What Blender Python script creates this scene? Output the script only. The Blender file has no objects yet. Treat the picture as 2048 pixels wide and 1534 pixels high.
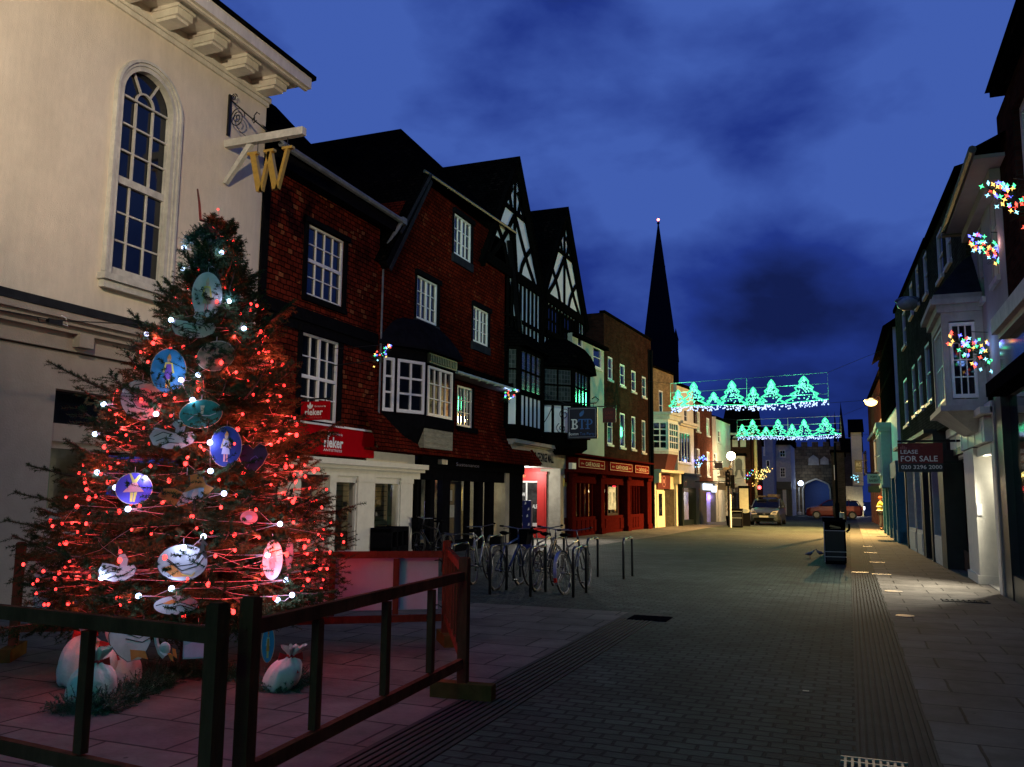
import bpy, bmesh, math, random
from mathutils import Vector, Matrix
random.seed(7)
rnd = random.random
def ru(a, b): return a + (b - a) * random.random()
SC = bpy.context.scene
COL = SC.collection
# ------------------------------------------------------------------ camera model
FPX = 1700.0; CH = 1.6
_psi = math.atan(671 / FPX); _p = math.atan(223 / FPX); _rho = 0.01
_F = Vector((-math.sin(_psi) * math.cos(_p), math.cos(_psi) * math.cos(_p), math.sin(_p)))
_R0 = Vector((math.cos(_psi), math.sin(_psi), 0)); _U0 = _R0.cross(_F)
_R = _R0 * math.cos(_rho) + _U0 * math.sin(_rho)
_U = -_R0 * math.sin(_rho) + _U0 * math.cos(_rho)
def ray(x, y): return _F + _R * ((x - 1024) / FPX) - _U * ((y - 767) / FPX)
def G(x, y, z=0.0):
    d = ray(x, y); t = (z - CH) / d.z
    return Vector((d.x * t, d.y * t, z))
def PY(x, y, Y):
    d = ray(x, y); t = Y / d.y
    return Vector((d.x * t, Y, CH + d.z * t))
def PXX(x, y, X):
    d = ray(x, y); t = X / d.x
    return Vector((X, d.y * t, CH + d.z * t))
def PD(x, y, D):
    d = ray(x, y); return Vector((d.x * D, d.y * D, CH + d.z * D))
cam = bpy.data.cameras.new('camera'); co = bpy.data.objects.new('camera', cam); COL.objects.link(co)
m = Matrix.Identity(4)
for i in range(3):
    m[i][0] = _R[i]; m[i][1] = _U[i]; m[i][2] = -_F[i]
m[2][3] = CH
co.matrix_world = m
cam.sensor_width = 36; cam.lens = FPX / 2048 * 36; cam.clip_end = 2000; cam.clip_start = 0.05
SC.camera = co
# ------------------------------------------------------------------ materials
MATS = {}
def _new(name):
    mt = bpy.data.materials.new(name); mt.use_nodes = True
    nt = mt.node_tree; nt.nodes.clear()
    out = nt.nodes.new('ShaderNodeOutputMaterial')
    MATS[name] = mt
    return mt, nt, out
def nd(nt, typ, **kw):
    n = nt.nodes.new(typ)
    for k, v in kw.items():
        if k in n.inputs: n.inputs[k].default_value = v
        else: setattr(n, k, v)
    return n
def c4(c, s=1.0): return (c[0] * s, c[1] * s, c[2] * s, 1)
def plain(name, col, rough=.7, metal=0., var=.2, scale=6., bump=.15, bscale=40., spec=.4, col2=None, coord='Object', stretch=None, streak=0):
    if name in MATS: return MATS[name]
    if spec < .2: spec = 0
    mt, nt, out = _new(name)
    p = nd(nt, 'ShaderNodeBsdfPrincipled'); L = nt.links
    tc = nd(nt, 'ShaderNodeTexCoord'); mp = nd(nt, 'ShaderNodeMapping')
    if stretch: mp.inputs['Scale'].default_value = stretch
    L.new(tc.outputs[coord], mp.inputs['Vector'])
    n1 = nd(nt, 'ShaderNodeTexNoise', Scale=scale, Detail=6., Roughness=.65)
    L.new(mp.outputs[0], n1.inputs['Vector'])
    cr = nd(nt, 'ShaderNodeValToRGB')
    a = c4(col, 1 - var); b = c4(col2) if col2 else c4(col, 1 + var * .6)
    cr.color_ramp.elements[0].color = a; cr.color_ramp.elements[1].color = b
    cr.color_ramp.elements[0].position = .32; cr.color_ramp.elements[1].position = .68
    L.new(n1.outputs['Fac'], cr.inputs[0]); csrc = cr.outputs[0]
    if streak:
        for sc_, st_, k_ in ((2.2, (1, 1, .10), 1.), (.7, (1, 1, 1), .8), (14., (1, 1, .35), .35)):
            m2 = nd(nt, 'ShaderNodeMapping'); m2.inputs['Scale'].default_value = st_; L.new(tc.outputs[coord], m2.inputs['Vector'])
            n3 = nd(nt, 'ShaderNodeTexNoise', Scale=sc_, Detail=5., Roughness=.7); L.new(m2.outputs[0], n3.inputs['Vector'])
            r3 = nd(nt, 'ShaderNodeMapRange'); L.new(n3.outputs['Fac'], r3.inputs[0]); r3.inputs[1].default_value = .42; r3.inputs[2].default_value = .72; r3.inputs[3].default_value = 1.04; r3.inputs[4].default_value = 1 - streak * k_
            m3 = nd(nt, 'ShaderNodeMixRGB', blend_type='MULTIPLY'); m3.inputs[0].default_value = 1; L.new(csrc, m3.inputs[1]); L.new(r3.outputs[0], m3.inputs[2]); csrc = m3.outputs[0]
    L.new(csrc, p.inputs['Base Color'])
    p.inputs['Roughness'].default_value = rough; p.inputs['Metallic'].default_value = metal
    p.inputs['Specular IOR Level'].default_value = spec
    if bump:
        n2 = nd(nt, 'ShaderNodeTexNoise', Scale=bscale, Detail=4.)
        L.new(mp.outputs[0], n2.inputs['Vector'])
        bp = nd(nt, 'ShaderNodeBump', Strength=bump, Distance=.02)
        L.new(n2.outputs['Fac'], bp.inputs['Height']); L.new(bp.outputs[0], p.inputs['Normal'])
    L.new(p.outputs[0], out.inputs[0])
    return mt
def brick(name, c1, c2, mortar, bw=.23, bh=.075, ms=.01, rough=.85, bump=.5, patch=None, pf=.62, offset=.5, sq=1., spec=.1, dirt=.35, wob=.03, big=.0):
    if name in MATS: return MATS[name]
    mt, nt, out = _new(name); L = nt.links
    if spec <= .1: spec = 0
    p = nd(nt, 'ShaderNodeBsdfPrincipled', Roughness=rough); p.inputs['Specular IOR Level'].default_value = spec
    tc = nd(nt, 'ShaderNodeTexCoord')
    nz = nd(nt, 'ShaderNodeTexNoise', Scale=3., Detail=2.); L.new(tc.outputs['UV'], nz.inputs['Vector'])
    mx = nd(nt, 'ShaderNodeVectorMath', operation='MULTIPLY_ADD')
    L.new(nz.outputs['Color'], mx.inputs[0]); mx.inputs[1].default_value = (wob, wob, 0); L.new(tc.outputs['UV'], mx.inputs[2])
    b = nd(nt, 'ShaderNodeTexBrick'); b.offset = offset
    for k, v in (('Scale', 1.), ('Brick Width', bw), ('Row Height', bh), ('Mortar Size', ms), ('Mortar Smooth', .3), ('Bias', 0.)): b.inputs[k].default_value = v
    b.inputs['Color1'].default_value = c4(c1); b.inputs['Color2'].default_value = c4(c2); b.inputs['Mortar'].default_value = c4(mortar)
    L.new(mx.outputs[0], b.inputs['Vector'])
    src = b.outputs['Color']
    if patch:
        b2 = nd(nt, 'ShaderNodeTexBrick'); b2.offset = offset
        for k, v in (('Scale', 1.), ('Brick Width', bw), ('Row Height', bh), ('Mortar Size', ms), ('Mortar Smooth', .3), ('Bias', 0.)): b2.inputs[k].default_value = v
        b2.inputs['Color1'].default_value = (0, 0, 0, 1); b2.inputs['Color2'].default_value = (1, 1, 1, 1); b2.inputs['Mortar'].default_value = (0, 0, 0, 1)
        L.new(mx.outputs[0], b2.inputs['Vector'])
        n3 = nd(nt, 'ShaderNodeTexNoise', Scale=1.3, Detail=3.); L.new(tc.outputs['UV'], n3.inputs['Vector'])
        ad = nd(nt, 'ShaderNodeMath', operation='MULTIPLY'); L.new(b2.outputs['Color'], ad.inputs[0]); L.new(n3.outputs['Fac'], ad.inputs[1])
        gt = nd(nt, 'ShaderNodeMath', operation='GREATER_THAN'); L.new(ad.outputs[0], gt.inputs[0]); gt.inputs[1].default_value = pf
        mm = nd(nt, 'ShaderNodeMixRGB'); L.new(gt.outputs[0], mm.inputs[0]); L.new(src, mm.inputs[1]); mm.inputs[2].default_value = c4(patch)
        src = mm.outputs[0]
    n4 = nd(nt, 'ShaderNodeTexNoise', Scale=1.7, Detail=8., Roughness=.7); L.new(tc.outputs['UV'], n4.inputs['Vector'])
    cr = nd(nt, 'ShaderNodeMapRange'); L.new(n4.outputs['Fac'], cr.inputs[0]); cr.inputs[1].default_value = .3; cr.inputs[2].default_value = .7
    cr.inputs[3].default_value = 1 - dirt; cr.inputs[4].default_value = 1 + dirt
    mu = nd(nt, 'ShaderNodeMixRGB', blend_type='MULTIPLY'); mu.inputs[0].default_value = 1
    L.new(src, mu.inputs[1]); L.new(cr.outputs[0], mu.inputs[2])
    bsrc = mu.outputs[0]
    if big:
        n6 = nd(nt, 'ShaderNodeTexNoise', Scale=.45, Detail=6., Roughness=.6); L.new(tc.outputs['UV'], n6.inputs['Vector'])
        r6 = nd(nt, 'ShaderNodeMapRange'); L.new(n6.outputs['Fac'], r6.inputs[0]); r6.inputs[1].default_value = .35; r6.inputs[2].default_value = .65; r6.inputs[3].default_value = 1 - big; r6.inputs[4].default_value = 1 + big
        v6 = nd(nt, 'ShaderNodeTexVoronoi', Scale=2.6); L.new(tc.outputs['UV'], v6.inputs['Vector'])
        g6 = nd(nt, 'ShaderNodeMapRange'); L.new(v6.outputs['Distance'], g6.inputs[0]); g6.inputs[1].default_value = .03; g6.inputs[2].default_value = .05; g6.inputs[3].default_value = .35; g6.inputs[4].default_value = 1
        m6 = nd(nt, 'ShaderNodeMixRGB', blend_type='MULTIPLY'); m6.inputs[0].default_value = 1; L.new(bsrc, m6.inputs[1]); L.new(r6.outputs[0], m6.inputs[2])
        m7 = nd(nt, 'ShaderNodeMixRGB', blend_type='MULTIPLY'); m7.inputs[0].default_value = 1; L.new(m6.outputs[0], m7.inputs[1]); L.new(g6.outputs[0], m7.inputs[2]); bsrc = m7.outputs[0]
    L.new(bsrc, p.inputs['Base Color'])
    n5 = nd(nt, 'ShaderNodeTexNoise', Scale=30., Detail=4.); L.new(tc.outputs['UV'], n5.inputs['Vector'])
    ma = nd(nt, 'ShaderNodeMath', operation='MULTIPLY_ADD'); L.new(n5.outputs['Fac'], ma.inputs[0]); ma.inputs[1].default_value = .35
    iv = nd(nt, 'ShaderNodeMath', operation='SUBTRACT'); iv.inputs[0].default_value = 1; L.new(b.outputs['Fac'], iv.inputs[1])
    L.new(iv.outputs[0], ma.inputs[2])
    bp = nd(nt, 'ShaderNodeBump', Strength=bump, Distance=.02); L.new(ma.outputs[0], bp.inputs['Height']); L.new(bp.outputs[0], p.inputs['Normal'])
    L.new(p.outputs[0], out.inputs[0])
    return mt
def emit(name, col, s, sample=False):
    if name in MATS: return MATS[name]
    mt, nt, out = _new(name)
    e = nd(nt, 'ShaderNodeEmission', Strength=s); e.inputs[0].default_value = c4(col)
    nt.links.new(e.outputs[0], out.inputs[0])
    mt.cycles.emission_sampling = 'AUTO' if sample else 'NONE'
    return mt
def glass(name, tint=(1, 1, 1), f=.12, rough=.02):
    if name in MATS: return MATS[name]
    mt, nt, out = _new(name)
    t = nd(nt, 'ShaderNodeBsdfTransparent'); t.inputs[0].default_value = c4(tint)
    g = nd(nt, 'ShaderNodeBsdfGlossy'); g.inputs['Roughness'].default_value = rough
    lw = nd(nt, 'ShaderNodeLayerWeight', Blend=.35)
    ma = nd(nt, 'ShaderNodeMath', operation='MULTIPLY_ADD'); nt.links.new(lw.outputs['Fresnel'], ma.inputs[0]); ma.inputs[1].default_value = .6; ma.inputs[2].default_value = f * .4
    mx = nd(nt, 'ShaderNodeMixShader')
    nt.links.new(ma.outputs[0], mx.inputs[0]); nt.links.new(t.outputs[0], mx.inputs[1]); nt.links.new(g.outputs[0], mx.inputs[2])
    nt.links.new(mx.outputs[0], out.inputs[0])
    return mt
# base materials
M = {}
M['render'] = plain('cream_render', (.64, .56, .45), .85, var=.07, scale=1.2, bump=.35, bscale=60, streak=.09)
M['stucco'] = plain('white_stucco', (.62, .58, .50), .7, var=.08, scale=3, bump=.15, streak=.2)
M['white'] = plain('white_gloss_paint', (.72, .71, .68), .45, var=.08, scale=9, bump=.08)
M['offwhite'] = plain('worn_white_paint', (.55, .53, .47), .55, var=.18, scale=7, bump=.2, streak=.2)
M['stone'] = plain('limestone', (.36, .33, .26), .85, var=.25, scale=2.5, bump=.4, bscale=25)
M['black'] = plain('black_paint', (.006, .006, .007), .55, var=.3, scale=8, bump=.1, spec=.12)
M['oak'] = plain('blackened_oak', (.004, .004, .0035), .85, var=.4, scale=10, bump=.4, bscale=60, spec=.1)
M['iron'] = plain('black_iron', (.01, .01, .01), .45, var=.2, bump=.1, metal=.3)
M['plaster'] = plain('lime_plaster', (.80, .83, .79), .85, var=.06, scale=3, bump=.3)
M['lead'] = plain('lead_sheet', (.022, .024, .03), .7, var=.3, scale=5, bump=.2, spec=.15)
M['leadgrey'] = plain('painted_gutter', (.15, .16, .17), .6, var=.35, scale=6, bump=.2, spec=.2)
M['tilehang'] = brick('hanging_clay_tiles', (.14, .018, .009), (.06, .010, .006), (.006, .003, .002), .19, .11, .011, bump=1.2, wob=.05, big=.3, patch=(.20, .06, .024), pf=.47, spec=.08)
M['tilehang2'] = brick('weathered_hanging_tiles', (.10, .011, .005), (.05, .007, .004), (.006, .002, .001), .165, .10, .010, bump=1.2, wob=.045, big=.3, patch=(.12, .024, .010), pf=.50, spec=.06)
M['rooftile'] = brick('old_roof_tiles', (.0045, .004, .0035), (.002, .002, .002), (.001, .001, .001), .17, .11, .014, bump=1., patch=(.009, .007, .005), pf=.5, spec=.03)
M['brickbrown'] = brick('brown_brick', (.042, .016, .010), (.022, .009, .006), (.025, .019, .015), bump=.4)
M['brickred'] = brick('red_brick', (.11, .03, .016), (.065, .018, .011), (.08, .06, .05), bump=.4)
M['brickbuff'] = brick('buff_brick', (.20, .14, .075), (.13, .09, .05), (.16, .13, .1), bump=.4)
M['brickdark'] = brick('soot_brick', (.05, .042, .032), (.03, .026, .02), (.04, .036, .03), bump=.4)
M['stonebrick'] = brick('ashlar_rubble', (.16, .12, .07), (.08, .06, .035), (.05, .04, .03), .5, .3, .02, bump=.8)
def darkpane(name, col=(.004, .006, .012), rough=.06):
    return plain(name, col, rough, var=.5, scale=1.5, bump=.012, bscale=2.5, spec=.6)
M['pane'] = darkpane('dark_window_glass')
M['glass'] = glass('clear_glass')
M['red'] = plain('red_sign_paint', (.38, .003, .008), .85, var=.08, bump=.02, spec=.04)
M['maroon'] = plain('maroon_paint', (.060, .006, .005), .6, var=.3, scale=9, bump=.1, spec=.1)
M['gold'] = plain('gold_leaf', (.62, .40, .09), .38, metal=.6, var=.15, scale=14, bump=.12)
M['letter_white'] = plain('white_lettering', (.78, .78, .76), .5, var=.04, bump=0)
# ------------------------------------------------------------------ mesh builder
class Fr:
    """vertical frame: u along the wall, v out of the wall, z up"""
    def __init__(s, o, d, n):
        s.o = Vector((o[0], o[1], 0)); s.d = Vector((d[0], d[1], 0)).normalized(); s.n = Vector((n[0], n[1], 0)).normalized()
    def w(s, u, v, z): return s.o + s.d * u + s.n * v + Vector((0, 0, z))
    def fp(s, px, py, v=0.0):
        d = ray(px, py); o = s.o + s.n * v - Vector((0, 0, CH))
        t = (o.x * s.n.x + o.y * s.n.y) / (d.x * s.n.x + d.y * s.n.y)
        P = d * t
        return ((P.x - s.o.x) * s.d.x + (P.y - s.o.y) * s.d.y, P.z + CH)
    def rect(s, x0, x1, yt, yb, v=0.0, ref=None):
        """window rectangle from its left/right x and the top/bottom y at its left side"""
        ym = (yt + yb) / 2
        u0 = s.fp(x0, ym, v)[0]; u1 = s.fp(x1, ym, v)[0]
        return (u0, u1, s.fp(x0, yb, v)[1], s.fp(x0, yt, v)[1])
    def sub(s, u, v, ang=0):
        """a frame turned by ang (positive turns the u axis out of the wall)"""
        o = s.w(u, v, 0); c, q = math.cos(ang), math.sin(ang)
        return Fr(o, s.d * c + s.n * q, s.n * c - s.d * q)
def frame(P0, P1, side):
    P0 = Vector((P0[0], P0[1], 0)); P1 = Vector((P1[0], P1[1], 0)); d = (P1 - P0).normalized()
    n = Vector((d.y, -d.x, 0))
    if side == 'R': n = -n
    return Fr(P0, d, n)
WORLD = Fr((0, 0), (1, 0), (0, 1))
class MB:
    def __init__(s, fr=None): s.v = []; s.f = []; s.uv = []; s.mi = []; s.fr = fr or WORLD; s.k = 0
    def poly(s, pts, uv=None):
        i = len(s.v); fr = s.fr
        for p in pts: s.v.append(fr.w(*p))
        s.f.append(tuple(range(i, i + len(pts)))); s.mi.append(s.k)
        if uv is None:
            a = Vector(pts[1]) - Vector(pts[0]); b = Vector(pts[-1]) - Vector(pts[0]); n = a.cross(b)
            ax = max(range(3), key=lambda q: abs(n[q]))
            if ax == 1: uv = [(p[0], p[2]) for p in pts]
            elif ax == 0: uv = [(p[1], p[2]) for p in pts]
            else: uv = [(p[0], p[1]) for p in pts]
        s.uv.append(uv)
        return s
    def box(s, u0, u1, v0, v1, z0, z1):
        a = [(u0, v0), (u1, v0), (u1, v1), (u0, v1)]
        for i in range(4):
            p, q = a[i], a[(i + 1) % 4]
            s.poly([(p[0], p[1], z0), (q[0], q[1], z0), (q[0], q[1], z1), (p[0], p[1], z1)])
        s.poly([(x, y, z1) for x, y in a]); s.poly([(x, y, z0) for x, y in a][::-1])
        return s
    def prism(s, pts, v0, v1):
        """outline pts (u,z) extruded from v0 to v1"""
        s.poly([(p[0], v1, p[1]) for p in pts]); s.poly([(p[0], v0, p[1]) for p in pts][::-1])
        for i in range(len(pts)):
            p, q = pts[i], pts[(i + 1) % len(pts)]
            s.poly([(p[0], v0, p[1]), (q[0], v0, q[1]), (q[0], v1, q[1]), (p[0], v1, p[1])])
        return s
    def plan(s, pts, z0, z1, z1b=None):
        """plan outline (u,v) raised from z0 to z1"""
        s.poly([(p[0], p[1], z1) for p in pts]); s.poly([(p[0], p[1], z0) for p in pts][::-1])
        for i in range(len(pts)):
            p, q = pts[i], pts[(i + 1) % len(pts)]
            s.poly([(p[0], p[1], z0), (q[0], q[1], z0), (q[0], q[1], z1), (p[0], p[1], z1)])
        return s
    def loftplan(s, A, z0, B, z1):
        n = len(A)
        for i in range(n):
            j = (i + 1) % n
            s.poly([(A[i][0], A[i][1], z0), (A[j][0], A[j][1], z0), (B[j][0], B[j][1], z1), (B[i][0], B[i][1], z1)])
        return s
    def bar(s, p, q, w, t, v0):
        """flat bar in the wall plane from p to q (u,z), width w, from v0 to v0+t"""
        d = Vector((q[0] - p[0], q[1] - p[1])); d.normalize(); o = Vector((-d.y, d.x)) * (w / 2)
        return s.prism([(p[0] + o.x, p[1] + o.y), (p[0] - o.x, p[1] - o.y), (q[0] - o.x, q[1] - o.y), (q[0] + o.x, q[1] + o.y)], v0, v0 + t)
    def tube(s, pts, r, n=6, cap=True):
        P = [Vector(p) for p in pts]; rr = r if isinstance(r, (list, tuple)) else [r] * len(P)
        i0 = len(s.v); up = None
        for i, p in enumerate(P):
            d = (P[min(i + 1, len(P) - 1)] - P[max(i - 1, 0)])
            if d.length < 1e-9: d = Vector((0, 0, 1))
            d.normalize()
            if up is None: up = Vector((0, 0, 1)) if abs(d.z) < .9 else Vector((1, 0, 0))
            a = d.cross(up)
            if a.length < 1e-6: a = d.orthogonal()
            a.normalize(); b = d.cross(a); up = -b if False else up
            for k in range(n):
                t = 2 * math.pi * k / n; q = p + (a * math.cos(t) + b * math.sin(t)) * rr[i]
                s.v.append(s.fr.w(q.x, q.y, q.z))
        for i in range(len(P) - 1):
            for k in range(n):
                A = i0 + i * n + k; B = i0 + i * n + (k + 1) % n
                s.f.append((A, B, B + n, A + n)); s.mi.append(s.k); s.uv.append([(0, 0), (1, 0), (1, 1), (0, 1)])
        if cap:
            s.f.append(tuple(i0 + k for k in range(n))); s.mi.append(s.k); s.uv.append([(0, 0)] * n)
            e = i0 + (len(P) - 1) * n
            s.f.append(tuple(e + k for k in range(n))); s.mi.append(s.k); s.uv.append([(0, 0)] * n)
        return s
    def ball(s, c, r, n=8, m=5, sc=(1, 1, 1)):
        c = Vector(c); i0 = len(s.v)
        s.v.append(s.fr.w(c.x, c.y, c.z + r * sc[2]))
        for i in range(1, m):
            th = math.pi * i / m
            for k in range(n):
                t = 2 * math.pi * k / n
                s.v.append(s.fr.w(c.x + r * sc[0] * math.sin(th) * math.cos(t), c.y + r * sc[1] * math.sin(th) * math.sin(t), c.z + r * sc[2] * math.cos(th)))
        s.v.append(s.fr.w(c.x, c.y, c.z - r * sc[2])); e = len(s.v) - 1
        def F(*q): s.f.append(q); s.mi.append(s.k); s.uv.append([(0, 0)] * len(q))
        for k in range(n):
            F(i0, i0 + 1 + k, i0 + 1 + (k + 1) % n)
            F(e, e - n + (k + 1) % n, e - n + k)
            for i in range(m - 2):
                a = i0 + 1 + i * n
                F(a + k, a + n + k, a + n + (k + 1) % n, a + (k + 1) % n)
        return s
    def lathe(s, c, prof, n=14):
        """profile (r,z) turned about a vertical axis at c"""
        i0 = len(s.v)
        for r, z in prof:
            for k in range(n):
                t = 2 * math.pi * k / n; s.v.append(s.fr.w(c[0] + r * math.cos(t), c[1] + r * math.sin(t), c[2] + z))
        for i in range(len(prof) - 1):
            for k in range(n):
                A = i0 + i * n + k; B = i0 + i * n + (k + 1) % n
                s.f.append((A, B, B + n, A + n)); s.mi.append(s.k); s.uv.append([(0, 0), (1, 0), (1, 1), (0, 1)])
        return s
    def build(s, name, mats, parent=None, smooth=False, loc=None):
        me = bpy.data.meshes.new(name)
        off = Vector((0, 0, 0))
        if parent is not None:
            q = parent
            while q is not None: off += q.location; q = q.parent
        L = Vector(loc) if loc is not None else None
        if parent is None and L is None:
            if s.v:
                xs = [v.x for v in s.v]; ys = [v.y for v in s.v]; zs = [v.z for v in s.v]
                L = Vector(((min(xs) + max(xs)) / 2, (min(ys) + max(ys)) / 2, min(zs)))
        if parent is None: off = L
        me.from_pydata([tuple(v - off) for v in s.v], [], s.f)
        uvl = me.uv_layers.new(name='UVMap'); flat = []
        for u in s.uv:
            for q in u: flat.extend(q)
        uvl.data.foreach_set('uv', flat)
        if not isinstance(mats, (list, tuple)): mats = [mats]
        for mt in mats: me.materials.append(mt)
        me.polygons.foreach_set('material_index', s.mi)
        if smooth: me.polygons.foreach_set('use_smooth', [True] * len(me.polygons))
        if smooth:
            bm = bmesh.new(); bm.from_mesh(me); bmesh.ops.remove_doubles(bm, verts=bm.verts, dist=1e-4); bmesh.ops.recalc_face_normals(bm, faces=bm.faces); bm.to_mesh(me); bm.free()
        me.update()
        o = bpy.data.objects.new(name, me); COL.objects.link(o)
        if parent is not None: o.parent = parent
        else: o.location = off
        return o
def tag(o, label, cat, group=None):
    o['label'] = label; o['category'] = cat
    if group: o['group'] = group
    return o
def thing(name, label, cat, loc=(0, 0, 0), group=None):
    o = bpy.data.objects.new(name, None); COL.objects.link(o); o.location = loc; o.empty_display_size = .2
    return tag(o, label, cat, group)
def struct(o, kind='structure'):
    o['kind'] = kind; return o
def dup(o, loc=None, rotz=None, scale=None, label=None, parent=None, mats=None):
    c = o.copy(); COL.objects.link(c)
    if parent is not None: c.parent = parent
    if loc is not None: c.location = loc
    if rotz is not None: c.rotation_euler = (0, 0, rotz)
    if scale is not None: c.scale = (scale,) * 3
    if label: c['label'] = label
    for ch in o.children: dup(ch, parent=c)
    return c
# ------------------------------------------------------------------ wall with openings
def clip(poly, a, b, c):
    """keep the part of poly (u,z) where a*u+b*z<=c"""
    out = []
    for i in range(len(poly)):
        p, q = poly[i], poly[(i + 1) % len(poly)]
        fp_, fq = a * p[0] + b * p[1] - c, a * q[0] + b * q[1] - c
        if fp_ <= 0: out.append(p)
        if fp_ * fq < 0:
            t = fp_ / (fp_ - fq); out.append((p[0] + (q[0] - p[0]) * t, p[1] + (q[1] - p[1]) * t))
    return out
def wall(mb, outline, holes=(), v=0., rev=.12, back=5., sides=True):
    """convex outline [(u,z)] counter-clockwise; rectangular holes"""
    us = sorted(set([round(p[0], 4) for p in outline] + [round(h[i], 4) for h in holes for i in (0, 1)]))
    zs = sorted(set([round(p[1], 4) for p in outline] + [round(h[i], 4) for h in holes for i in (2, 3)]))
    ar = sum(outline[i][0] * outline[(i + 1) % len(outline)][1] - outline[(i + 1) % len(outline)][0] * outline[i][1] for i in range(len(outline)))
    if ar < 0: outline = outline[::-1]
    for i in range(len(us) - 1):
        for j in range(len(zs) - 1):
            uc, zc = (us[i] + us[i + 1]) / 2, (zs[j] + zs[j + 1]) / 2
            if any(h[0] < uc < h[1] and h[2] < zc < h[3] for h in holes): continue
            pl = [(us[i], zs[j]), (us[i + 1], zs[j]), (us[i + 1], zs[j + 1]), (us[i], zs[j + 1])]
            for k in range(len(outline)):
                p, q = outline[k], outline[(k + 1) % len(outline)]
                a, b = q[1] - p[1], -(q[0] - p[0])
                pl = clip(pl, a, b, a * p[0] + b * p[1] + 1e-9)
                if len(pl) < 3: break
            if len(pl) >= 3: mb.poly([(p[0], v, p[1]) for p in pl])
    for h in holes:
        u0, u1, z0, z1 = h[:4]
        mb.poly([(u0, v, z0), (u0, v - rev, z0), (u0, v - rev, z1), (u0, v, z1)])
        mb.poly([(u1, v, z0), (u1, v - rev, z0), (u1, v - rev, z1), (u1, v, z1)])
        mb.poly([(u0, v, z0), (u1, v, z0), (u1, v - rev, z0), (u0, v - rev, z0)])
        mb.poly([(u0, v, z1), (u1, v, z1), (u1, v - rev, z1), (u0, v - rev, z1)])
    if sides:
        for k in range(len(outline)):
            p, q = outline[k], outline[(k + 1) % len(outline)]
            mb.poly([(p[0], v, p[1]), (q[0], v, q[1]), (q[0], v - back, q[1]), (p[0], v - back, p[1])])
        mb.poly([(p[0], v - back, p[1]) for p in outline])
    return mb
def window(fr, parent, r, cols=3, rows=4, v=-.1, fm='white', pane='pane', fw=.05, bar=.022, mid=None, mull=None, sill=None, label=None, name='window', th=.05, rail=None):
    u0, u1, z0, z1 = r[:4]
    b = MB(fr)
    b.box(u0, u0 + fw, v - .02, v + th, z0, z1); b.box(u1 - fw, u1, v - .02, v + th, z0, z1)
    b.box(u0 + fw, u1 - fw, v - .02, v + th, z0, z0 + fw * 1.2); b.box(u0 + fw, u1 - fw, v - .02, v + th, z1 - fw, z1)
    a0, a1, c0, c1 = u0 + fw, u1 - fw, z0 + fw * 1.2, z1 - fw
    for i in range(1, cols):
        x = a0 + (a1 - a0) * i / cols; w = bar / 2
        if mull and i in mull: w = bar * 1.5
        b.box(x - w, x + w, v - .01, v + th * .7 + (.01 if w > bar else 0), c0, c1)
    for j in range(1, rows):
        z = c0 + (c1 - c0) * j / rows; w = bar / 2
        if rail and j in rail: w = bar * 1.6
        b.box(a0, a1, v - .008, v + th * .62 + (.012 if w > bar else 0), z - w, z + w)
    o = b.build(name, M[fm], parent)
    if label: o['label'] = label
    g = MB(fr); g.poly([(a0, v, c0), (a1, v, c0), (a1, v, c1), (a0, v, c1)])
    g.build('pane', M[pane], o)
    if sill:
        s = MB(fr); s.box(u0 - .06, u1 + .06, v, .06, z0 - .09, z0 - .002); s.build('sill', M[sill], o)
    return o
def text(fr, parent, s, u0, u1, z0, z1, v, mat, name='lettering', depth=.006, label=None, shear=0, bold=0.0):
    """raised lettering filling the rectangle; u0>u1 runs the text towards lower u"""
    cu = bpy.data.curves.new('tmp', 'FONT'); cu.body = s; cu.size = 1; cu.extrude = 0; cu.offset = bold; cu.shear = shear; cu.resolution_u = 2
    ob = bpy.data.objects.new('tmp', cu); COL.objects.link(ob)
    dg = bpy.context.evaluated_depsgraph_get(); me = bpy.data.meshes.new_from_object(ob.evaluated_get(dg))
    xs = [v_.co.x for v_ in me.vertices]; ys = [v_.co.y for v_ in me.vertices]
    ax, bx, ay, by = min(xs), max(xs), min(ys), max(ys)
    b = MB(fr); pl = []
    for q in me.polygons:
        pts = [((me.vertices[i].co.x - ax) / (bx - ax) * (u1 - u0) + u0, (me.vertices[i].co.y - ay) / (by - ay) * (z1 - z0) + z0) for i in q.vertices]
        b.poly([(p[0], v + depth, p[1]) for p in pts])
    bpy.data.objects.remove(ob); bpy.data.curves.remove(cu); bpy.data.meshes.remove(me)
    o = b.build(name, mat if not isinstance(mat, str) else M[mat], parent)
    return o
def lamp(name, kind, loc, energy, col, size=.1, rot=None, spot=None, blend=.5, parent=None):
    l = bpy.data.lights.new(name, kind); l.energy = energy; l.color = col
    if kind in ('POINT', 'SPOT'): l.shadow_soft_size = size
    if kind == 'AREA': l.size = size
    if kind == 'SPOT': l.spot_size = spot; l.spot_blend = blend
    o = bpy.data.objects.new(name, l); COL.objects.link(o); o.location = loc
    if rot is not None: o.rotation_mode = 'QUATERNION'; o.rotation_quaternion = (Vector(rot) - Vector(loc)).to_track_quat('-Z', 'Y')
    return o
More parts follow.
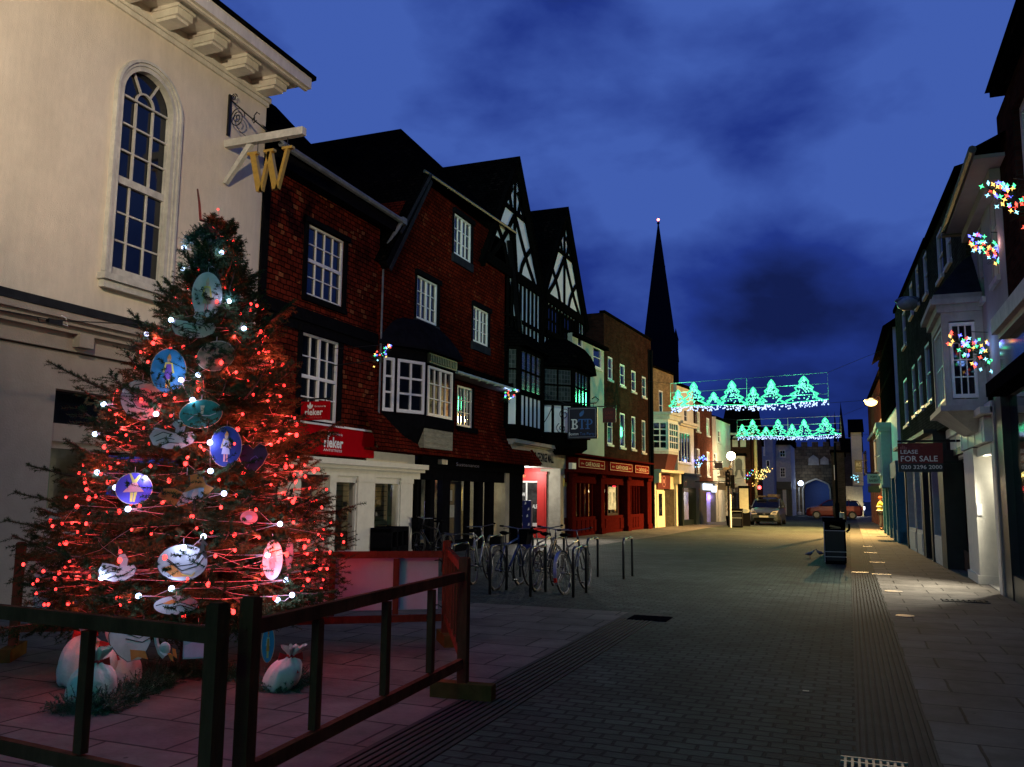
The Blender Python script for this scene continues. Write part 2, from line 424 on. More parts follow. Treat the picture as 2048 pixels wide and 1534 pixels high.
# ================================================================== LEFT 1 : pale rendered corner house
F1 = frame((-10.5, 0), (-10.5, 10), 'L')
b1 = thing('rendered_building', 'tall cream rendered building with an arched window and bracketed eaves, behind the lit spruce', 'building', (-10.5, 9, 0))
mb = MB(F1); AU0, AU1, AZ0, AZS = 9.60, 10.72, 4.93, 7.91; AC = (AU0 + AU1) / 2; AR = (AU1 - AU0) / 2
wall(mb, [(2, 4.2), (13.14, 4.2), (13.14, 9.58), (2, 9.58)], [(AU0, AU1, AZ0, AZS + AR)], rev=.14)
N = 14
for sgn in (-1, 1):
    pts = [(AC + sgn * AR, AZS + AR)]
    arc = [(AC + sgn * AR * math.cos(t), AZS + AR * math.sin(t)) for t in [math.pi / 2 * i / N for i in range(N + 1)]]
    for i in range(N): mb.poly([(pts[0][0], 0, pts[0][1]), (arc[i][0], 0, arc[i][1]), (arc[i + 1][0], 0, arc[i + 1][1])])
    for i in range(N): mb.poly([(arc[i][0], 0, arc[i][1]), (arc[i + 1][0], 0, arc[i + 1][1]), (arc[i + 1][0], -.14, arc[i + 1][1]), (arc[i][0], -.14, arc[i][1])])
mb.build('wall', M['render'], b1)
def archstrip(mb, r0, r1, zb, v0, v1, uc=AC, zs=AZS, a=0.0, bb=math.pi, n=20):
    P = [(uc + r1, zb)] if zb is not None else []; Q = [(uc + r0, zb)] if zb is not None else []
    for i in range(n + 1):
        t = a + (bb - a) * i / n
        P.append((uc + r1 * math.cos(t), zs + r1 * math.sin(t))); Q.append((uc + r0 * math.cos(t), zs + r0 * math.sin(t)))
    if zb is not None: P.append((uc - r1, zb)); Q.append((uc - r0, zb))
    for i in range(len(P) - 1):
        for (A, B, va, vb) in ((P[i], P[i + 1], v0, v1), (Q[i], Q[i + 1], v0, v1)):
            mb.poly([(A[0], va, A[1]), (B[0], va, B[1]), (B[0], vb, B[1]), (A[0], vb, A[1])])
        mb.poly([(P[i][0], v1, P[i][1]), (P[i + 1][0], v1, P[i + 1][1]), (Q[i + 1][0], v1, Q[i + 1][1]), (Q[i][0], v1, Q[i][1])])
w = MB(F1)
archstrip(w, AR - .03, AR + .05, AZ0, -.1, .03); archstrip(w, AR + .05, AR + .10, AZ0, 0, .055); archstrip(w, AR + .10, AR + .145, AZ0, 0, .085)
# sash bars
g0, g1 = AU0 + .02, AU1 - .02
for x in (g0 + (g1 - g0) / 3, g0 + (g1 - g0) * 2 / 3):
    w.box(x - .016, x + .016, -.12, -.085, AZ0 + .14, 6.44); w.box(x - .016, x + .016, -.10, -.06, 6.56, 7.87)
w.box(AU0, AU1, -.13, -.055, 6.44, 6.56); w.box(AU0, AU1, -.13, -.05, AZ0, AZ0 + .14)
w.box(AU0, AU0 + .05, -.13, -.06, AZ0, 7.91); w.box(AU1 - .05, AU1, -.13, -.06, AZ0, 7.91)
for z in (5.52, 5.98): w.box(g0, g1, -.121, -.09, z - .014, z + .014)
for z in (7.0, 7.45, 7.91): w.box(g0, g1, -.101, -.066, z - .014, z + .014)
archstrip(w, AR / 3 - .016, AR / 3 + .016, None, -.1, -.062)
for t in (math.radians(60), math.radians(120), math.radians(0), math.radians(180)):
    w.bar((AC + AR / 3 * math.cos(t), AZS + AR / 3 * math.sin(t)), (AC + AR * math.cos(t), AZS + AR * math.sin(t)), .03, .035, -.1)
wo = w.build('arched_window', M['offwhite'], b1)
g = MB(F1); g.poly([(AU0, -.11, AZ0)] + [(AU1, -.11, AZ0)] + [(AC + AR * math.cos(math.pi * i / 16), -.11, AZS + AR * math.sin(math.pi * i / 16)) for i in range(17)])
g.build('pane', M['pane'], wo)
s = MB(F1); s.box(9.39, 10.99, 0, .16, 4.80, 4.90); s.box(9.43, 10.95, 0, .11, 4.68, 4.80); s.build('sill', M['offwhite'], wo)
# eaves
e = MB(F1); e.box(2, 13.17, 0, .09, 9.28, 9.38); e.box(2, 13.15, 0, .05, 9.2, 9.28); e.box(2, 13.24, 0, .84, 9.56, 9.62)
e.box(2, 13.3, .84, .93, 9.50, 9.72); e.box(2, 13.27, .80, .86, 9.46, 9.56)
u = 2.35
while u < 12.9:
    e.box(u, u + .34, 0, .56, 9.38, 9.56); e.box(u - .03, u + .37, 0, .60, 9.50, 9.56); e.box(u + .03, u + .31, 0, .50, 9.33, 9.38); u += .86
e.box(13.14, 13.24, -3, 0, 9.50, 9.62)
e.build('bracketed_eaves', M['stucco'], b1)
r = MB(F1)
r.poly([(2, .97, 9.72), (13.4, .97, 9.72), (13.4, -4, 13.0), (2, -4, 13.0)]); r.poly([(2, .97, 9.72), (13.4, .97, 9.72), (13.4, .97, 9.80), (2, .97, 9.80)])
r.poly([(2, .97, 9.80), (13.4, .97, 9.80), (13.4, -4, 13.1), (2, -4, 13.1)]); r.poly([(13.4, .97, 9.72), (13.4, .97, 9.80), (14.05, -4, 13.1), (14.05, -4, 9.7)])
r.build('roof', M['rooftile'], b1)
# ground floor of building 1
lf = MB(F1)
lf.box(2, 13.1, 0, .36, 4.00, 4.10); lf.box(2, 13.1, 0, .30, 3.93, 4.00); lf.box(2, 13.1, 0, .22, 3.84, 3.93); lf.box(2, 13.1, -.2, .12, 3.60, 3.84)
lf.box(2, 9.08, -.2, .02, 3.60, 3.62)
lf.box(8.95, 9.2, .12, .26, 3.66, 3.86)
lf.box(2, 13.1, -.2, .06, 3.04, 3.58)
for (a, c_) in ((2, 8.75), (12.2, 13.14)): lf.box(a, c_, -.3, .10, 0, 3.04)
lf.box(8.75, 12.2, -.3, .0, .0, .72); lf.box(8.75, 12.2, -.2, -.06, 2.42, 2.56); lf.box(8.75, 12.2, -.2, -.02, 2.30, 2.42); lf.box(8.75, 12.2, -.2, -.08, 2.2, 2.30)
lf.box(8.75, 12.2, -.3, .06, .72, .78)
lf.box(2, 13.14, -5, -.3, 0, .02)
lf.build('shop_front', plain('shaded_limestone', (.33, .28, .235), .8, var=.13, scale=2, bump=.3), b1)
tr = MB(F1); tr.box(2, 13.12, 0, .38, 4.10, 4.22); tr.build('lead_ledge', M['lead'], b1)
gg = MB(F1); gg.poly([(8.75, -.18, .78), (12.2, -.18, .78), (12.2, -.18, 2.2), (8.75, -.18, 2.2)]); gg.build('shop_window', M['glass'], b1)
tl = MB(F1); tl.poly([(8.75, -.16, 2.56), (12.2, -.16, 2.56), (12.2, -.16, 3.04), (8.75, -.16, 3.04)]); tl.build('transom_window', M['pane'], b1)
ins = MB(F1); ins.box(8.75, 12.2, -2.6, -2.5, .3, 3); ins.box(8.8, 9.05, -.9, -.8, .8, 2.1); ins.k = 1; ins.prism([(9.3, .8), (9.9, .8), (9.9, 2.0), (9.3, 2.0)], -1.3, -1.25); ins.build('interior', [plain('dim_interior', (.25, .24, .17), .9), plain('poster_green', (.10, .2, .10), .8)], b1)
po = MB(F1); po.box(8.80, 9.5, -.17, -.16, .80, 1.35); po.build('window_poster', plain('grey_poster', (.20, .26, .28), .5, var=.6, scale=5, bump=0), b1)
lamp('shop_interior_lamp', 'POINT', F1.w(10.2, -1.6, 2.5), 6, (1, .95, .72), .1)
# ---- gold letter on its beam
wy = 12.05
FW = Fr((-10.5, wy), (1, 0), (0, -1))       # u out from the wall, n towards camera
beam = thing('hanging_letter_sign', 'gold letter W hanging under a white wooden beam braced off the cream wall', 'sign', (-10.5, wy, 7.3))
b = MB(FW); b.box(0, 1.72, -.06, .06, 7.92, 8.06); b.prism([(0, 7.25), (.06, 7.22), (.62, 7.9), (.50, 7.92)], -.045, .045); b.build('beam', M['offwhite'], beam)
b = MB(FW)
U0, ZT, ZB = .52, 7.70, 6.98
def stroke(b, a, c, wd): 
    b.prism([(a - wd / 2, ZT), (a + wd / 2, ZT), (c + wd / 2, ZB), (c - wd / 2, ZB)], -.04, .04)
stroke(b, U0 + .12, U0 + .30, .12); stroke(b, U0 + .47, U0 + .33, .06); stroke(b, U0 + .47, U0 + .65, .12); stroke(b, U0 + .86, U0 + .68, .06)
for c_ in (U0 + .11, U0 + .47, U0 + .87): b.box(c_ - .11, c_ + .11, -.045, .045, ZT, ZT + .045)
b.build('letter_w', M['gold'], beam)
b = MB(FW)
for x in (U0 + .2, U0 + .85): b.tube([(x, 0, 7.74), (x, 0, 7.93)], .008, 5)
b.build('hanger', M['iron'], beam)
br = thing('scroll_bracket', 'black wrought iron scroll bracket fixed above the white sign beam', 'bracket', (-10.5, wy, 8.3))
b = MB(FW); b.box(.01, .05, -.03, .03, 8.16, 8.96)
b.build('back_plate', M['iron'], br)
b = MB(FW)
b.tube([(.03, 0, 8.88), (.2, 0, 8.72), (.45, 0, 8.5), (.75, 0, 8.25), (.9, 0, 8.12)], .014, 6)
sp = []
for i in range(60):
    t = i / 59 * 5.2 * math.pi; rr = .17 * (1 - i / 66); sp.append((.22 + rr * math.cos(t), 0, 8.48 + rr * 1.15 * math.sin(t)))
b.tube(sp, .010, 5); sp = []
for i in range(24):
    t = i / 23 * 3 * math.pi; rr = .07 * (1 - i / 30); sp.append((.12 + rr * math.cos(t), 0, 8.90 + rr * math.sin(t)))
b.tube(sp, .010, 5)
b.tube([(.62, 0, 8.44), (.56, 0, 8.38), (.60, 0, 8.32), (.66, 0, 8.36)], .012, 5); b.tube([(.62, 0, 8.34), (.60, 0, 8.46), (.66, 0, 8.52), (.72, 0, 8.47)], .012, 5)
b.tube([(.2, 0, 8.32), (.3, 0, 8.2), (.46, 0, 8.07)], .006, 4)
b.build('scroll', M['iron'], br)
# ================================================================== LEFT 2 : tile hung shop
F2 = frame((-10.5, 0), (-10.5, 10), 'L')
b2 = thing('tile_hung_house', 'narrow red tile-hung house with two white sash windows over a red and cream shop', 'building', (-10.5, 15.4, 0))
R1 = F2.rect(613, 686, 445, 590); R2 = F2.rect(600, 675, 662, 838)
mb = MB(F2); wall(mb, [(13.2, 2.4), (17.66, 2.4), (17.66, 8.3), (13.2, 8.3)], [R1, R2], rev=.1)
mb.build('wall', M['tilehang'], b2)
for r_ in (R1, R2): window(F2, b2, r_, 4, 4, v=-.06, fw=.05, rail=(2,), mull=(2,) if r_ is R2 else None)
for r_ in (R1, R2):
    t = MB(F2)
    t.box(r_[0] - .13, r_[0], 0, .04, r_[2] - .1, r_[3] + .14); t.box(r_[1], r_[1] + .14, 0, .04, r_[2] - .1, r_[3] + .14); t.box(r_[0] - .16, r_[1] + .18, 0, .09, r_[3], r_[3] + .12); t.box(r_[0] - .12, r_[1] + .14, 0, .07, r_[2] - .13, r_[2]); t.build('window_surround', M['black'], b2)
t = MB(F2); t.box(13.14, 13.34, 0, .05, 2.4, 8.3); t.box(13.34, 17.6, 0, .07, 5.16, 5.42); t.box(13.34, 17.6, 0, .03, 4.95, 5.16)
t.box(13.16, 18.1, 0, .28, 8.05, 8.34); 
t.build('timber_trim', M['black'], b2)
t = MB(F2)
t.tube([(13.18, .36, 8.42), (18.15, .36, 8.36)], .07, 8); t.tube([(18.1, .36, 8.36), (17.75, .12, 7.6), (17.72, .1, 7.3)], .05, 8); t.tube([(17.68, .08, 7.3), (17.68, .08, 2.9)], .045, 8)
t.box(18.05, 18.25, .26, .42, 8.3, 8.46)
t.build('gutter', M['leadgrey'], b2)
rf = MB(F2)
pk = PXX(552, 213, -12.6); B_ = F2.fp(656, 352)
A3 = (13.0, .4, 8.40); B3 = (15.7, .4, 8.40); C3 = (pk.y, pk.x + 10.5, pk.z); D3 = (13.0, pk.x + 10.5, pk.z)
rf.poly([A3, B3, C3, D3]); rf.poly([B3, (18.3, .4, 8.37), (18.3, -3, 9.9), (15.5, -3, 9.6)]); rf.poly([B3, C3, (15.5, -3, 9.6)]); rf.poly([C3, D3, (13, -6, 9), (15.5, -6, 9)]); rf.poly([C3, (15.5, -3, 9.6), (15.5, -6, 9)])
rf.build('roof', M['rooftile'], b2)
# shop front (cream) with recessed door
cream = plain('cream_shop_paint', (.62, .60, .51), .5, var=.1, bump=.05)
sf = MB(F2)
sf.box(13.3, 19.75, 0, .42, 2.22, 2.34); sf.box(13.3, 19.7, 0, .34, 2.14, 2.22); sf.box(13.3, 19.62, 0, .24, 1.98, 2.14)
sx = [F2.fp(x, 1020, .2)[0] for x in (570, 597, 655, 668, 712, 722, 746, 798, 806, 822)]
def pil(a, c_, v=.24):
    sf.box(a, c_, 0, v, 0, 1.98); sf.box(a - .02, c_ + .02, 0, v + .02, 0, .22); sf.box(a - .015, c_ + .015, 0, v + .015, 1.86, 1.98)
pil(sx[0], sx[1]); pil(sx[2], sx[3]); pil(sx[4] , sx[6]); pil(sx[7], sx[9])
for (a, c_) in ((sx[3], sx[4]), (sx[6], sx[7])):
    sf.box(a, c_, 0, .2, 0, .30); sf.box(a, c_, .0, .26, .30, .35); sf.box(a, c_, .12, .2, 1.84, 1.98); sf.box(a, a + .04, .12, .2, .35, 1.9); sf.box(c_ - .05, c_, .12, .2, .35, 1.9)
sf.prism([(sx[2] - .05, 0), (sx[2], 0), (sx[2], 1.98), (sx[2] - .05, 1.98)], -.9, .1)
sf.box(17.3, 19.7, -.05, .03, 2.3, 2.72); sf.box(13.3, 19.7, -5, 0, 2.72, 2.76)
sfo = sf.build('shop_front', cream, b2)
for (a, c_) in ((sx[3], sx[4]), (sx[6], sx[7])): g = MB(F2); g.poly([(a, .14, .35), (c_, .14, .35), (c_, .14, 1.86), (a, .14, 1.86)]); g.build('shop_window', M['glass'], b2)
i_ = MB(F2); i_.box(14, 19.6, -2.4, -2.3, 0, 2.4); i_.box(14, 19.6, -2.4, 0, 2.3, 2.38); i_.box(13.9, 14, -2.4, 0, 0, 2.4); i_.box(19.6, 19.7, -2.4, 0, 0, 2.4); i_.box(13.6, 19.7, -2.4, -.0, 0, .02)
i_.k = 1
for z in [.45 + .12 * k for k in range(13)]: i_.box(17.0, 19.4, -.62, -.6, z, z + .012)
i_.k = 2
i_.box(17.0, 19.5, -.66, -.63, .3, 2.2)
i_.build('interior', [plain('dark_interior', (.06, .05, .04), .9), M['black'], plain('slat_board', (.22, .17, .09), .8, stretch=(1, 1, 12))], b2)
sh = MB(F2)
for (a, z) in ((17.2, .62), (17.5, 1.0), (17.3, 1.3), (18.3, .7), (18.6, 1.05), (18.8, 1.35), (18.4, 1.5), (17.6, .40), (18.9, .4), (18.2, .4)):
    for k in (0, .1):
        x = a + k; sh.prism([(x - .12, z), (x + .12, z), (x + .13, z + .03), (x + .02, z + .05), (x - .05, z + .10), (x - .12, z + .10)], -.45 - k, -.38 - k); 
sh.build('shoe_display', [plain('shoe_leather', (.07, .05, .045), .5, col2=(.3, .28, .26), scale=3)], b2)
lamp('shoe_shop_lamp', 'POINT', F2.w(18.2, -.35, 2.0), 3.5, (1, .9, .65), .1)
lamp('shoe_shop_lamp', 'POINT', F2.w(15.6, -1.5, 2.1), 2.0, (1, .95, .8), .1)
# long red fascia
fs = MB(F2); fs.box(14.3, 17.42, .02, .16, 2.42, 3.02); fo = fs.build('fascia_sign', M['red'], b2)
fs = MB(F2); fs.box(14.26, 17.46, .0, .19, 3.02, 3.06); fs.build('fascia_trim', M['letter_white'], fo)
text(F2, fo, 'rieker', F2.fp(648, 880, .16)[0], F2.fp(686, 880, .16)[0], 2.57, 2.80, .162, 'letter_white', bold=.03)
text(F2, fo, 'Exclusive by', F2.fp(665, 870, .16)[0], F2.fp(685, 870, .16)[0], 2.83, 2.90, .162, 'letter_white')
text(F2, fo, 'ANTISTRESS', F2.fp(646, 905, .16)[0], F2.fp(683, 905, .16)[0], 2.49, 2.54, .162, 'letter_white')
def fleur(fr, parent, u, z, s, v):
    q = MB(fr)
    q.prism([(u - .02 * s, z), (u + .02 * s, z), (u + .035 * s, z + .06 * s), (u, z + .14 * s), (u - .035 * s, z + .06 * s)], v, v + .006)
    for g_ in (-1, 1): q.prism([(u + g_ * .02 * s, z + .02 * s), (u + g_ * .05 * s, z + .03 * s), (u + g_ * .07 * s, z + .06 * s), (u + g_ * .06 * s, z + .09 * s), (u + g_ * .04 * s, z + .07 * s)], v, v + .006)
    q.prism([(u - .05 * s, z + .012 * s), (u + .05 * s, z + .012 * s), (u + .05 * s, z + .022 * s), (u - .05 * s, z + .022 * s)], v, v + .007)
    q.build('emblem', M['letter_white'], parent)
fleur(F2, fo, F2.fp(657, 870, .16)[0], 2.80, .95, .162)
# small red hanging sign
FH = Fr((-10.5, 14.6), (1, 0), (0, -1))
hs = thing('hanging_sign', 'small red hanging shop sign with white lettering in front of the lower sash window', 'sign', (-10.2, 14.6, 3.0))
x0 = PY(604, 820, 14.6).x + 10.5; x1 = PY(659, 820, 14.6).x + 10.5; z1 = PY(630, 803, 14.6).z; z0 = PY(630, 840, 14.6).z
q = MB(FH); q.box(x0, x1, -.03, .03, z0, z1); ho = q.build('board', M['red'], hs)
q = MB(FH); q.box(0, x1 + .02, -.012, .012, z1 + .04, z1 + .07); q.box(x0 + .1, x0 + .12, -.01, .01, z1, z1 + .05); q.box(x1 - .12, x1 - .1, -.01, .01, z1, z1 + .05); q.build('bracket', M['iron'], hs)
wd = x1 - x0; hh = z1 - z0
text(FH, hs, 'rieker', x0 + wd * .15, x0 + wd * .8, z0 + hh * .25, z0 + hh * .6, .032, 'letter_white', bold=.03)
text(FH, hs, 'ANTISTRESS', x0 + wd * .15, x0 + wd * .78, z0 + hh * .08, z0 + hh * .17, .032, plain('pink_lettering', (.5, .1, .1)))
text(FH, hs, 'Exclusive by', x0 + wd * .5, x0 + wd * .9, z0 + hh * .66, z0 + hh * .78, .032, 'letter_white')
fleur(FH, hs, x0 + wd * .33, z0 + hh * .6, 1.0, .032)
# ================================================================== LEFT 3 : large gabled tile-hung house
F3 = frame((-10.4, 0), (-10.4, 10), 'L')
b3 = thing('gabled_tile_hung_house', 'large gabled house hung with dark red tiles, with a black canted bay window', 'building', (-10.4, 22, 0))
mb = MB(F3)
W3 = [F3.rect(907, 941, 425, 507), F3.rect(832, 873, 549, 636), F3.rect(945, 975, 611, 682), F3.rect(914, 943, 770, 851)]
outl = [(17.62, 3.3), (27.45, 3.3), (27.25, 4.8), (26.9, 6.4), (26.3, 8.2), (25.7, 10.0), (19.5, 10.0), (18.6, 9.0), (17.62, 7.35)]
wall(mb, outl, W3, rev=.1)
# bell-cast skirt over the shops
Z0, Z1 = 2.66, 3.3
mb.poly([(16.9, .45, Z0), (27.5, .5, Z0), (27.45, 0, Z1 + .25), (17.0, 0, Z1 + .25)])
mb.poly([(27.5, .5, Z0), (27.95, .55, Z0), (27.45, 0, Z1 + .3)]); mb.poly([(27.95, .55, Z0), (28.0, -.3, Z0), (27.45, -.3, 3.6), (27.45, 0, 3.6)])
mb.box(17.0, 27.9, -.3, .5, Z0 - .06, Z0)
mb.build('wall', M['tilehang2'], b3)
for k, r_ in enumerate(W3):
    window(F3, b3, r_, 4, 3, v=-.04, fw=.05, bar=.02, mull=(2,), pane='pane' if k < 3 else 'pane')
for r_ in W3[:3]:
    t = MB(F3); t.box(r_[0] - .08, r_[0], -.0, .03, r_[2] - .1, r_[3] + .1); t.box(r_[1], r_[1] + .12, 0, .05, r_[2] - .1, r_[3] + .1); t.box(r_[0] - .1, r_[1] + .14, 0, .10, r_[3], r_[3] + .14); t.build('window_surround', M['black'], b3)
t = MB(F3)
t.box(W3[3][1], W3[3][1] + .1, 0, .05, W3[3][2] - .1, W3[3][3] + .05); t.box(W3[3][0] - .1, W3[3][1] + .25, 0, .12, W3[3][2] - .16, W3[3][2] - .02)
t.build('window_surround', M['black'], b3); t = MB(F3)
t.bar((17.55, 7.1), (19.6, 10.1), .22, .22, .0); t.build('barge_board', M['black'], b3); t = MB(F3)
t.bar((27.35, 5.6), (25.75, 10.1), .10, .16, .0); t.bar((27.5, 3.6), (27.35, 5.6), .10, .16, 0)
t.build('barge_board', M['black'], b3)
for r_ in W3[:3]: t = MB(F3); t.box(r_[0] - .1, r_[1] + .12, 0, .07, r_[2] - .26, r_[2] - .02); t.build('lead_apron', M['lead'], b3)
t = MB(F3)
t.bar((17.62, 7.0), (19.7, 9.98), .10, .03, .22)
t.bar((18.05, 8.05), (19.6, 10.12), .06, .05, .24)
t.build('lead_flashing', M['lead'], b3)
t = MB(F3); t.tube([(19.3, .22, 10.12), (26.0, .22, 10.42)], .045, 6); t.tube([(27.35, .1, 6.3), (26.75, .1, 7.8), (26.3, .1, 9.2)], .03, 6); t.build('gutter', plain('green_gutter', (.05, .07, .05), .5), b3)
rf = MB(F3)
AP = (22.6, -2.4, 13.1); EL = (19.35, .25, 10.05); ER = (25.95, .25, 10.35); BK = (22.6, -9, 13.1)
rf.poly([EL, ER, AP]); rf.poly([EL, AP, BK, (19.35, -9, 10.05)]); rf.poly([ER, AP, BK, (25.95, -9, 10.2)])
rf.poly([EL, (19.35, -9, 10.05), (17.4, -9, 7.2), (17.4, .25, 7.2)]); rf.poly([ER, (25.95, -9, 10.2), (27.6, -9, 4), (27.5, .1, 4)])
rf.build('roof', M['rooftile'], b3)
# canted bay
by = thing_part = None
P_ = [(17.78, 0), (18.97, .54), (20.75, .54), (20.95, 0)]
bay = MB(F3)
def cant(a, c_): return Fr(F3.w(a[0], a[1], 0), F3.w(c_[0], c_[1], 0) - F3.w(a[0], a[1], 0), (F3.w(c_[0], c_[1], 0) - F3.w(a[0], a[1], 0)).cross(Vector((0, 0, 1))))
bay.plan(P_, 4.94, 5.28); bay.plan(P_, 3.30, 3.56)
bay.plan([(18.9, .5), (19.12, .535), (19.12, .3), (18.9, .3)], 3.5, 5.0); bay.plan([(20.6, .535), (20.75, .535), (20.95, 0), (20.6, 0)], 3.5, 5.0)
bay.loftplan([(17.9, 0), (18.97, .3), (20.75, .3), (20.9, 0)], 2.72, P_, 3.3)
FC = cant(P_[0], P_[1]); Lc = (Vector(P_[1]) - Vector(P_[0])).length
mb_ = MB(FC)
cb = [FC.fp(x, 775)[0] for x in (757, 787, 793, 848)]
bo = bay.build('bay_window', M['black'], b3)
for (a, c_, n_) in ((max(cb[0], .02), cb[1], 1), (cb[2], cb[3], 2)):
    window(FC, bo, (a, c_, 3.58, 4.90), n_, 3, v=-.02, fw=.07, bar=.05, name='casement')
mb_ = MB(FC); mb_.box(cb[1], cb[2], -.1, .02, 3.5, 5.0); mb_.box(0, cb[0] if cb[0] > .03 else .03, -.1, .02, 3.5, 5); mb_.box(cb[3], Lc, -.1, .02, 3.5, 5.0); mb_.build('mullion', M['black'], bo)
window(F3, bo, (19.18, 20.6, 3.58, 4.86), 4, 3, v=.5, fw=.06, bar=.024, mull=(2,), name='casement')
dn = MB(F3); dn.box(19.1, 20.75, .5, .60, 4.92, 5.18)
for k in range(16): dn.box(19.12 + k * .1, 19.17 + k * .1, .6, .63, 4.96, 5.14)
dn.build('dentil_frieze', plain('green_black_paint', (.02, .03, .02), .4), bo)
pn = MB(F3); pn.box(19.05, 20.72, .25, .52, 2.76, 3.3)
for z in (2.9, 3.05, 3.18): pn.box(19.1, 20.6, .52, .53, z, z + .02)
pn.build('apron_panel', plain('weathered_panel', (.26, .25, .17), .8, var=.4, scale=4, bump=.5, stretch=(1, 1, 5)), bo)
rr = MB(F3); prev = [(17.6, 0), (18.9, .72), (20.85, .72), (21.1, 0)]; zz = 5.28
for k in range(1, 7):
    f_ = 1 - .80 * (k / 6) ** 1.25; nz = 5.28 + .80 * math.sin(k / 6 * math.pi / 2) ** 1.1
    cu_ = 19.35; nxt = [(cu_ + (p[0] - cu_) * f_, p[1] * f_) for p in [(17.6, 0), (18.9, .72), (20.85, .72), (21.1, 0)]]
    rr.loftplan(prev, zz, nxt, nz); prev, zz = nxt, nz
rr.poly([(p[0], p[1], zz) for p in prev]); rr.plan([(17.6, 0), (18.9, .72), (20.85, .72), (21.1, 0)], 5.2, 5.28)
rr.build('bay_roof', plain('slate_black_lead', (.007, .007, .010), .8, var=.4, scale=4, bump=.3, spec=.06), bo)
# pent roof and gutter over lit window
pr = MB(F3); pr.poly([(20.9, .5, 4.95), (25.6, .5, 4.98), (25.5, 0, 5.35), (20.9, 0, 5.35)]); pr.poly([(25.6, .5, 4.98), (25.6, 0, 4.98), (25.5, 0, 5.35)])
for k in range(9): pr.box(21 + k * .52, 21.02 + k * .52, .12, .5, 5.0, 5.16)
pr.build('pent_roof', M['rooftile'], b3)
pr = MB(F3); pr.box(20.9, 25.55, 0, .46, 4.90, 4.93); pr.build('soffit', plain('brown_soffit', (.12, .085, .06), .7), b3)
pr = MB(F3); pr.tube([(20.9, .52, 4.93), (25.6, .52, 4.96)], .05, 8)
for k in range(8): pr.tube([(21.2 + k * .6, .52, 4.93), (21.26 + k * .6, .52, 4.93)], .062, 8)
pr.build('gutter', plain('pale_green_gutter', (.30, .38, .30), .35, var=.15), b3)
# dark shop under it
ds = MB(F3)
ds.box(19.75, 27.3, 0, .12, 2.3, 2.6); ds.box(19.75, 27.3, -.1, .06, 1.98, 2.3); ds.box(19.75, 27.3, -.3, .06, 0, .3)
dx = [F3.fp(x, 1010, .05)[0] for x in (820, 834, 842, 861, 869, 885, 900, 940, 957, 966, 978, 988, 1012, 1022)]
for (a, c_) in ((19.75, dx[0]), (dx[1], dx[2]), (dx[3], dx[4]), (dx[5], dx[6]), (dx[7] - .1, dx[7]), (dx[8], dx[9]), (dx[10], dx[11]), (dx[12], 27.3)): ds.box(a, max(c_, a + .06), -.12, .05, .3, 1.98)
ds.box(19.75, 27.3, -5, .06, 2.6, 2.64); ds.build('shop_front', M['black'], b3)
for (a, c_) in ((dx[0], dx[1]), (dx[2], dx[3]), (dx[4], dx[5]), (dx[7], dx[8]), (dx[9], dx[10]), (dx[11], dx[12])): g = MB(F3); g.poly([(a, -.04, .3), (c_, -.04, .3), (c_, -.04, 1.98), (a, -.04, 1.98)]); g.build('shop_window', M['glass'], b3)
d = MB(F3); d.box(dx[6], dx[7] - .1, -.25, -.18, .0, 1.98); do = d.build('door', plain('navy_door', (.008, .010, .016), .5), b3)
d = MB(F3); d.box(dx[6] + .25, dx[6] + .6, -.18, -.17, 1.42, 1.72); d.box(dx[6] + .15, dx[6] + .75, -.18, -.17, .95, 1.3); d.build('notice', plain('faded_notice', (.30, .32, .27), .7), do)
i_ = MB(F3); i_.box(19.8, 27.2, -2.0, -1.9, 0, 2.4); i_.k = 1; i_.box(19.9, 22.9, -1.2, -1.1, .3, .95); i_.k = 2; i_.box(23.8, 24.9, -1.0, -.95, .3, 1.1); i_.k = 3; i_.box(24.1, 24.2, -1.1, -1.05, .4, 1.9); i_.box(24.7, 24.8, -1.1, -1.05, .4, 1.9); i_.box(24.1, 24.8, -1.1, -1.05, 1.8, 1.9); i_.k=4; i_.box(20.0, 20.9, -1.0, -.98, 1.1, 1.8); i_.k=5; i_.box(21.9,22.3,-.9,-.88,.9,1.4)
i_.build('interior', [plain('gallery_wall', (.10, .10, .13), .8, var=.9, scale=2.2, col2=(.3, .26, .2)), plain('blue_panel', (.03, .13, .3), .6), plain('tan_panel', (.3, .24, .12), .8, var=.8, scale=3), plain('amber_frame', (.6, .45, .15), .6), plain('blue_picture', (.05, .07, .4), .5, col2=(.6, .65, .8), scale=4), plain('red_poster', (.3, .05, .06), .5, col2=(.5, .55, .6), scale=9)], b3)
lamp('gallery_lamp', 'POINT', F3.w(21, -.7, 1.9), 26, (.45, .5, 1), .08); lamp('gallery_lamp', 'POINT', F3.w(24.6, -.6, 1.85), 18, (1, .9, .55), .08)
text(F3, b3, 'Sustenance', F3.fp(912, 925, .12)[0], F3.fp(958, 931, .12)[0], 2.40, 2.50, .122, plain('blue_grey_letters', (.12, .14, .3)), name='lettering')
al = MB(F3); q0 = F3.fp(887, 925, .2); al.box(q0[0] - .18, q0[0] + .18, .12, .24, q0[1] - .05, q0[1] + .08); al.build('alarm_box', M['offwhite'], b3)
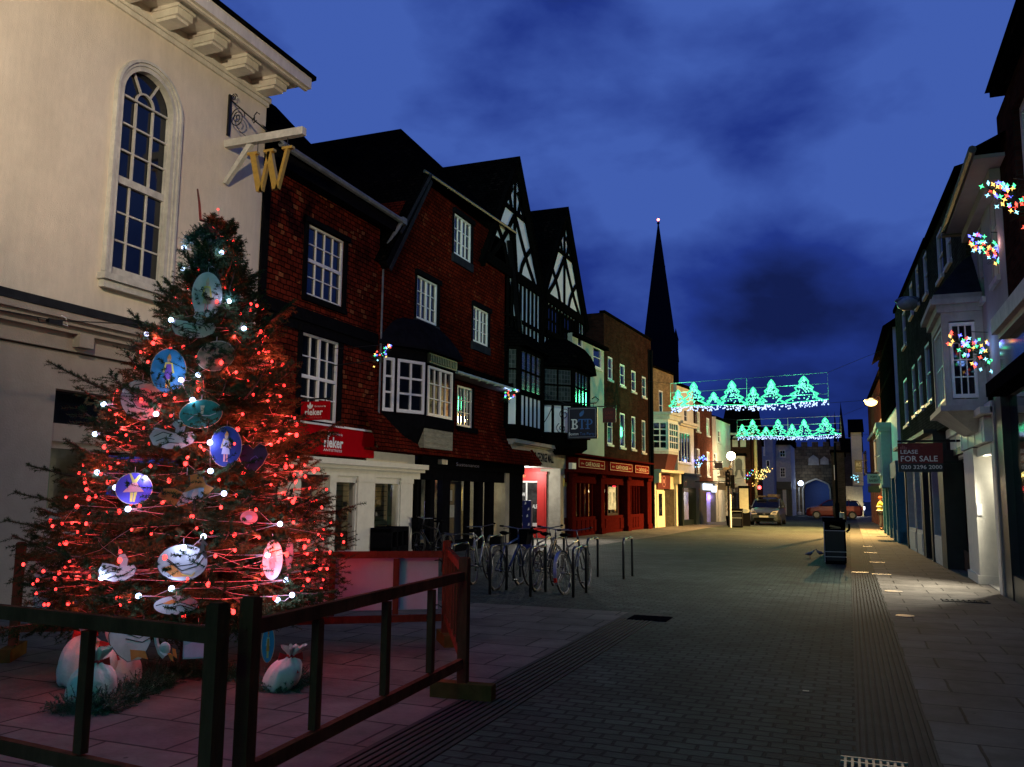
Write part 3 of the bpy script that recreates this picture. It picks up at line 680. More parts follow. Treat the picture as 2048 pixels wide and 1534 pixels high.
# ================================================================== LEFT 4 : twin gabled half timbered house
F4 = frame((-10.4, 0), (-10.4, 10), 'L')
b4 = thing('half_timbered_house', 'black and white half-timbered house with twin steep gables over a covered passage', 'building', (-10.4, 29, 0))
mb = MB(F4)
SP = 5.55
for cu_ in (26.4, 31.95):
    wall(mb, [(cu_ - 2.78, 9.0), (cu_ + 2.78, 9.0), (cu_, 13.05)], [], rev=.1, back=.3)
wall(mb, [(25.6, 6.4), (34.73, 6.4), (34.73, 9.0), (25.6, 9.0)], [(29.5, 33.6, 7.75, 8.85)], rev=.15, back=6)
wall(mb, [(26.0, 3.6), (34.73, 3.6), (34.73, 6.4), (26.0, 6.4)], [], v=-.1, back=6)
wl = mb.build('wall', M['plaster'], b4)
t = MB(F4)
def z2(x, y): return F4.fp(820 + x / 3.835, 320 + y / 3.835)
lines = [[(-1.2, 11.3), (1.2, 11.3)], [(0, 9.2), (0, 11.3)], [(0, 11.3), (0, 12.9)]]
for g_ in (-1, 1): lines += [[(0, 11.2), (g_ * .75, 10.35), (g_ * 1.35, 9.75), (g_ * 2.05, 9.2)], [(g_ * 1.75, 10.5), (g_ * 1.15, 10.05), (g_ * .75, 9.6), (g_ * .55, 9.2)], [(g_ * .95, 11.3), (g_ * .25, 12.1)], [(g_ * .3, 11.3), (g_ * .62, 12.0)], [(g_ * 2.5, 9.2), (g_ * .1, 12.75)]]
for L_ in lines:
    for cu_ in (26.4, 31.95):
        for a, c_ in zip(L_, L_[1:]): t.bar((a[0] + cu_, a[1]), (c_[0] + cu_, c_[1]), .17, .05, 0)
for cu_ in (26.4, 31.95):
    t.box(cu_ - 2.8, cu_ + 2.8, 0, .10, 8.88, 9.22)
    for g_ in (-1, 1): t.bar((cu_ + g_ * 2.95, 8.7), (cu_ - g_ * .05, 13.15), .24, .13, .04)
t.box(25.6, 34.73, 0, .08, 7.5, 7.62); t.box(25.6, 34.73, 0, .1, 6.3, 6.5)
x = 25.75
while x < 34.7:
    t.box(x, x + .12, 0, .06, 6.5, 8.9); x += .40
t.box(29.38, 33.72, 0, .12, 7.62, 7.78); t.box(29.4, 29.55, 0, .12, 7.6, 8.9); t.box(33.55, 33.7, 0, .12, 7.6, 8.9); t.box(29.05, 29.25, 0, .12, 6.5, 9)
x = 26.1
while x < 28.1: t.box(x, x + .1, .32, .36, 3.95, 4.95); x += .42
t.build('timber_frame', M['oak'], b4)
window(F4, b4, (29.5, 33.6, 7.75, 8.85), 8, 2, v=-.1, fm='oak', fw=.06, bar=.06)
rf = MB(F4)
for cu_ in (26.4, 31.95):
    A_ = (cu_, .2, 13.3)
    for g_ in (-1, 1):
        E_ = (cu_ + g_ * 3.02, .2, 8.75)
        rf.poly([A_, E_, (E_[0], -9, E_[2]), (cu_, -9, 13.3)]); rf.poly([(cu_, .2, 13.15), (cu_ + g_ * 2.92, .2, 8.72), (cu_ + g_ * 2.92, -9, 8.72), (cu_, -9, 13.15)])
        rf.poly([A_, E_, (cu_ + g_ * 2.92, .2, 8.72), (cu_, .2, 13.15)])
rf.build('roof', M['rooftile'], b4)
# first floor bays
def bay(fr, parent, u0, u1, v1, z0, z1, cant_=.5, rows=2, cols=4, ap=0, m_='oak', pane='leaded', name='bay_window'):
    P = [(u0 - cant_, 0), (u0, v1), (u1, v1), (u1 + cant_, 0)]
    q = MB(fr); q.plan(P, z1, z1 + .16); q.plan(P, z0 - .12, z0); 
    if ap: q.plan(P, z0 - ap, z0 - ap + .14)
    for p in P: q.plan([(p[0] - .07, p[1] - .07), (p[0] + .07, p[1] - .07), (p[0] + .07, p[1] + .03), (p[0] - .07, p[1] + .03)], z0 - ap, z1)
    bo_ = q.build(name, M[m_], parent)
    for k in range(3):
        a, c_ = Vector(P[k]), Vector(P[k + 1]); ln = (c_ - a).length
        A = fr.w(a.x, a.y, 0); B = fr.w(c_.x, c_.y, 0); d = B - A
        nn = fr.n if k == 1 else (Vector((d.y, -d.x, 0)) if Vector((d.y, -d.x, 0)).dot(fr.n) > 0 else Vector((-d.y, d.x, 0)))
        f_ = Fr(A, d, nn)
        window(f_, bo_, (.08, ln - .08, z0, z1), cols if k == 1 else max(1, int(cols * ln / (u1 - u0))), rows, v=-.03, fm=m_, fw=.05, bar=.06, pane=pane, name='casement')
        if ap:
            w_ = MB(f_); w_.box(.08, ln - .08, -.06, -.03, z0 - ap + .14, z0 - .12); w_.build('panel', M['plaster'], bo_)
            s_ = MB(f_); n_ = max(1, int(ln / .4)); 
            for i in range(n_ + 1): s_.box(.08 + (ln - .16) * i / n_ - .05, .08 + (ln - .16) * i / n_ + .05, -.05, .0, z0 - ap + .14, z0 - .12)
            s_.build('stud', M[m_], bo_)
    return bo_
M['leaded'] = brick('leaded_glass', (.02, .03, .025), (.05, .06, .05), (.08, .085, .08), .12, .16, .012, rough=.15, bump=.05, offset=0, spec=.7, dirt=.5)
bay(F4, b4, 26.0, 28.2, .42, 5.02, 6.45, .3, 2, 4, ap=1.25)
bay(F4, b4, 30.2, 32.2, .98, 5.02, 6.30, .9, 2, 4, ap=1.25)
q = MB(F4); pr_ = [(29.1, 0), (29.9, 1.2), (32.5, 1.2), (33.4, 0)]; zz = 6.42
q.plan(pr_, 6.34, 6.42)
for k in range(1, 6):
    s_ = 1 - .75 * (k / 5) ** 1.8; nx = [(31.2 + (p[0] - 31.2) * s_, p[1] * s_) for p in [(29.1, 0), (29.9, 1.2), (32.5, 1.2), (33.4, 0)]]; nz = 6.42 + 1.15 * math.sin(k / 5 * math.pi / 2)
    q.loftplan(pr_, zz, nx, nz); pr_, zz = nx, nz
q.poly([(p[0], p[1], zz) for p in pr_])
pr_ = [(25.6, 0), (25.9, .7), (28.4, .7), (28.7, 0)]; q.plan(pr_, 6.5, 6.58); q.loftplan(pr_, 6.58, [(25.6, 0), (25.9, .05), (28.4, .05), (28.7, 0)], 7.2)
q.build('bay_roof', M['rooftile'], b4)
q = MB(F4); q.plan([(25.8, 0), (26.0, .42), (28.2, .42), (29.3, 0)], 3.45, 3.78); q.plan([(29.4, 0), (30.2, .9), (32.2, .9), (33.0, 0)], 3.4, 3.78); q.loftplan([(29.8, 0), (30.4, .5), (32.0, .5), (32.6, 0)], 3.1, [(29.4, 0), (30.2, .9), (32.2, .9), (33.0, 0)], 3.4)
q.box(26, 34.7, -.1, .1, 3.45, 3.7)
for k in range(4): q.box(26.4 + k * .42, 26.5 + k * .42, .42, .47, 3.55, 3.65)
q.build('jetty', M['oak'], b4)
# stone entrance of the covered passage
st = MB(F4); fx = [(25.9, 31.1, 0, 2.62)]
st.box(25.8, 32.6, .0, .25, 2.62, 3.3); st.box(25.75, 32.65, .0, .38, 3.3, 3.42); st.box(25.7, 32.7, 0, .30, 3.24, 3.3)
st.box(30.95, 32.5, -.6, .2, 0, 2.62); st.box(30.95, 32.5, .2, .23, 0, .5); st.box(25.6, 25.95, -.6, .1, 0, 2.62)
st.build('stone_portal', M['stone'], b4)
text(F4, b4, 'OLD GEORGE MALL', F4.fp(1062, 905, .25)[0], F4.fp(1107, 918, .25)[0], 2.78, 3.10, .252, M['black'], bold=.02)
text(F4, b4, 'OLD', 31.45, 31.95, 1.50, 1.62, .202, plain('worn_engraving', (.2, .18, .15))); text(F4, b4, 'GEORGE', 31.25, 32.15, 1.33, 1.45, .202, MATS['worn_engraving']); text(F4, b4, 'MALL', 31.4, 32.05, 1.16, 1.28, .202, MATS['worn_engraving'])
q = MB(F4); q.box(31.25, 32.15, .2, .22, 1.95, 2.4); no = q.build('notice', plain('yellow_notice', (.55, .47, .10), .6, var=.1), b4)
q = MB(F4); q.box(31.28, 32.12, .22, .225, 2.27, 2.37); q.build('notice_header', M['letter_white'], no)
q = MB(F4); q.box(31.5, 32.0, .23, .5, 2.62, 2.86); q.lathe(tuple((31.75, .4, 2.6)), [(.11, 0), (.1, -.07), (.05, -.11), (0, -.12)], 10); q.build('camera_housing', M['letter_white'], b4)
# inside passage
ps = MB(F4); ps.box(25.9, 31.0, -9, 0, 2.64, 2.7); ps.k = 1; ps.box(25.8, 25.9, -9, 0, 0, 2.64); ps.box(25.9, 31.0, -9.1, -9, 0, 2.64)
ps.build('passage', [plain('passage_ceiling', (.75, .73, .68), .8, var=.04, bump=0), plain('passage_wall', (.5, .48, .43), .8)], b4)
FP_ = Fr((-10.4, 30.94), (-1, 0), (0, -1))   # wall of the passage facing the camera; u goes into the passage
FPc = Fr((-12.4, 30.94), (1, 0), (0, -1))
rs = MB(FPc); ux = lambda x: PY(x, 1000, 30.94).x + 12.4
rs.box(-4, 2.0, -.2, -.1, 0, 2.64); rs.box(-4, ux(1076), 0, .06, 2.15, 2.5); rs.box(ux(1076), ux(1094), 0, .1, 0, 2.5); rs.box(-4, ux(1076), 0, .06, 0, .42); rs.box(ux(1079), ux(1091), .1, .12, .35, 1.9); rs.box(ux(1076) - .03, ux(1094) + .03, .0, .13, 2.4, 2.5)
ro = rs.build('red_shop_front', plain('coral_red_paint', (.50, .025, .022), .45, var=.08, bump=.03), b4)
rs = MB(FPc); rs.box(-4, ux(1076), .0, .03, .42, .55); rs.box(-4, ux(1076), 0, .03, 2.08, 2.15); rs.box(ux(1021), ux(1028), 0, .05, .42, 2.15); rs.box(ux(1052), ux(1055), 0, .03, .5, 2.1); rs.build('window_frame', M['white'], ro)
rs = MB(FPc); rs.poly([(-4, -.02, .5), (ux(1076), -.02, .5), (ux(1076), -.02, 2.1), (-4, -.02, 2.1)]); rs.build('pane', plain('grey_shop_glass', (.03, .03, .03), .2, var=.8, scale=3, bump=0), ro)
for (s_, a, c_, z0, z1) in (('GE', 1027, 1038, 2.24, 2.38), ('1937', 1042, 1052, 2.28, 2.36), ):
    text(FPc, ro, s_, ux(a), ux(c_), z0, z1, .062, plain('gold_lettering', (.7, .6, .2)))
for (s_, a, c_, z0, z1) in (('NOW', 1036, 1050, 1.55, 1.7), ('COSTA', 1034, 1049, 1.03, 1.17), ('&', 1040, 1044, .93, 1.0), ('GRAHAM', 1034, 1050, .78, .9), ('SALE', 1062, 1075, 1.1, 1.25)):
    text(FPc, ro, s_ if s_ != 'COSTA' else 'COUNTY', ux(a), ux(c_), z0, z1, -.01, 'letter_white', bold=.02)
lamp('passage_lamp', 'POINT', F4.w(29.6, -1.0, 2.45), 120, (1, .97, .9), .12); lamp('passage_lamp', 'POINT', F4.w(28.0, -.2, 2.45), 30, (1, .97, .85), .3)
lamp('passage_spill', 'SPOT', F4.w(28.6, -.4, 2.5), 1100, (1, .97, .88), .4, rot=tuple(F4.w(27.6, 2.2, 0)), spot=math.radians(125), blend=.5)
q = MB(F4); q.box(29.3, 29.9, -1.1, -.9, 2.60, 2.64); q.box(27.7, 28.3, -.3, -.1, 2.60, 2.64); q.build('ceiling_light', emit('lamp_white', (1, .97, .9), 8), b4)
# tea room hanging sign
bt = thing('hanging_sign', 'dark blue square hanging sign with large letters and a leaf on a scrolled iron bracket', 'sign', (-9.0, 29.2, 4.4))
FB = Fr((-10.4, 29.2), (1, 0), (0, -1))
u0 = PY(1136, 850, 29.2).x + 10.4; u1 = PY(1195, 850, 29.2).x + 10.4; za = PY(1136, 815, 29.2).z; zb = PY(1136, 878, 29.2).z
q = MB(FB); q.box(u0, u1, -.05, .05, zb, za); bo_ = q.build('board', plain('navy_sign', (.006, .008, .02), .45, var=.1, bump=0), bt)
q = MB(FB)
for (a, c_, e, f_) in ((u0 + .05, u1 - .05, za - .07, za - .05), (u0 + .05, u1 - .05, zb + .05, zb + .07), (u0 + .05, u0 + .07, zb + .05, za - .05), (u1 - .07, u1 - .05, zb + .05, za - .05)): q.box(a, c_, .05, .056, e, f_)
q.build('border', plain('grey_line', (.25, .25, .27)), bo_)
W_ = u1 - u0; H_ = za - zb
def slab(q, s_, a, c_, z0, z1, th):
    w_ = c_ - a
    if s_ == 'B':
        q.box(a + .02, a + .02 + th, .05, .058, z0, z1); q.box(a - .02, a + w_ * .6, .05, .057, z0, z0 + th * .6); q.box(a - .02, a + w_ * .6, .05, .057, z1 - th * .6, z1); q.box(a + .02, a + w_ * .6, .05, .057, (z0 + z1) / 2 - th * .3, (z0 + z1) / 2 + th * .3)
        for (zc, r_, rx) in (((z0 * 3 + z1) / 4, (z1 - z0) / 4, 1.0), ((z0 + 3 * z1) / 4, (z1 - z0) / 4, .85)):
            for i in range(8):
                t0 = -math.pi / 2 + math.pi * i / 8; t1 = t0 + math.pi / 8; x_ = a + w_ * .55
                q.prism([(x_ + (w_ * .42 * rx) * math.cos(t0), zc + r_ * math.sin(t0)), (x_ + (w_ * .42 * rx) * math.cos(t1), zc + r_ * math.sin(t1)), (x_ + (w_ * .42 * rx - th) * math.cos(t1), zc + (r_ - th * .6) * math.sin(t1)), (x_ + (w_ * .42 * rx - th) * math.cos(t0), zc + (r_ - th * .6) * math.sin(t0))], .05, .058)
    elif s_ == 'T':
        m_ = (a + c_) / 2; q.box(m_ - th / 2, m_ + th / 2, .05, .058, z0, z1); q.box(a, c_, .05, .057, z1 - th * .5, z1); q.box(a, a + th * .5, .05, .059, z1 - th * 1.6, z1); q.box(c_ - th * .5, c_, .05, .059, z1 - th * 1.6, z1); q.box(m_ - th * 1.1, m_ + th * 1.1, .05, .057, z0, z0 + th * .5)
    elif s_ == 'P':
        q.box(a + .04, a + .04 + th, .05, .058, z0, z1); q.box(a - .02, a + .04 + th * 1.7, .05, .057, z0, z0 + th * .5); q.box(a - .02, a + w_ * .6, .05, .057, z1 - th * .5, z1); zm = z0 + (z1 - z0) * .42; q.box(a, a + w_ * .6, .05, .057, zm, zm + th * .5)
        for i in range(8):
            t0 = -math.pi / 2 + math.pi * i / 8; t1 = t0 + math.pi / 8; x_ = a + w_ * .55; zc = (zm + z1) / 2; r_ = (z1 - zm) / 2
            q.prism([(x_ + (w_ * .4) * math.cos(t0), zc + r_ * math.sin(t0)), (x_ + (w_ * .4) * math.cos(t1), zc + r_ * math.sin(t1)), (x_ + (w_ * .4 - th) * math.cos(t1), zc + (r_ - th * .5) * math.sin(t1)), (x_ + (w_ * .4 - th) * math.cos(t0), zc + (r_ - th * .5) * math.sin(t0))], .05, .058)
q = MB(FB); slab(q, 'B', u0 + W_ * .14, u0 + W_ * .36, zb + H_ * .30, zb + H_ * .62, .065); q.build('letter', plain('ivory_letter', (.75, .74, .68)), bo_)
q = MB(FB); slab(q, 'T', u0 + W_ * .37, u0 + W_ * .61, zb + H_ * .30, zb + H_ * .62, .06); q.build('letter', plain('blue_letter', (.05, .14, .34)), bo_)
q = MB(FB); slab(q, 'P', u0 + W_ * .62, u0 + W_ * .86, zb + H_ * .30, zb + H_ * .62, .06); q.build('letter', MATS['blue_letter'], bo_)
q = MB(FB); lf_ = [(.42, .70), (.40, .78), (.46, .85), (.55, .90), (.56, .82), (.52, .74), (.46, .70)]; q.prism([(u0 + W_ * a, zb + H_ * c_) for a, c_ in lf_], .05, .057); q.build('leaf', MATS['blue_letter'], bo_)
text(FB, bo_, 'Boston', u0 + W_ * .05, u0 + W_ * .37, zb + H_ * .11, zb + H_ * .20, .056, 'letter_white'); text(FB, bo_, 'Tea Party', u0 + W_ * .42, u0 + W_ * .92, zb + H_ * .08, zb + H_ * .20, .056, MATS['blue_letter'])
q = MB(FB); q.tube([(0, 0, za + .13), (u1 - .05, 0, za + .13), (u1 + .05, 0, za + .25), (u1 - .08, 0, za + .36), (u1 - .2, 0, za + .28)], .022, 6); q.tube([(.0, 0, za + .7), (.3, 0, za + .45), (.6, 0, za + .3), (1.0, 0, za + .14)], .015, 5)
for x_ in (u0 + .15, u1 - .15): q.tube([(x_, 0, za), (x_, 0, za + .13)], .012, 5)
def spiral(cx, cz, R, tn, s0=0, n=40): return [(cx + R * (1 - i / n * .85) * math.cos(s0 + tn * 2 * math.pi * i / n), 0, cz + R * (1 - i / n * .85) * math.sin(s0 + tn * 2 * math.pi * i / n)) for i in range(n)]
q.tube(spiral(u0 - .15, za - .25, .22, 1.6), .014, 5); q.tube(spiral(u0 - .25, za - .75, .2, 1.5, 2), .014, 5); q.tube([(0, 0, za - 1.0), (.1, 0, za - .6), (.3, 0, za - .3), (.5, 0, za + .1)], .014, 5)
q.build('bracket', M['iron'], bt)
# ================================================================== LEFT 5/6 : green tinged render + brown brick over the red cafe
F6 = frame((-10.2, 32.2), (-9.5, 43.3), 'L')
def simple(fr, name, label, px0, px1, ztop, zbot, matw, wins=(), cols=2, rows=4, v=0., back=6, roofm='rooftile', rise=1.5, fm='white', sill='offwhite', yref=850, eave=.2, parapet=False, pane='pane', rail=None, loc=None, u=None, over=0):
    """one flat fronted house: px0/px1 are its left and right picture edges at yref"""
    a, c_ = u if u else (fr.fp(px0, yref)[0], fr.fp(px1, yref)[0])
    if a > c_: a, c_ = c_, a
    cc = fr.w((a + c_) / 2, v, 0)
    t_ = thing(name, label, 'building', (cc.x, cc.y, 0))
    H = []
    for w_ in wins:
        r_ = fr.rect(*w_[:4]); 
        if r_[0] > r_[1]: r_ = (r_[1], r_[0], r_[2], r_[3])
        H.append(r_)
    q = MB(fr); wall(q, [(a, zbot), (c_, zbot), (c_, ztop), (a, ztop)], H, v=v, back=back, rev=.1); q.build('wall', M[matw] if matw in M else MATS[matw], t_)
    for k, r_ in enumerate(H):
        w_ = wins[k]; cc_, rr_ = (w_[4], w_[5]) if len(w_) > 5 else (cols, rows)
        window(fr, t_, r_, cc_, rr_, v=v - .06, fm=fm, sill=sill, fw=.07, bar=.03, rail=rail, pane=pane)
    q = MB(fr)
    if parapet: q.box(a - .03, c_ + .03, v - .2, v + .06, ztop, ztop + .12); q.poly([(a, v - .2, ztop + .02), (c_, v - .2, ztop + .02), (c_, v - back, ztop + .02), (a, v - back, ztop + .02)])
    else:
        q.poly([(a - over, v + eave, ztop - .02), (c_ + over, v + eave, ztop - .02), (c_ + over, v - back / 2, ztop + rise), (a - over, v - back / 2, ztop + rise)]); q.poly([(a - over, v - back, ztop), (c_ + over, v - back, ztop), (c_ + over, v - back / 2, ztop + rise), (a - over, v - back / 2, ztop + rise)])
        q.box(a - over, c_ + over, v, v + eave, ztop - .14, ztop - .03)
        for x_ in (a, c_): q.poly([(x_, v, ztop), (x_, v - back, ztop), (x_, v - back / 2, ztop + rise)])
    q.build('roof', M[roofm], t_)
    return t_, a, c_
M['greenrender'] = plain('pale_render', (.36, .40, .33), .85, var=.1, scale=1.5, bump=.2)
b5, a5, c5 = simple(F6, 'pale_rendered_house', 'narrow pale rendered house between the twin timber gables and the brown brick block', 0, 0, 8.15, 3.25, 'greenrender',
    [(1155, 1166, 672, 708), (1186, 1203, 690, 733)], 1, 2, u=(0.2, F6.fp(1208, 800)[0]), rise=.9, eave=.25)
b6, a6, c6 = simple(F6, 'brown_brick_block', 'brown brick three-storey block with two rows of four sash windows over the red cafe', 0, 0, 9.75, 3.2, 'brickbrown',
    [(1216, 1225, 712, 758), (1240, 1249.5, 727, 770), (1263, 1271.5, 740, 782), (1284, 1292, 752, 793),
     (1214.5, 1225, 818, 888), (1240, 1250, 825, 894), (1263, 1271, 832, 898), (1284, 1291, 840, 905)], 1, 2, u=(c5 + .01, F6.fp(1303, 800)[0]), parapet=True)
# cafe
cf = MB(F6); cu0 = F6.fp(1141, 1000, .3)[0]; cu1 = F6.fp(1301, 1000, .3)[0]
cf.box(cu0, cu1, -.3, .1, 0, .75); cf.box(cu0, cu1, 0, .45, 2.5, 2.62); cf.box(cu0, cu1, 0, .2, 2.62, 3.2); cf.box(cu0, cu1, .0, .5, 3.18, 3.25); cf.box(cu0, cu1, -.1, .12, 2.1, 2.5)
cxs = [1141, 1148, 1199, 1206, 1221, 1243, 1252, 1258, 1284, 1292, 1300]
cu = [F6.fp(x, 1000, .2)[0] for x in cxs]
for i in (0, 2, 6, 9): cf.box(cu[i], cu[i + 1] + .0, -.2, .28, 0, 2.5); cf.box(cu[i] - .03, cu[i + 1] + .03, -.2, .34, 2.35, 2.62); cf.box(cu[i] - .02, cu[i + 1] + .02, 0, .32, 0, .25)
def mull(a, c_, n):
    for k in range(n + 1): x_ = a + (c_ - a) * k / n; cf.box(x_ - .03, x_ + .03, -.05, .06, .75, 2.1)
    for k in range(n): x_ = a + (c_ - a) * k / n; cf.box(x_ + .05, a + (c_ - a) * (k + 1) / n - .05, .1, .13, .15, .62)
mull(cu[1], cu[2], 6); mull(cu[3], cu[4], 2); mull(cu[5], cu[6], 1); mull(cu[7], cu[8], 5)
cf.build('cafe_front', M['maroon'], b6)
g = MB(F6); g.poly([(cu0, 0, .75), (cu1, 0, .75), (cu1, 0, 2.1), (cu0, 0, 2.1)]); g.build('shop_window', M['glass'], b6)
d = MB(F6); d.box(cu[4], cu[5], -.02, .05, 0, .85); d.box(cu[4], cu[4] + .12, -.02, .05, .85, 2.1); d.box(cu[5] - .12, cu[5], -.02, .05, .85, 2.1); do = d.build('door', plain('black_cafe_door', (.02, .01, .01), .4), b6)
d = MB(F6); d.box(cu[4] + .2, cu[5] - .3, .02, .03, 1.0, 2.0); d.build('door_poster', plain('door_poster', (.5, .55, .55), .6, var=.7, scale=4, bump=0), do)
text(F6, do, 'T', cu[4] + .3, cu[5] - .45, 1.3, 1.9, .032, 'letter_white', bold=.04)
i_ = MB(F6); i_.box(cu0, cu1, -3, -2.9, 0, 2.6); i_.k = 1; i_.box(cu0, cu1, -3, -.2, 0, .03); i_.k = 2; 
for k in range(9): x_ = cu0 + 1 + k * 1.35; i_.box(x_, x_ + .6, -1.6, -1.5, .75 + .0, 1.3 + .3 * (k % 2)); i_.box(x_ + .1, x_ + .2, -1.0, -.9, 0, .9)
i_.box(cu0, cu1, -3, 0, 2.6, 2.66)
i_.build('interior', [plain('cafe_wall', (.22, .13, .07), .8, var=.6, scale=2), plain('cafe_floor', (.1, .06, .04), .6), plain('cafe_furniture', (.3, .22, .12), .6, var=.6, scale=3)], b6)
lamp('cafe_lamp', 'POINT', F6.w(cu[1] + 1.5, -1.4, 2.2), 9, (1, .75, .45), .1); lamp('cafe_lamp', 'POINT', F6.w(cu[7] + .5, -1.3, 2.2), 7, (1, .6, .4), .1)
q = MB(F6)
for k in range(5): x_ = cu0 + 1.2 + k * 2.4; q.lathe((x_, -1.2, 1.75), [(.0, .16), (.05, .15), (.09, .02), (.085, 0)], 8)
q.build('pendant_light', emit('warm_bulb', (1, .75, .4), 3), b6)
ns = M['letter_white']; gl = plain('cream_lettering', (.62, .50, .30))
for (xa, xb) in ((1157, 1210), (1220, 1265), (1270, 1298)):
    a, c_ = F6.fp(xa, 930, .25)[0], F6.fp(xb, 930, .25)[0]
    q = MB(F6); q.box(a, c_, .2, .25, 2.7, 3.1); fo = q.build('fascia_sign', plain('cafe_red', (.17, .012, .012), .6, var=.1, bump=.02, spec=.1), b6)
    q = MB(F6)
    for (e, f_, g_, h_) in ((a + .04, c_ - .04, 2.73, 2.745), (a + .04, c_ - .04, 3.05, 3.065), (a + .04, a + .07, 2.73, 3.065), (c_ - .07, c_ - .04, 2.73, 3.065)): q.box(e, f_, .25, .254, g_, h_)
    q.build('sign_border', gl, fo)
    text(F6, fo, 'CAFÉ ROUGE', a + (c_ - a) * .25, a + (c_ - a) * .78, 2.80, 3.0, .254, gl, bold=.01)
    text(F6, fo, 'bar', a + (c_ - a) * .83, a + (c_ - a) * .93, 2.85, 2.93, .254, gl); text(F6, fo, 'the', a + (c_ - a) * .08, a + (c_ - a) * .19, 2.85, 2.93, .254, gl)
dn = emit('red_glow_tube', (1, .03, .04), 3)
q = MB(F6); q.box(cu[7], cu[8], -.6, -.57, 2.02, 2.08); q.box(cu[5] - .9, cu[5] - .2, -.8, -.78, 2.05, 2.09); q.build('red_strip_light', dn, b6)
lamp('cafe_red_lamp', 'POINT', F6.w(cu[7] + .8, -.4, 2.0), 3, (1, .08, .06), .05)
# small maroon hanging sign of the cafe
FHc = Fr(F6.w(3.2, 0, 0), (1, 0), (0, -1)); Yh = F6.w(3.2, 0, 0).y
u0 = PY(1206, 850, Yh).x - FHc.o.x; u1 = PY(1232, 850, Yh).x - FHc.o.x; za = PY(1218, 816, Yh).z; zb = PY(1218, 845, Yh).z
hs = thing('hanging_sign', 'small plain maroon hanging sign on the brown brick block beside the blue square sign', 'sign', tuple(FHc.w(u0, 0, zb)))
q = MB(FHc); q.box(u0, u1, -.05, .05, zb, za); ho = q.build('board', plain('maroon_board', (.09, .012, .012), .5), hs)
q = MB(FHc); q.box(0, u1, -.02, .02, za + .06, za + .1); q.box(u0 + .1, u0 + .13, -.01, .01, za, za + .07); q.box(u1 - .13, u1 - .1, -.01, .01, za, za + .07); q.build('bracket', M['iron'], hs)
text(FHc, ho, 'CAFE', u0 + .12, u1 - .12, zb + (za - zb) * .55, zb + (za - zb) * .75, .052, plain('dull_red_lettering', (.3, .04, .03))); text(FHc, ho, 'ROUGE', u0 + .12, u1 - .12, zb + (za - zb) * .25, zb + (za - zb) * .45, .052, MATS['dull_red_lettering'])
# ================================================================== LEFT 7.. : buff brick with white bay etc.
F7 = frame((-9.5, 43.3), (-8.85, 47.8), 'L')
q = MB(F7); q.tube([(.25, .1, .1), (.25, .1, 9.2)], .09, 8); q.box(0, .5, -3, .04, 0, 9.2); tag(q.build('drainpipe', M['black']), 'black drainpipe running full height between the brown and buff brick fronts', 'drainpipe')
b7, a7, c7 = simple(F7, 'buff_brick_house', 'tall narrow buff brick house with a white bay window beside the black drainpipe', 0, 0, 8.35, 2.9, 'brickbuff', [(1318, 1326, 780, 840, 1, 2)], 1, 3, u=(.5, F7.fp(1347, 780)[0]), parapet=True)
q = MB(F7); bx = [F7.fp(x, 960, .1)[0] for x in (1310, 1317, 1330, 1343, 1352, 1358)]
q.box(.5, c7, -.2, .0, 0, 2.9); q.box(.5, c7 + .1, 0, .5, 2.85, 3.0); q.box(.55, .85, 0, .35, 2.3, 2.85); q.box(c7 - .25, c7 + .05, 0, .35, 2.3, 2.85); q.box(.5, .7, 0, .12, 0, 2.85); q.box(c7 - .15, c7 + .1, 0, .12, 0, 2.85)
q.box(1.0, 2.2, 0, .05, 0, 1.9)
q.build('shop_front', plain('cream_joinery', (.62, .56, .40), .5, var=.08, bump=.05), b7)
q = MB(F7); q.box(.95, 2.9, .05, .12, 2.0, 2.8); so = q.build('fascia_sign', plain('dark_red_board', (.10, .015, .012), .5), b7)
q = MB(F7); q.lathe((0, 0, 0), [(0, 0)], 3); q = MB(F7)
for i in range(20):
    t0 = 2 * math.pi * i / 20; t1 = 2 * math.pi * (i + 1) / 20
    q.prism([(1.9 + .3 * math.cos(t0), 2.4 + .3 * math.sin(t0)), (1.9 + .3 * math.cos(t1), 2.4 + .3 * math.sin(t1)), (1.9 + .26 * math.cos(t1), 2.4 + .26 * math.sin(t1)), (1.9 + .26 * math.cos(t0), 2.4 + .26 * math.sin(t0))], .12, .125)
q.box(1.8, 2.0, .12, .125, 2.3, 2.5); q.build('sign_ring', plain('pink_grey_lettering', (.45, .2, .18)), so)
q = MB(F7); q.box(1.25, 1.75, .05, .07, .6, 1.75); q.build('door_pane', M['pane'], b7)
q = MB(F7); q.box(c7 * .55, c7 - .2, .0, .02, 0, 2.0); q.build('rendered_panel', M['brickdark'], b7)
bq = bay(F7, b7, .9, 2.5, .75, 4.05, 5.45, .5, 4, 4, m_='white', pane='pane'); 
q = MB(F7); P9 = [(.35, 0), (.85, .85), (2.55, .85), (3.1, 0)]; q.plan(P9, 5.6, 5.85); q.plan([(.3, 0), (.8, .95), (2.6, .95), (3.2, 0)], 5.85, 5.98); q.plan([(.4, 0), (.9, .75), (2.5, .75), (3.0, 0)], 3.8, 3.95); q.build('bay_cornice', M['offwhite'], b7)
q = MB(F7); q.loftplan([(.7, 0), (1.0, .5), (2.4, .5), (2.7, 0)], 2.98, [(.4, 0), (.9, .72), (2.5, .72), (3.0, 0)], 3.8); q.build('bay_apron', plain('dark_red_apron', (.10, .02, .015), .6), b7)
F8 = frame((-8.85, 47.8), (-8.35, 51.6), 'L')
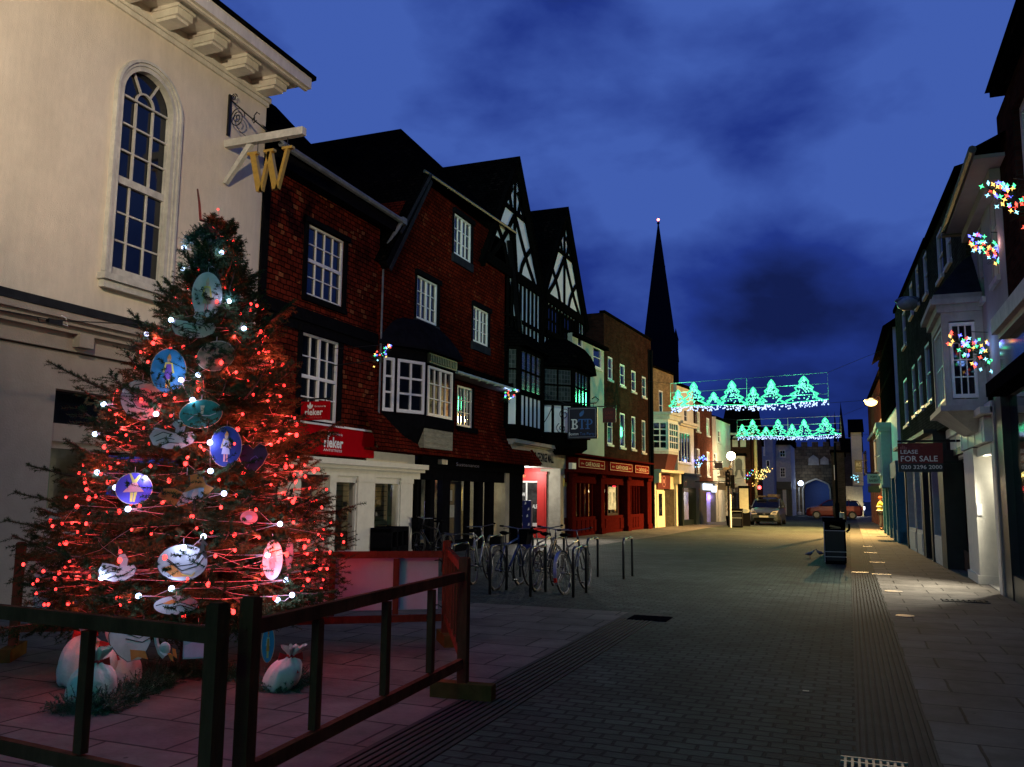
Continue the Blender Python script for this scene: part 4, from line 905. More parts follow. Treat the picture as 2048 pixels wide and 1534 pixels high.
b8, a8, c8 = simple(F8, 'cream_house', 'cream stucco house with tall mullioned first floor window over a black shop front', 0, 0, 8.0, 2.85, 'stucco', [(1353, 1359, 812, 840, 1, 2), (1368, 1375, 818, 845, 1, 2), (1357, 1382, 862, 925, 4, 1)], u=(0, F8.fp(1388, 900)[0]), rise=1)
q = MB(F8); q.box(0, c8, 0, .35, 5.7, 5.85); q.box(0, c8, 0, .22, 5.6, 5.7); q.build('cornice', M['stucco'], b8)
q = MB(F8); q.box(0, c8, -.2, .3, 2.1, 2.85); q.box(0, c8, 0, .4, 2.8, 2.92); q.box(0, .25, -.2, .25, 0, 2.1); q.box(c8 - .6, c8, -.2, .25, 0, 2.1); q.box(0, c8, -.2, .1, 0, .3); q.build('shop_front', plain('black_green_paint', (.012, .018, .014), .3), b8)
q = MB(F8); q.box(.25, c8 - .6, -1.6, -1.5, 0, 2.1); q.build('interior', plain('brown_interior', (.25, .15, .07), .8, var=.8, scale=2.5), b8)
q = MB(F8); q.poly([(.25, 0, .3), (c8 - .6, 0, .3), (c8 - .6, 0, 2.1), (.25, 0, 2.1)]); q.build('shop_window', M['glass'], b8)
q = MB(F8)
for (x_, h_, k) in ((1.2, 1.6, 0), (1.9, 1.5, 1), (2.5, 1.45, 0)): q.lathe((x_, -.7, .3), [(.12, 0), (.16, h_ * .3), (.10, h_ * .42), (.2, h_ * .62), (.06, h_ * .72), (.09, h_ * .8), (0, h_ * .9)], 8)
q.build('mannequin', plain('dressed_mannequin', (.35, .28, .2), .7, var=.7, scale=3), b8)
lamp('boutique_lamp', 'POINT', F8.w(1.6, -.5, 1.95), 6, (1, .7, .4), .08)
F9 = frame((-8.35, 51.6), (-8.05, 57.3), 'L')
b9, a9, c9 = simple(F9, 'red_brick_house', 'red brick house with four tall pale windows over a shop with a glowing white sign', 0, 0, 7.4, 2.5, 'brickred', [(1394, 1400, 822, 862, 1, 2), (1413, 1419, 835, 870, 1, 2), (1394, 1400, 897, 950, 1, 2), (1414, 1419.5, 903, 952, 1, 2)], u=(0, F9.fp(1425, 900)[0]), rise=1.2, pane='palepane') if M.setdefault('palepane', plain('net_curtain_pane', (.35, .33, .27), .4, var=.1)) else None
q = MB(F9); q.box(0, c9, -.2, .12, 1.9, 2.45); q.box(0, c9, 0, .35, 2.42, 2.52); q.box(0, 1.7, -.2, .12, 0, 1.9); q.box(4.6, c9, -.2, .12, 0, 1.9); q.build('shop_front', plain('grey_shop_paint', (.10, .095, .085), .5), b9)
q = MB(F9); q.box(.6, 3.2, .14, .2, 2.02, 2.4); q.box(3.2, 4.4, .14, .2, 1.9, 2.3); q.build('glowing_sign', emit('white_sign_glow', (.75, .85, 1), 2.2), b9)
q = MB(F9); q.box(1.7, 4.6, -1.7, -1.6, 0, 1.9); q.build('interior', plain('white_interior', (.8, .76, .7), .8, var=.15), b9)
q = MB(F9); q.box(1.7, 1.78, -.1, .05, 0, 1.9); q.box(4.5, 4.6, -.1, .05, 0, 1.9); q.box(4.5, 4.6, -1.5, 0, 0, 1.9); q.build('door_frame', plain('violet_frame', (.5, .45, .9), .5), b9)
lamp('violet_shop_lamp', 'POINT', F9.w(4.3, -.25, 1.6), 14, (.45, .3, 1), .08); lamp('white_shop_lamp', 'POINT', F9.w(3.0, -.9, 1.8), 30, (1, .95, .9), .08)
F10 = frame((-8.05, 57.3), (-7.75, 62), 'L')
b10, a10, c10 = simple(F10, 'cream_corner_house', 'cream house with lamp-lit curved upper front beyond the red brick house', 0, 0, 6.9, 0, 'stucco', [(1428, 1434, 905, 930, 1, 2), (1436, 1441, 860, 885, 1, 2), (1436, 1443, 970, 1035, 2, 1)], u=(0, 4.9), rise=1.0)
q = MB(F10); q.box(.1, 4.8, 0, .5, 2.5, 2.6); q.box(.1, 4.8, 0, .2, 3.0, 3.1); q.box(.2, 1.0, .02, .25, 0, 2.5); q.box(2.6, 3.0, .02, .25, 0, 2.5); q.build('shop_front', M['stucco'], b10)
# building that steps forward and faces the camera, with the carved crest
def yface(Y, px0, px1, ytop, name, label, mat, depth=8, wins=(), roof=None, rise=2., zb=0, fm='white', pane='pane', yl=900):
    A = PY(px0, yl, Y); B = PY(px1, yl, Y); f_ = Fr((A.x, Y), (1, 0), (0, -1)); W = B.x - A.x; zt = PY(px0, ytop, Y).z
    t_ = thing(name, label, 'building', ((A.x + B.x) / 2, Y, 0))
    H = []
    for (xa, xb, ya, yb, c_, r_) in wins:
        p, q_ = PY(xa, (ya + yb) / 2, Y), PY(xb, (ya + yb) / 2, Y); H.append((p.x - A.x, q_.x - A.x, PY(xa, yb, Y).z, PY(xa, ya, Y).z))
    q = MB(f_); wall(q, [(0, zb), (W, zb), (W, zt), (0, zt)], H, back=depth, rev=.1); q.build('wall', M[mat] if mat in M else MATS[mat], t_)
    for k, h in enumerate(H): window(f_, t_, h, wins[k][4], wins[k][5], v=-.06, fm=fm, fw=.07, bar=.035, pane=pane)
    q = MB(f_)
    if roof == 'slope': q.poly([(-.2, .2, zt), (W + .2, .2, zt), (W + .2, -depth / 2, zt + rise), (-.2, -depth / 2, zt + rise)]); q.poly([(-.2, -depth, zt), (W + .2, -depth, zt), (W + .2, -depth / 2, zt + rise), (-.2, -depth / 2, zt + rise)]); q.poly([(W, 0, zt), (W, -depth, zt), (W, -depth / 2, zt + rise)]); q.poly([(0, 0, zt), (0, -depth, zt), (0, -depth / 2, zt + rise)])
    elif roof == 'gable': q.poly([(0, 0, zt), (W, 0, zt), (W / 2, 0, zt + rise)]); q.poly([(-.2, .2, zt - .1), (W / 2, .2, zt + rise + .1), (W / 2, -depth, zt + rise + .1), (-.2, -depth, zt - .1)]); q.poly([(W + .2, .2, zt - .1), (W / 2, .2, zt + rise + .1), (W / 2, -depth, zt + rise + .1), (W + .2, -depth, zt - .1)])
    else: q.box(-.1, W + .1, -depth, .12, zt, zt + .18)
    q.build('roof', M['rooftile'], t_)
    return t_, f_, W, zt
M['palegrey'] = plain('pale_stucco_far', (.50, .46, .38), .8, var=.1)
b11, f11, W11, z11 = yface(62.2, 1445, 1500, 880, 'brown_brick_gable_house', 'brown brick house with big black roof and arched attic windows behind the white lamp', 'brickbrown', 9, [(1448, 1453, 872, 884, 1, 1)], 'slope', 3.2)
q = MB(f11)
for x_ in (.15, .7, 1.25): q.prism([(x_, 5.15), (x_ + .38, 5.15), (x_ + .38, 5.75), (x_ + .3, 5.9), (x_ + .19, 5.95), (x_ + .08, 5.9), (x_, 5.75)], 0, .04)
q.box(-.1, 2.2, 0, .1, 6.0, 6.15); q.build('arched_window', M['palepane'], b11)
b12, f12, W12, z12 = yface(61.6, 1466, 1488, 912, 'crest_house', 'low white house front carrying a carved grey crest, facing the camera at the street corner', 'palegrey', 5, [], None)
q = MB(f12); wu = W12 / 2
cr_ = [(-.12, 3.2), (-.22, 3.0), (-.3, 3.05), (-.3, 3.3), (-.2, 3.5), (-.24, 3.9), (-.2, 4.2), (0, 4.32), (.2, 4.2), (.24, 3.9), (.2, 3.5), (.3, 3.3), (.3, 3.05), (.22, 3.0), (.12, 3.2), (.08, 3.5), (-.08, 3.5)]
q.prism([(wu + a, z) for a, z in cr_], 0, .06); q.build('carved_crest', plain('grey_carving', (.12, .115, .10), .8), b12)
q = MB(f12); q.box(-.6, W12 + .2, 0, .35, 2.3, 2.55); q.box(-.5, -.2, 0, .2, 0, 2.3); q.box(W12 - .2, W12 + .1, 0, .2, 0, 2.3); q.box(-.5, W12, .0, .25, 1.95, 2.15); q.build('shop_front', M['palegrey'], b12)
q = MB(f12); q.box(-.2, W12 - .2, .01, .03, .1, 1.9); q.build('shop_window', M['pane'], b12)
b13, f13, W13, z13 = yface(63.5, 1489, 1508, 872, 'narrow_brick_house', 'narrow red brick house with two tall pale windows right of the black roof', 'brickred', 6, [(1492, 1496, 880, 905, 1, 2), (1498, 1502, 880, 908, 1, 2)], 'slope', 1.2, pane='palepane')
q = MB(f13); q.tube([(W13 + .12, .2, 0), (W13 + .12, .2, 5.8)], .12, 8); q.build('drainpipe', plain('cream_pipe', (.5, .42, .2), .6), b13)
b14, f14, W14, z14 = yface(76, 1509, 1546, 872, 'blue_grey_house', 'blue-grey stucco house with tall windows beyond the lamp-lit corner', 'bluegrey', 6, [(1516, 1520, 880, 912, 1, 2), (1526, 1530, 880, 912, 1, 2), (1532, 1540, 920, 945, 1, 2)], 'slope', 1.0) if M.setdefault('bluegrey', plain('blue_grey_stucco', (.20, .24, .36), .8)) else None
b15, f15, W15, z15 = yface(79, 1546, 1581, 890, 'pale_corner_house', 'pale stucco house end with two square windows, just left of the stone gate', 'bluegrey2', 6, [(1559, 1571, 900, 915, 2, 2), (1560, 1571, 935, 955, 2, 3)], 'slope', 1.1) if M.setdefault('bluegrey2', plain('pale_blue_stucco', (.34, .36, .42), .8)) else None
q = MB(f15); q.box(-2.2, W15, 0, .4, 2.3, 3.0); q.box(-2.2, -1.9, 0, .3, 0, 2.3); q.box(W15 - .9, W15 - .3, 0, .3, 0, 2.3); q.box(-2.0, W15, .0, .05, 0, 2.3); q.build('shop_front', plain('dark_far_shop', (.03, .035, .04), .5), b15)
q = MB(f15); q.box(W15 - .75, W15 - .45, .3, .33, .1, 2.3); q.build('pilaster', M['offwhite'], b15)
# ---- stone gate
YG = 88
gA = PY(1583, 950, YG).x; gB = PY(1692, 950, YG).x; aL = PY(1606, 1000, YG).x; aR = PY(1661, 1000, YG).x; zA = PY(1632, 958, YG).z; zt = PY(1640, 893, YG).z
fg = Fr((gA, YG), (1, 0), (0, -1)); gt = thing('stone_gate', 'old rubble stone city gate with a pointed arch closing the far end of the street', 'gate', ((gA + gB) / 2, YG, 0))
l, r_ = aL - gA, aR - gA; mid = (l + r_) / 2; sp_ = zA - 1.0; W = gB - gA
q = MB(fg); wall(q, [(0, 0), (l, 0), (l, zt), (0, zt)], v=0, back=4); wall(q, [(r_, 0), (W, 0), (W, zt), (r_, zt)], v=0, back=4); wall(q, [(l, zA + .05), (r_, zA + .05), (r_, zt), (l, zt)], v=0, back=4)
arc = [(l, sp_), (l + .15, sp_ + .5), (l + .6, zA - .25), (mid, zA), (r_ - .6, zA - .25), (r_ - .15, sp_ + .5), (r_, sp_)]
for i in range(len(arc) - 1):
    a, c_ = arc[i], arc[i + 1]; q.poly([(a[0], 0, a[1]), (c_[0], 0, c_[1]), (c_[0], 0, zA + .05), (a[0], 0, zA + .05)]); q.poly([(a[0], 0, a[1]), (c_[0], 0, c_[1]), (c_[0], -4, c_[1]), (a[0], -4, a[1])])
x_ = 0
while x_ < W - .5: q.box(x_, x_ + .55, -.4, .05, zt, zt + .45); x_ += 1.0
q.build('wall', M['stonebrick'], gt)
q = MB(fg)
for i in range(len(arc) - 1): q.bar(arc[i], arc[i + 1], .14, .12, .02)
q.bar((l, 0), (l, sp_), .14, .12, .02); q.bar((r_, 0), (r_, sp_), .14, .12, .02); q.build('arch_moulding', M['stone'], gt)
q = MB(fg); q.box(l, r_, -3.9, -3.8, 0, zA); q.build('gate_door', plain('blue_gate_boards', (.02, .06, .26), .6, var=.3, stretch=(8, 1, 1)), gt)
q = MB(fg)
for (x_, z_, s_) in ((W * .42, zt - 1.3, .5), (W * .62, zt - 1.35, .4)):
    q.prism([(x_ - s_, z_ - s_), (x_ + s_, z_ - s_), (x_ + s_ * .9, z_ + s_ * .3), (x_, z_ + s_), (x_ - s_ * .9, z_ + s_ * .3)], 0, .1)
q.build('carved_shield', M['stone'], gt)
lamp('gate_lamp_light', 'POINT', (aL + .1, YG - 1.6, 3.0), 60, (.6, .75, 1), .12); lamp('gate_inner_lamp', 'POINT', (aL + 2, YG + 1.5, 2.6), 40, (.5, .7, 1), .1)
lw = thing('gate_lantern', 'blue-white glowing lantern on a pale post at the left of the stone gate arch', 'lamp', (aL - .3, YG - 1.2, 0))
q = MB(); q.tube([(aL - .3, YG - 1.2, 0), (aL - .3, YG - 1.2, 2.6)], .07, 8); q.lathe((aL - .3, YG - 1.2, 0), [(.2, 0), (.2, .2), (.1, .3)], 8); q.build('post', M['stone'], lw)
q = MB(); q.ball((aL - .1, YG - 1.3, 3.0), .24, 10, 6); q.build('lantern', emit('blue_white_lamp', (.6, .75, 1), 12), lw)
# ---- dark tower block at right of the gate
dk, fdk, Wdk, zdk = yface(70, 1664, 1690, 905, 'dark_house', 'black unlit house front standing close to the right side of the stone gate', 'brickdark', 8, [(1668, 1674, 930, 960, 1, 2)], None, yl=950)
# ---- cathedral
YS = 300; tip = PY(1316.5, 441, YS)
sp = thing('cathedral_spire', 'tall dark cathedral spire with a red light at its tip rising behind the brick fronts', 'spire', (tip.x, YS, 0))
S = MB(); bx, bz = tip.x, tip.z; Wt = 5.6
S.box(bx - Wt, bx + Wt, YS - Wt, YS + Wt, 0, 58)
def octo(r, z): return [(bx + r * math.cos(math.pi / 8 + k * math.pi / 4), YS + r * math.sin(math.pi / 8 + k * math.pi / 4)) for k in range(8)]
S.loftplan(octo(5.7, 58), 58, octo(.25, 0), bz - 1.5)
for r_, z_ in ((3.6, 72), (2.4, 84)): S.loftplan(octo(r_ * .98, 0), z_, octo(r_ * .98, 0), z_ + 1.0)
for gx in (-1, 1):
    for gy in (1,):
        S.loftplan([(bx + gx * 4.9 + dx_, YS + gy * 4.9 + dy_) for dx_, dy_ in ((-.9, -.9), (.9, -.9), (.9, .9), (-.9, .9))], 58, [(bx + gx * 4.9, YS + gy * 4.9)] * 4, 62.5)
        S.loftplan([(bx + gx * 5.2 + dx_, YS + gy * 5.2 + dy_) for dx_, dy_ in ((-.6, -.6), (.6, -.6), (.6, .6), (-.6, .6))], 50, [(bx + gx * 5.2, YS + gy * 5.2)] * 4, 60)
for k in range(4): S.loftplan([(bx + (k - 1.5) * 2.4 + dx_, YS - 5.4 + dy_) for dx_, dy_ in ((-.4, -.3), (.4, -.3), (.4, .3), (-.4, .3))], 56, [(bx + (k - 1.5) * 2.4, YS - 5.4)] * 4, 60.5)
S.box(bx - 16, bx + 10, YS - 4, YS + 4, 0, 24)
S.build('tower', plain('cathedral_stone', (.012, .011, .014), .95, spec=.05), sp)
q = MB(); q.ball((bx, YS, bz - 1.0), .55, 8, 5); q.tube([(bx, YS, bz - 1), (bx, YS, bz)], .15, 6); q.build('finial', MATS['cathedral_stone'], sp)
q = MB(); q.ball((bx, YS, bz + .3), .5, 8, 5); q.build('warning_light', emit('red_beacon', (1, .18, .12), 10), sp)
for (px, py, w_, lab) in ((1681, 803, 7, 'small dark church spirelet rising beyond the gate, the tallest of three'), (1654, 822, 4, 'thin dark pinnacle at the left beyond the gate'), (1669, 822, 4, 'thin dark pinnacle in the middle beyond the gate')):
    T = PY(px, py, 130); hw = w_ / FPX * 130
    q = MB(); q.loftplan([(T.x - hw, 130 - hw), (T.x + hw, 130 - hw), (T.x + hw, 130 + hw), (T.x - hw, 130 + hw)], 9, [(T.x, 130)] * 4, T.z); q.box(T.x - hw, T.x + hw, 130 - hw, 130 + hw, 0, 9)
    tag(q.build('church_pinnacle', MATS['cathedral_stone']), lab, 'pinnacle')
# ================================================================== RIGHT SIDE
GR1 = frame((2.4, 0), (2.4, 10), 'R')
r1 = thing('near_shop_building', 'dark brick building at the right edge with a glossy reflecting shop fascia', 'building', (2.6, 9, 0))
mb = MB(GR1); wall(mb, [(-6, 4.1), (14.7, 4.1), (14.7, 7.6), (-6, 7.6)], [(11.2, 13.5, 4.9, 7.2), (7.4, 10.2, 4.9, 7.2), (3.6, 6.4, 4.9, 7.2)], rev=.2, back=7); mb.build('wall', M['brickbrown'], r1)
for k, u in enumerate((11.2, 7.4, 3.6)): window(GR1, r1, (u, u + (2.3 if k == 0 else 2.8), 4.9, 7.2), 3, 2, v=-.15, fw=.1, bar=.05, fm='offwhite')
q = MB(GR1); q.box(-6, 13.9, -.3, .2, 7.6, 7.72); q.poly([(-6, .26, 7.7), (13.95, .26, 7.7), (13.95, -3.5, 11), (-6, -3.5, 11)]); q.poly([(13.95, .26, 7.7), (13.95, -7, 7.7), (13.95, -3.5, 11)]); q.build('roof', M['rooftile'], r1)
q = MB(GR1); q.box(-6, 14.3, .0, .32, 4.05, 4.28); q.box(-6, 14.25, 0, .24, 3.97, 4.05); q.build('fascia_cornice', M['offwhite'], r1)
q = MB(GR1); q.box(-6, 15.0, -.1, .12, 3.35, 4.05); q.build('glossy_fascia', plain('dark_gloss_panel', (.05, .07, .08), .09, var=.1, bump=.012, bscale=3, spec=1.0), r1)
q = MB(GR1); q.prism([(-6, 3.15), (14.6, 3.15), (14.6, 3.35), (-6, 3.35)], .12, .4); q.build('canopy', M['black'], r1)
q = MB(GR1); q.box(15.0, 16.6, -.5, -.1, 3.3, 4.1); q.box(15.9, 16.6, -.5, .02, 0, 3.35); q.box(16.6, 16.82, -.5, -.02, 0, 3.2); q.box(-6, 15.9, -.3, 0, 0, .4); q.box(-6, 15.9, -3.0, -2.9, 0, 3); q.build('shop_front', plain('dark_shop_metal', (.035, .032, .03), .35), r1)
q = MB(GR1); q.box(16.55, 16.66, -.02, .05, 0, 3.3); q.build('edge_trim', plain('pale_edge_metal', (.3, .28, .25), .4), r1)
q = MB(GR1); q.poly([(-6, -.1, .4), (15.9, -.1, .4), (15.9, -.1, 3.3), (-6, -.1, 3.3)]); q.build('shop_window', M['pane'], r1)
# ---- white oriel house
GR2 = frame((2.4, 0), (2.4, 10), 'R')
r2 = thing('oriel_house', 'white painted house with a projecting oriel window above an empty lamp-lit shop window', 'building', (2.8, 19.5, 0))
ea = GR2.fp(1887, 445, .7); eb = GR2.fp(1990, 255, .7)
mb = MB(GR2); wz = 6.8
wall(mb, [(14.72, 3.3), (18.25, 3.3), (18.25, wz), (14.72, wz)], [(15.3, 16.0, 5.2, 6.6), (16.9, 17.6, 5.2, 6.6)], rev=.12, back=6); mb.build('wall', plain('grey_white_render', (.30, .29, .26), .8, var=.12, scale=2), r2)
for u in (15.3, 16.9): window(GR2, r2, (u, u + .7, 5.2, 6.6), 2, 3, v=-.08, fm='offwhite', sill='offwhite')
q = MB(GR2); q.box(14.2, 18.3, 0, .42, wz - .02, wz + .04); q.box(14.72, 18.3, 0, .15, wz - .2, wz); q.build('soffit', MATS['grey_white_render'], r2)
q = MB(GR2); q.tube([(14.0, .46, wz + .07), (18.3, .46, wz + .07)], .06, 8); q.box(18.2, 18.34, 0, .5, wz - .05, wz + .1); q.build('gutter', plain('iron_gutter', (.06, .06, .055), .5), r2)
q = MB(GR2); q.poly([(14, .44, wz + .1), (18.3, .44, wz + .1), (18.3, -3, wz + 1.7), (14, -3, wz + 1.7)]); q.poly([(18.3, .44, wz + .1), (18.3, -6, wz + .1), (18.3, -3, wz + 1.7)]); q.build('roof', M['rooftile'], r2)
# oriel
ov, o0, o1 = .68, 17.35, 19.35; DZ = -.58
GRO = frame((2.4, 0), (2.4, 10), 'R'); GRO.w = (lambda u, v, z, _f=GRO: _f.o + _f.d * u + _f.n * v + Vector((0, 0, z + DZ)))
OR = MB(GRO)
OR.box(o0, o1, 0, ov, 3.86, 4.0); OR.box(o0 - .1, o1 + .1, 0, ov + .1, 3.78, 3.88); OR.box(o0, o1, 0, ov, 5.45, 5.62); OR.box(o0 - .06, o1 + .06, 0, ov + .08, 5.62, 5.76); OR.box(o0 - .16, o1 + .16, 0, ov + .18, 5.76, 5.86); OR.box(o0 - .10, o1 + .10, 0, ov + .12, 5.86, 5.95)
for (a, c_) in ((0, .14), (ov - .12, ov)):
    for (x_, y_) in ((o0, o0 + .12), (o1 - .12, o1)): OR.box(x_, y_, a, c_, 4.0, 5.45)
OR.loftplan([(o0 + .35, 0), (o1 - .35, 0), (o1 - .35, ov * .35), (o0 + .35, ov * .35)], 3.42, [(o0, 0), (o1, 0), (o1, ov), (o0, ov)], 3.78); OR.poly([(o0 + .35, 0, 3.42), (o1 - .35, 0, 3.42), (o1 - .35, ov * .35, 3.42), (o0 + .35, ov * .35, 3.42)])
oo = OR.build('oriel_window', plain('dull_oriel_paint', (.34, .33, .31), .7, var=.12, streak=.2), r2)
FS = Fr(GR2.w(o0, 0, 0), GR2.n, -GR2.d); FS.w = (lambda u, v, z, _f=FS: _f.o + _f.d * u + _f.n * v + Vector((0, 0, z + DZ)))   # side facing camera: u goes out over street
window(FS, oo, (.13, ov - .11, 4.02, 5.42), 3, 4, v=-.05, fw=.06, bar=.02, name='casement')
window(GRO, oo, (o0 + .12, o1 - .12, 4.0, 5.44), 4, 2, v=ov - .08, fw=.06, bar=.03, name='casement')
q = MB(GRO); pa = [(o0 - .1, 0), (o1 + .1, 0), (o1 + .1, ov + .12), (o0 - .1, ov + .12)]; zz = 5.95; cm = (o0 + o1) / 2
for k in range(1, 8):
    f_ = 1 - k / 7 * .92 if False else (1 - (k / 7)) ** 1.0 * .75 + .25 * (1 - k / 7) ** 3; f_ = max(f_, .05)
    nz = 5.95 + .95 * (1 - (1 - k / 7) ** 1.6); nx = [(cm + (p[0] - cm) * f_, p[1] * f_) for p in pa]; prv = pa if k == 1 else prv
    q.loftplan(prv, zz, nx, nz); prv, zz = nx, nz
q.build('lead_roof', M['lead'], oo)
# shop below the oriel
sf = MB(GR2); bw0 = 16.95; bw1 = GR2.fp(1962, 1000, -.9)[0]; pl0 = GR2.fp(1957, 1050, .1)[0]; pl1 = GR2.fp(1937, 1050, .1)[0]
sf.box(16.6, 24, -.2, .08, 3.1, 3.3); sf.box(16.6, pl1 + .3, 0, .24, 3.08, 3.2); sf.box(16.5, 23.8, -.3, .0, 2.55, 3.6)
sf.box(pl0, pl1, -.3, .12, 0, 2.6); sf.box(pl0 - .03, pl1 + .03, -.3, .16, 0, .16); sf.box(16.6, 17.0, -.3, .05, 0, 2.6); sf.box(16.9, pl0, -.1, .05, 2.42, 2.6)
sf.box(bw0, bw1, -1.2, -.85, 0, .28); sf.box(bw0, bw1, -1.2, -.8, .28, .36)
for x_ in (bw0 + .05, (bw0 + bw1) / 2, bw1): sf.tube([(x_, -.88, .36), (x_, -.88, 2.5)], .022, 8); sf.lathe((x_, -.88, 2.1), [(.02, 0), (.05, .08), (.02, .16)], 8)
sf.build('shop_front', plain('empty_shop_paint', (.62, .60, .52), .5, var=.1, bump=.08), r2)
q = MB(GR2); q.box(17.0, pl1 + .2, .0, .14, 2.62, 3.06)
for k in range(5): q.box(17.2 + k * 1.0, 17.22 + k * 1.0, .14, .15, 2.62, 3.06)
q.build('blank_fascia', plain('grey_fascia_panel', (.60, .66, .62), .4, var=.15, bump=.05), r2)
q = MB(GR2)
for k in range(60):
    a = bw0 + (bw1 - bw0) * k / 60; c_ = bw0 + (bw1 - bw0) * (k + 1) / 60
    q.poly([(a, -1.12 - .07 * math.sin(k * 1.1), .36), (c_, -1.12 - .07 * math.sin((k + 1) * 1.1), .36), (c_, -1.12 - .07 * math.sin((k + 1) * 1.1), 2.5), (a, -1.12 - .07 * math.sin(k * 1.1), 2.5)])
q.build('curtain', plain('cream_sheet', (.34, .33, .28), .85, var=.15, scale=3), r2)
q = MB(GR2); q.box(bw1, pl1, -1.3, -1.2, 0, 2.5); q.box(16.6, 23.8, -1.3, 0, 2.5, 2.55); q.box(16.84, 16.9, -1.3, 0, 0, 2.5); q.box(16.9, pl1, -1.3, 0, 0, .012); q.build('lobby', plain('lobby_paint', (.24, .23, .20), .7, var=.2), r2)
q = MB(GR2); zc = GR2.fp(1981, 1022)[1]; q.box(pl0 - .02, pl0, .02, .11, 1.30, 1.52); q.build('entry_keypad', M['letter_white'], r2)
# glowing shop ceiling lamp under the canopy edge lights the curtain and pavement
lamp('empty_shop_lamp', 'POINT', GR2.w(18.4, -.5, 2.0), 20, (1, .93, .74), .05)
lamp('empty_shop_downlight', 'SPOT', GR2.w(18.05, -.45, 2.32), 2000, (1, .93, .76), .12, rot=(.2, 17.6, .75), spot=math.radians(112), blend=1)
q = MB(GR2); q.box(18.4, 18.8, -.7, -.5, 2.46, 2.5); q.build('soffit_light', emit('lamp_cream', (1, .95, .8), 6), r2)
q = MB(GR2); q.box(pl1 + .02, 24.3, -.6, -.5, 0, 3.4); q.box(pl1 + .02, 24.3, -.5, .0, .0, .45); q.box(23.9, 24.3, -.5, .08, 0, 3.4); q.box(pl1, 24.3, -.4, .1, 2.6, 2.75); q.box(pl1 + .7, pl1 + .78, -.5, -.1, .45, 2.6); q.build('dark_shop', plain('dark_red_brown_wood', (.035, .012, .008), .45), r2)
# ---- green lit brick block
GR3 = frame((2.15, 23.0), (1.75, 34.2), 'R')
def gu(px, py): return GR3.fp(px, py)[0]
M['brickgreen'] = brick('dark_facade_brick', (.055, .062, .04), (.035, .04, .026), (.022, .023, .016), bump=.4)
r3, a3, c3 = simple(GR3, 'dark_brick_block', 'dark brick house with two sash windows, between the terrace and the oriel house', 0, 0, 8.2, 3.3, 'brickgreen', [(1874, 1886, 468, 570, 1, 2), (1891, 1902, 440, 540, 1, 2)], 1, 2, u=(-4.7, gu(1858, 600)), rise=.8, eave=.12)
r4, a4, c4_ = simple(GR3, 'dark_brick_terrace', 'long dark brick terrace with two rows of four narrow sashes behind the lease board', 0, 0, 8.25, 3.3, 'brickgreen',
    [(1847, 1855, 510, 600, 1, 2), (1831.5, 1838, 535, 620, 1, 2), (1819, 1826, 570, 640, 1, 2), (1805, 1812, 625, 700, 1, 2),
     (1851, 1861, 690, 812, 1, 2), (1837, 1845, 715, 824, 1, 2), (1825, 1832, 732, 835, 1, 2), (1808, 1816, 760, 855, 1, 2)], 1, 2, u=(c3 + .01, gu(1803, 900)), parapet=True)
sf = MB(GR3); L3 = gu(1811, 1040)
sf.box(.9, L3, -.2, .1, 2.75, 3.3); sf.box(.9, L3, 0, .3, 3.25, 3.35)
xs_ = [gu(x, 1060) for x in (1903, 1893, 1872, 1860, 1848, 1838, 1822, 1812)]
for a, c_ in ((xs_[0], xs_[1]), (xs_[2] - .3, xs_[2]), (xs_[3], xs_[3] + .4), (xs_[6] - .3, xs_[6])): sf.box(a, c_, -.3, .12, 0, 2.75)
sf.box(xs_[3], xs_[6], -.3, .05, 0, .5); sf.box(.9, L3, -.4, -.3, 0, 2.75)
sf.build('shop_front', plain('weathered_black_wood', (.03, .028, .024), .5), r4)
for a, c_ in ((xs_[1], xs_[2] - .3), (xs_[4] - .5, xs_[5] - .2), (xs_[5], xs_[6] - .3)):
    q = MB(GR3); q.box(a, a + .1, -.28, .08, 0, 2.7); q.box(c_ - .1, c_, -.28, .08, 0, 2.7); q.box(a, c_, -.28, .08, 0, .7); q.box(a, c_, -.28, .07, 2.6, 2.75)
    q.box(a + .15, c_ - .15, .08, .10, .12, .6)
    dfo = q.build('door_frame', plain('pale_door_paint', (.45, .46, .43), .45), r4)
    q = MB(GR3); q.box(a + .1, c_ - .1, -.24, -.22, .7, 2.6); q.build('door_pane', M['pane'], dfo)
# ---- teal bay house with half timbered gable
YT = 38.0
tx0 = PY(1752, 900, YT).x; tx1 = PY(1807, 900, YT).x + 1
ft = Fr((1.62, YT), (1, 0), (0, -1))
r5 = thing('teal_bay_house', 'pale green house with a deep projecting bay, beyond the long dark brick terrace', 'building', (1.9, 39, 0))
GR5 = frame((1.7, 34.4), (1.55, 44), 'R')
q = MB(GR5)
wall(q, [(0, 3.0), (9.5, 3.0), (9.5, 8.0), (0, 8.0)], [], v=-.05, back=6); q.build('wall', M['plaster'], r5)
q = MB(GR5)
for k in range(12): q.box(k * .8, k * .8 + .14, -.05, .02, 5.0, 8.0)
for z in (5.0, 6.4, 7.85): q.box(0, 9.5, -.05, .03, z, z + .15)
q.build('timber_frame', M['oak'], r5)
q = MB(GR5); zr = PY(1755, 672, 40).z; q.poly([(-.3, .3, 8.0), (9.8, .3, 8.0), (9.8, -3, zr + 1.5), (-.3, -3, zr + 1.5)]); q.poly([(-.3, .3, 8.0), (-.3, -6, 8.0), (-.3, -3, zr + 1.5)]); q.build('roof', M['rooftile'], r5)
bx0 = PY(1763, 900, YT).x; bz0 = PY(1763, 975, YT).z; bz1 = PY(1763, 855, YT).z
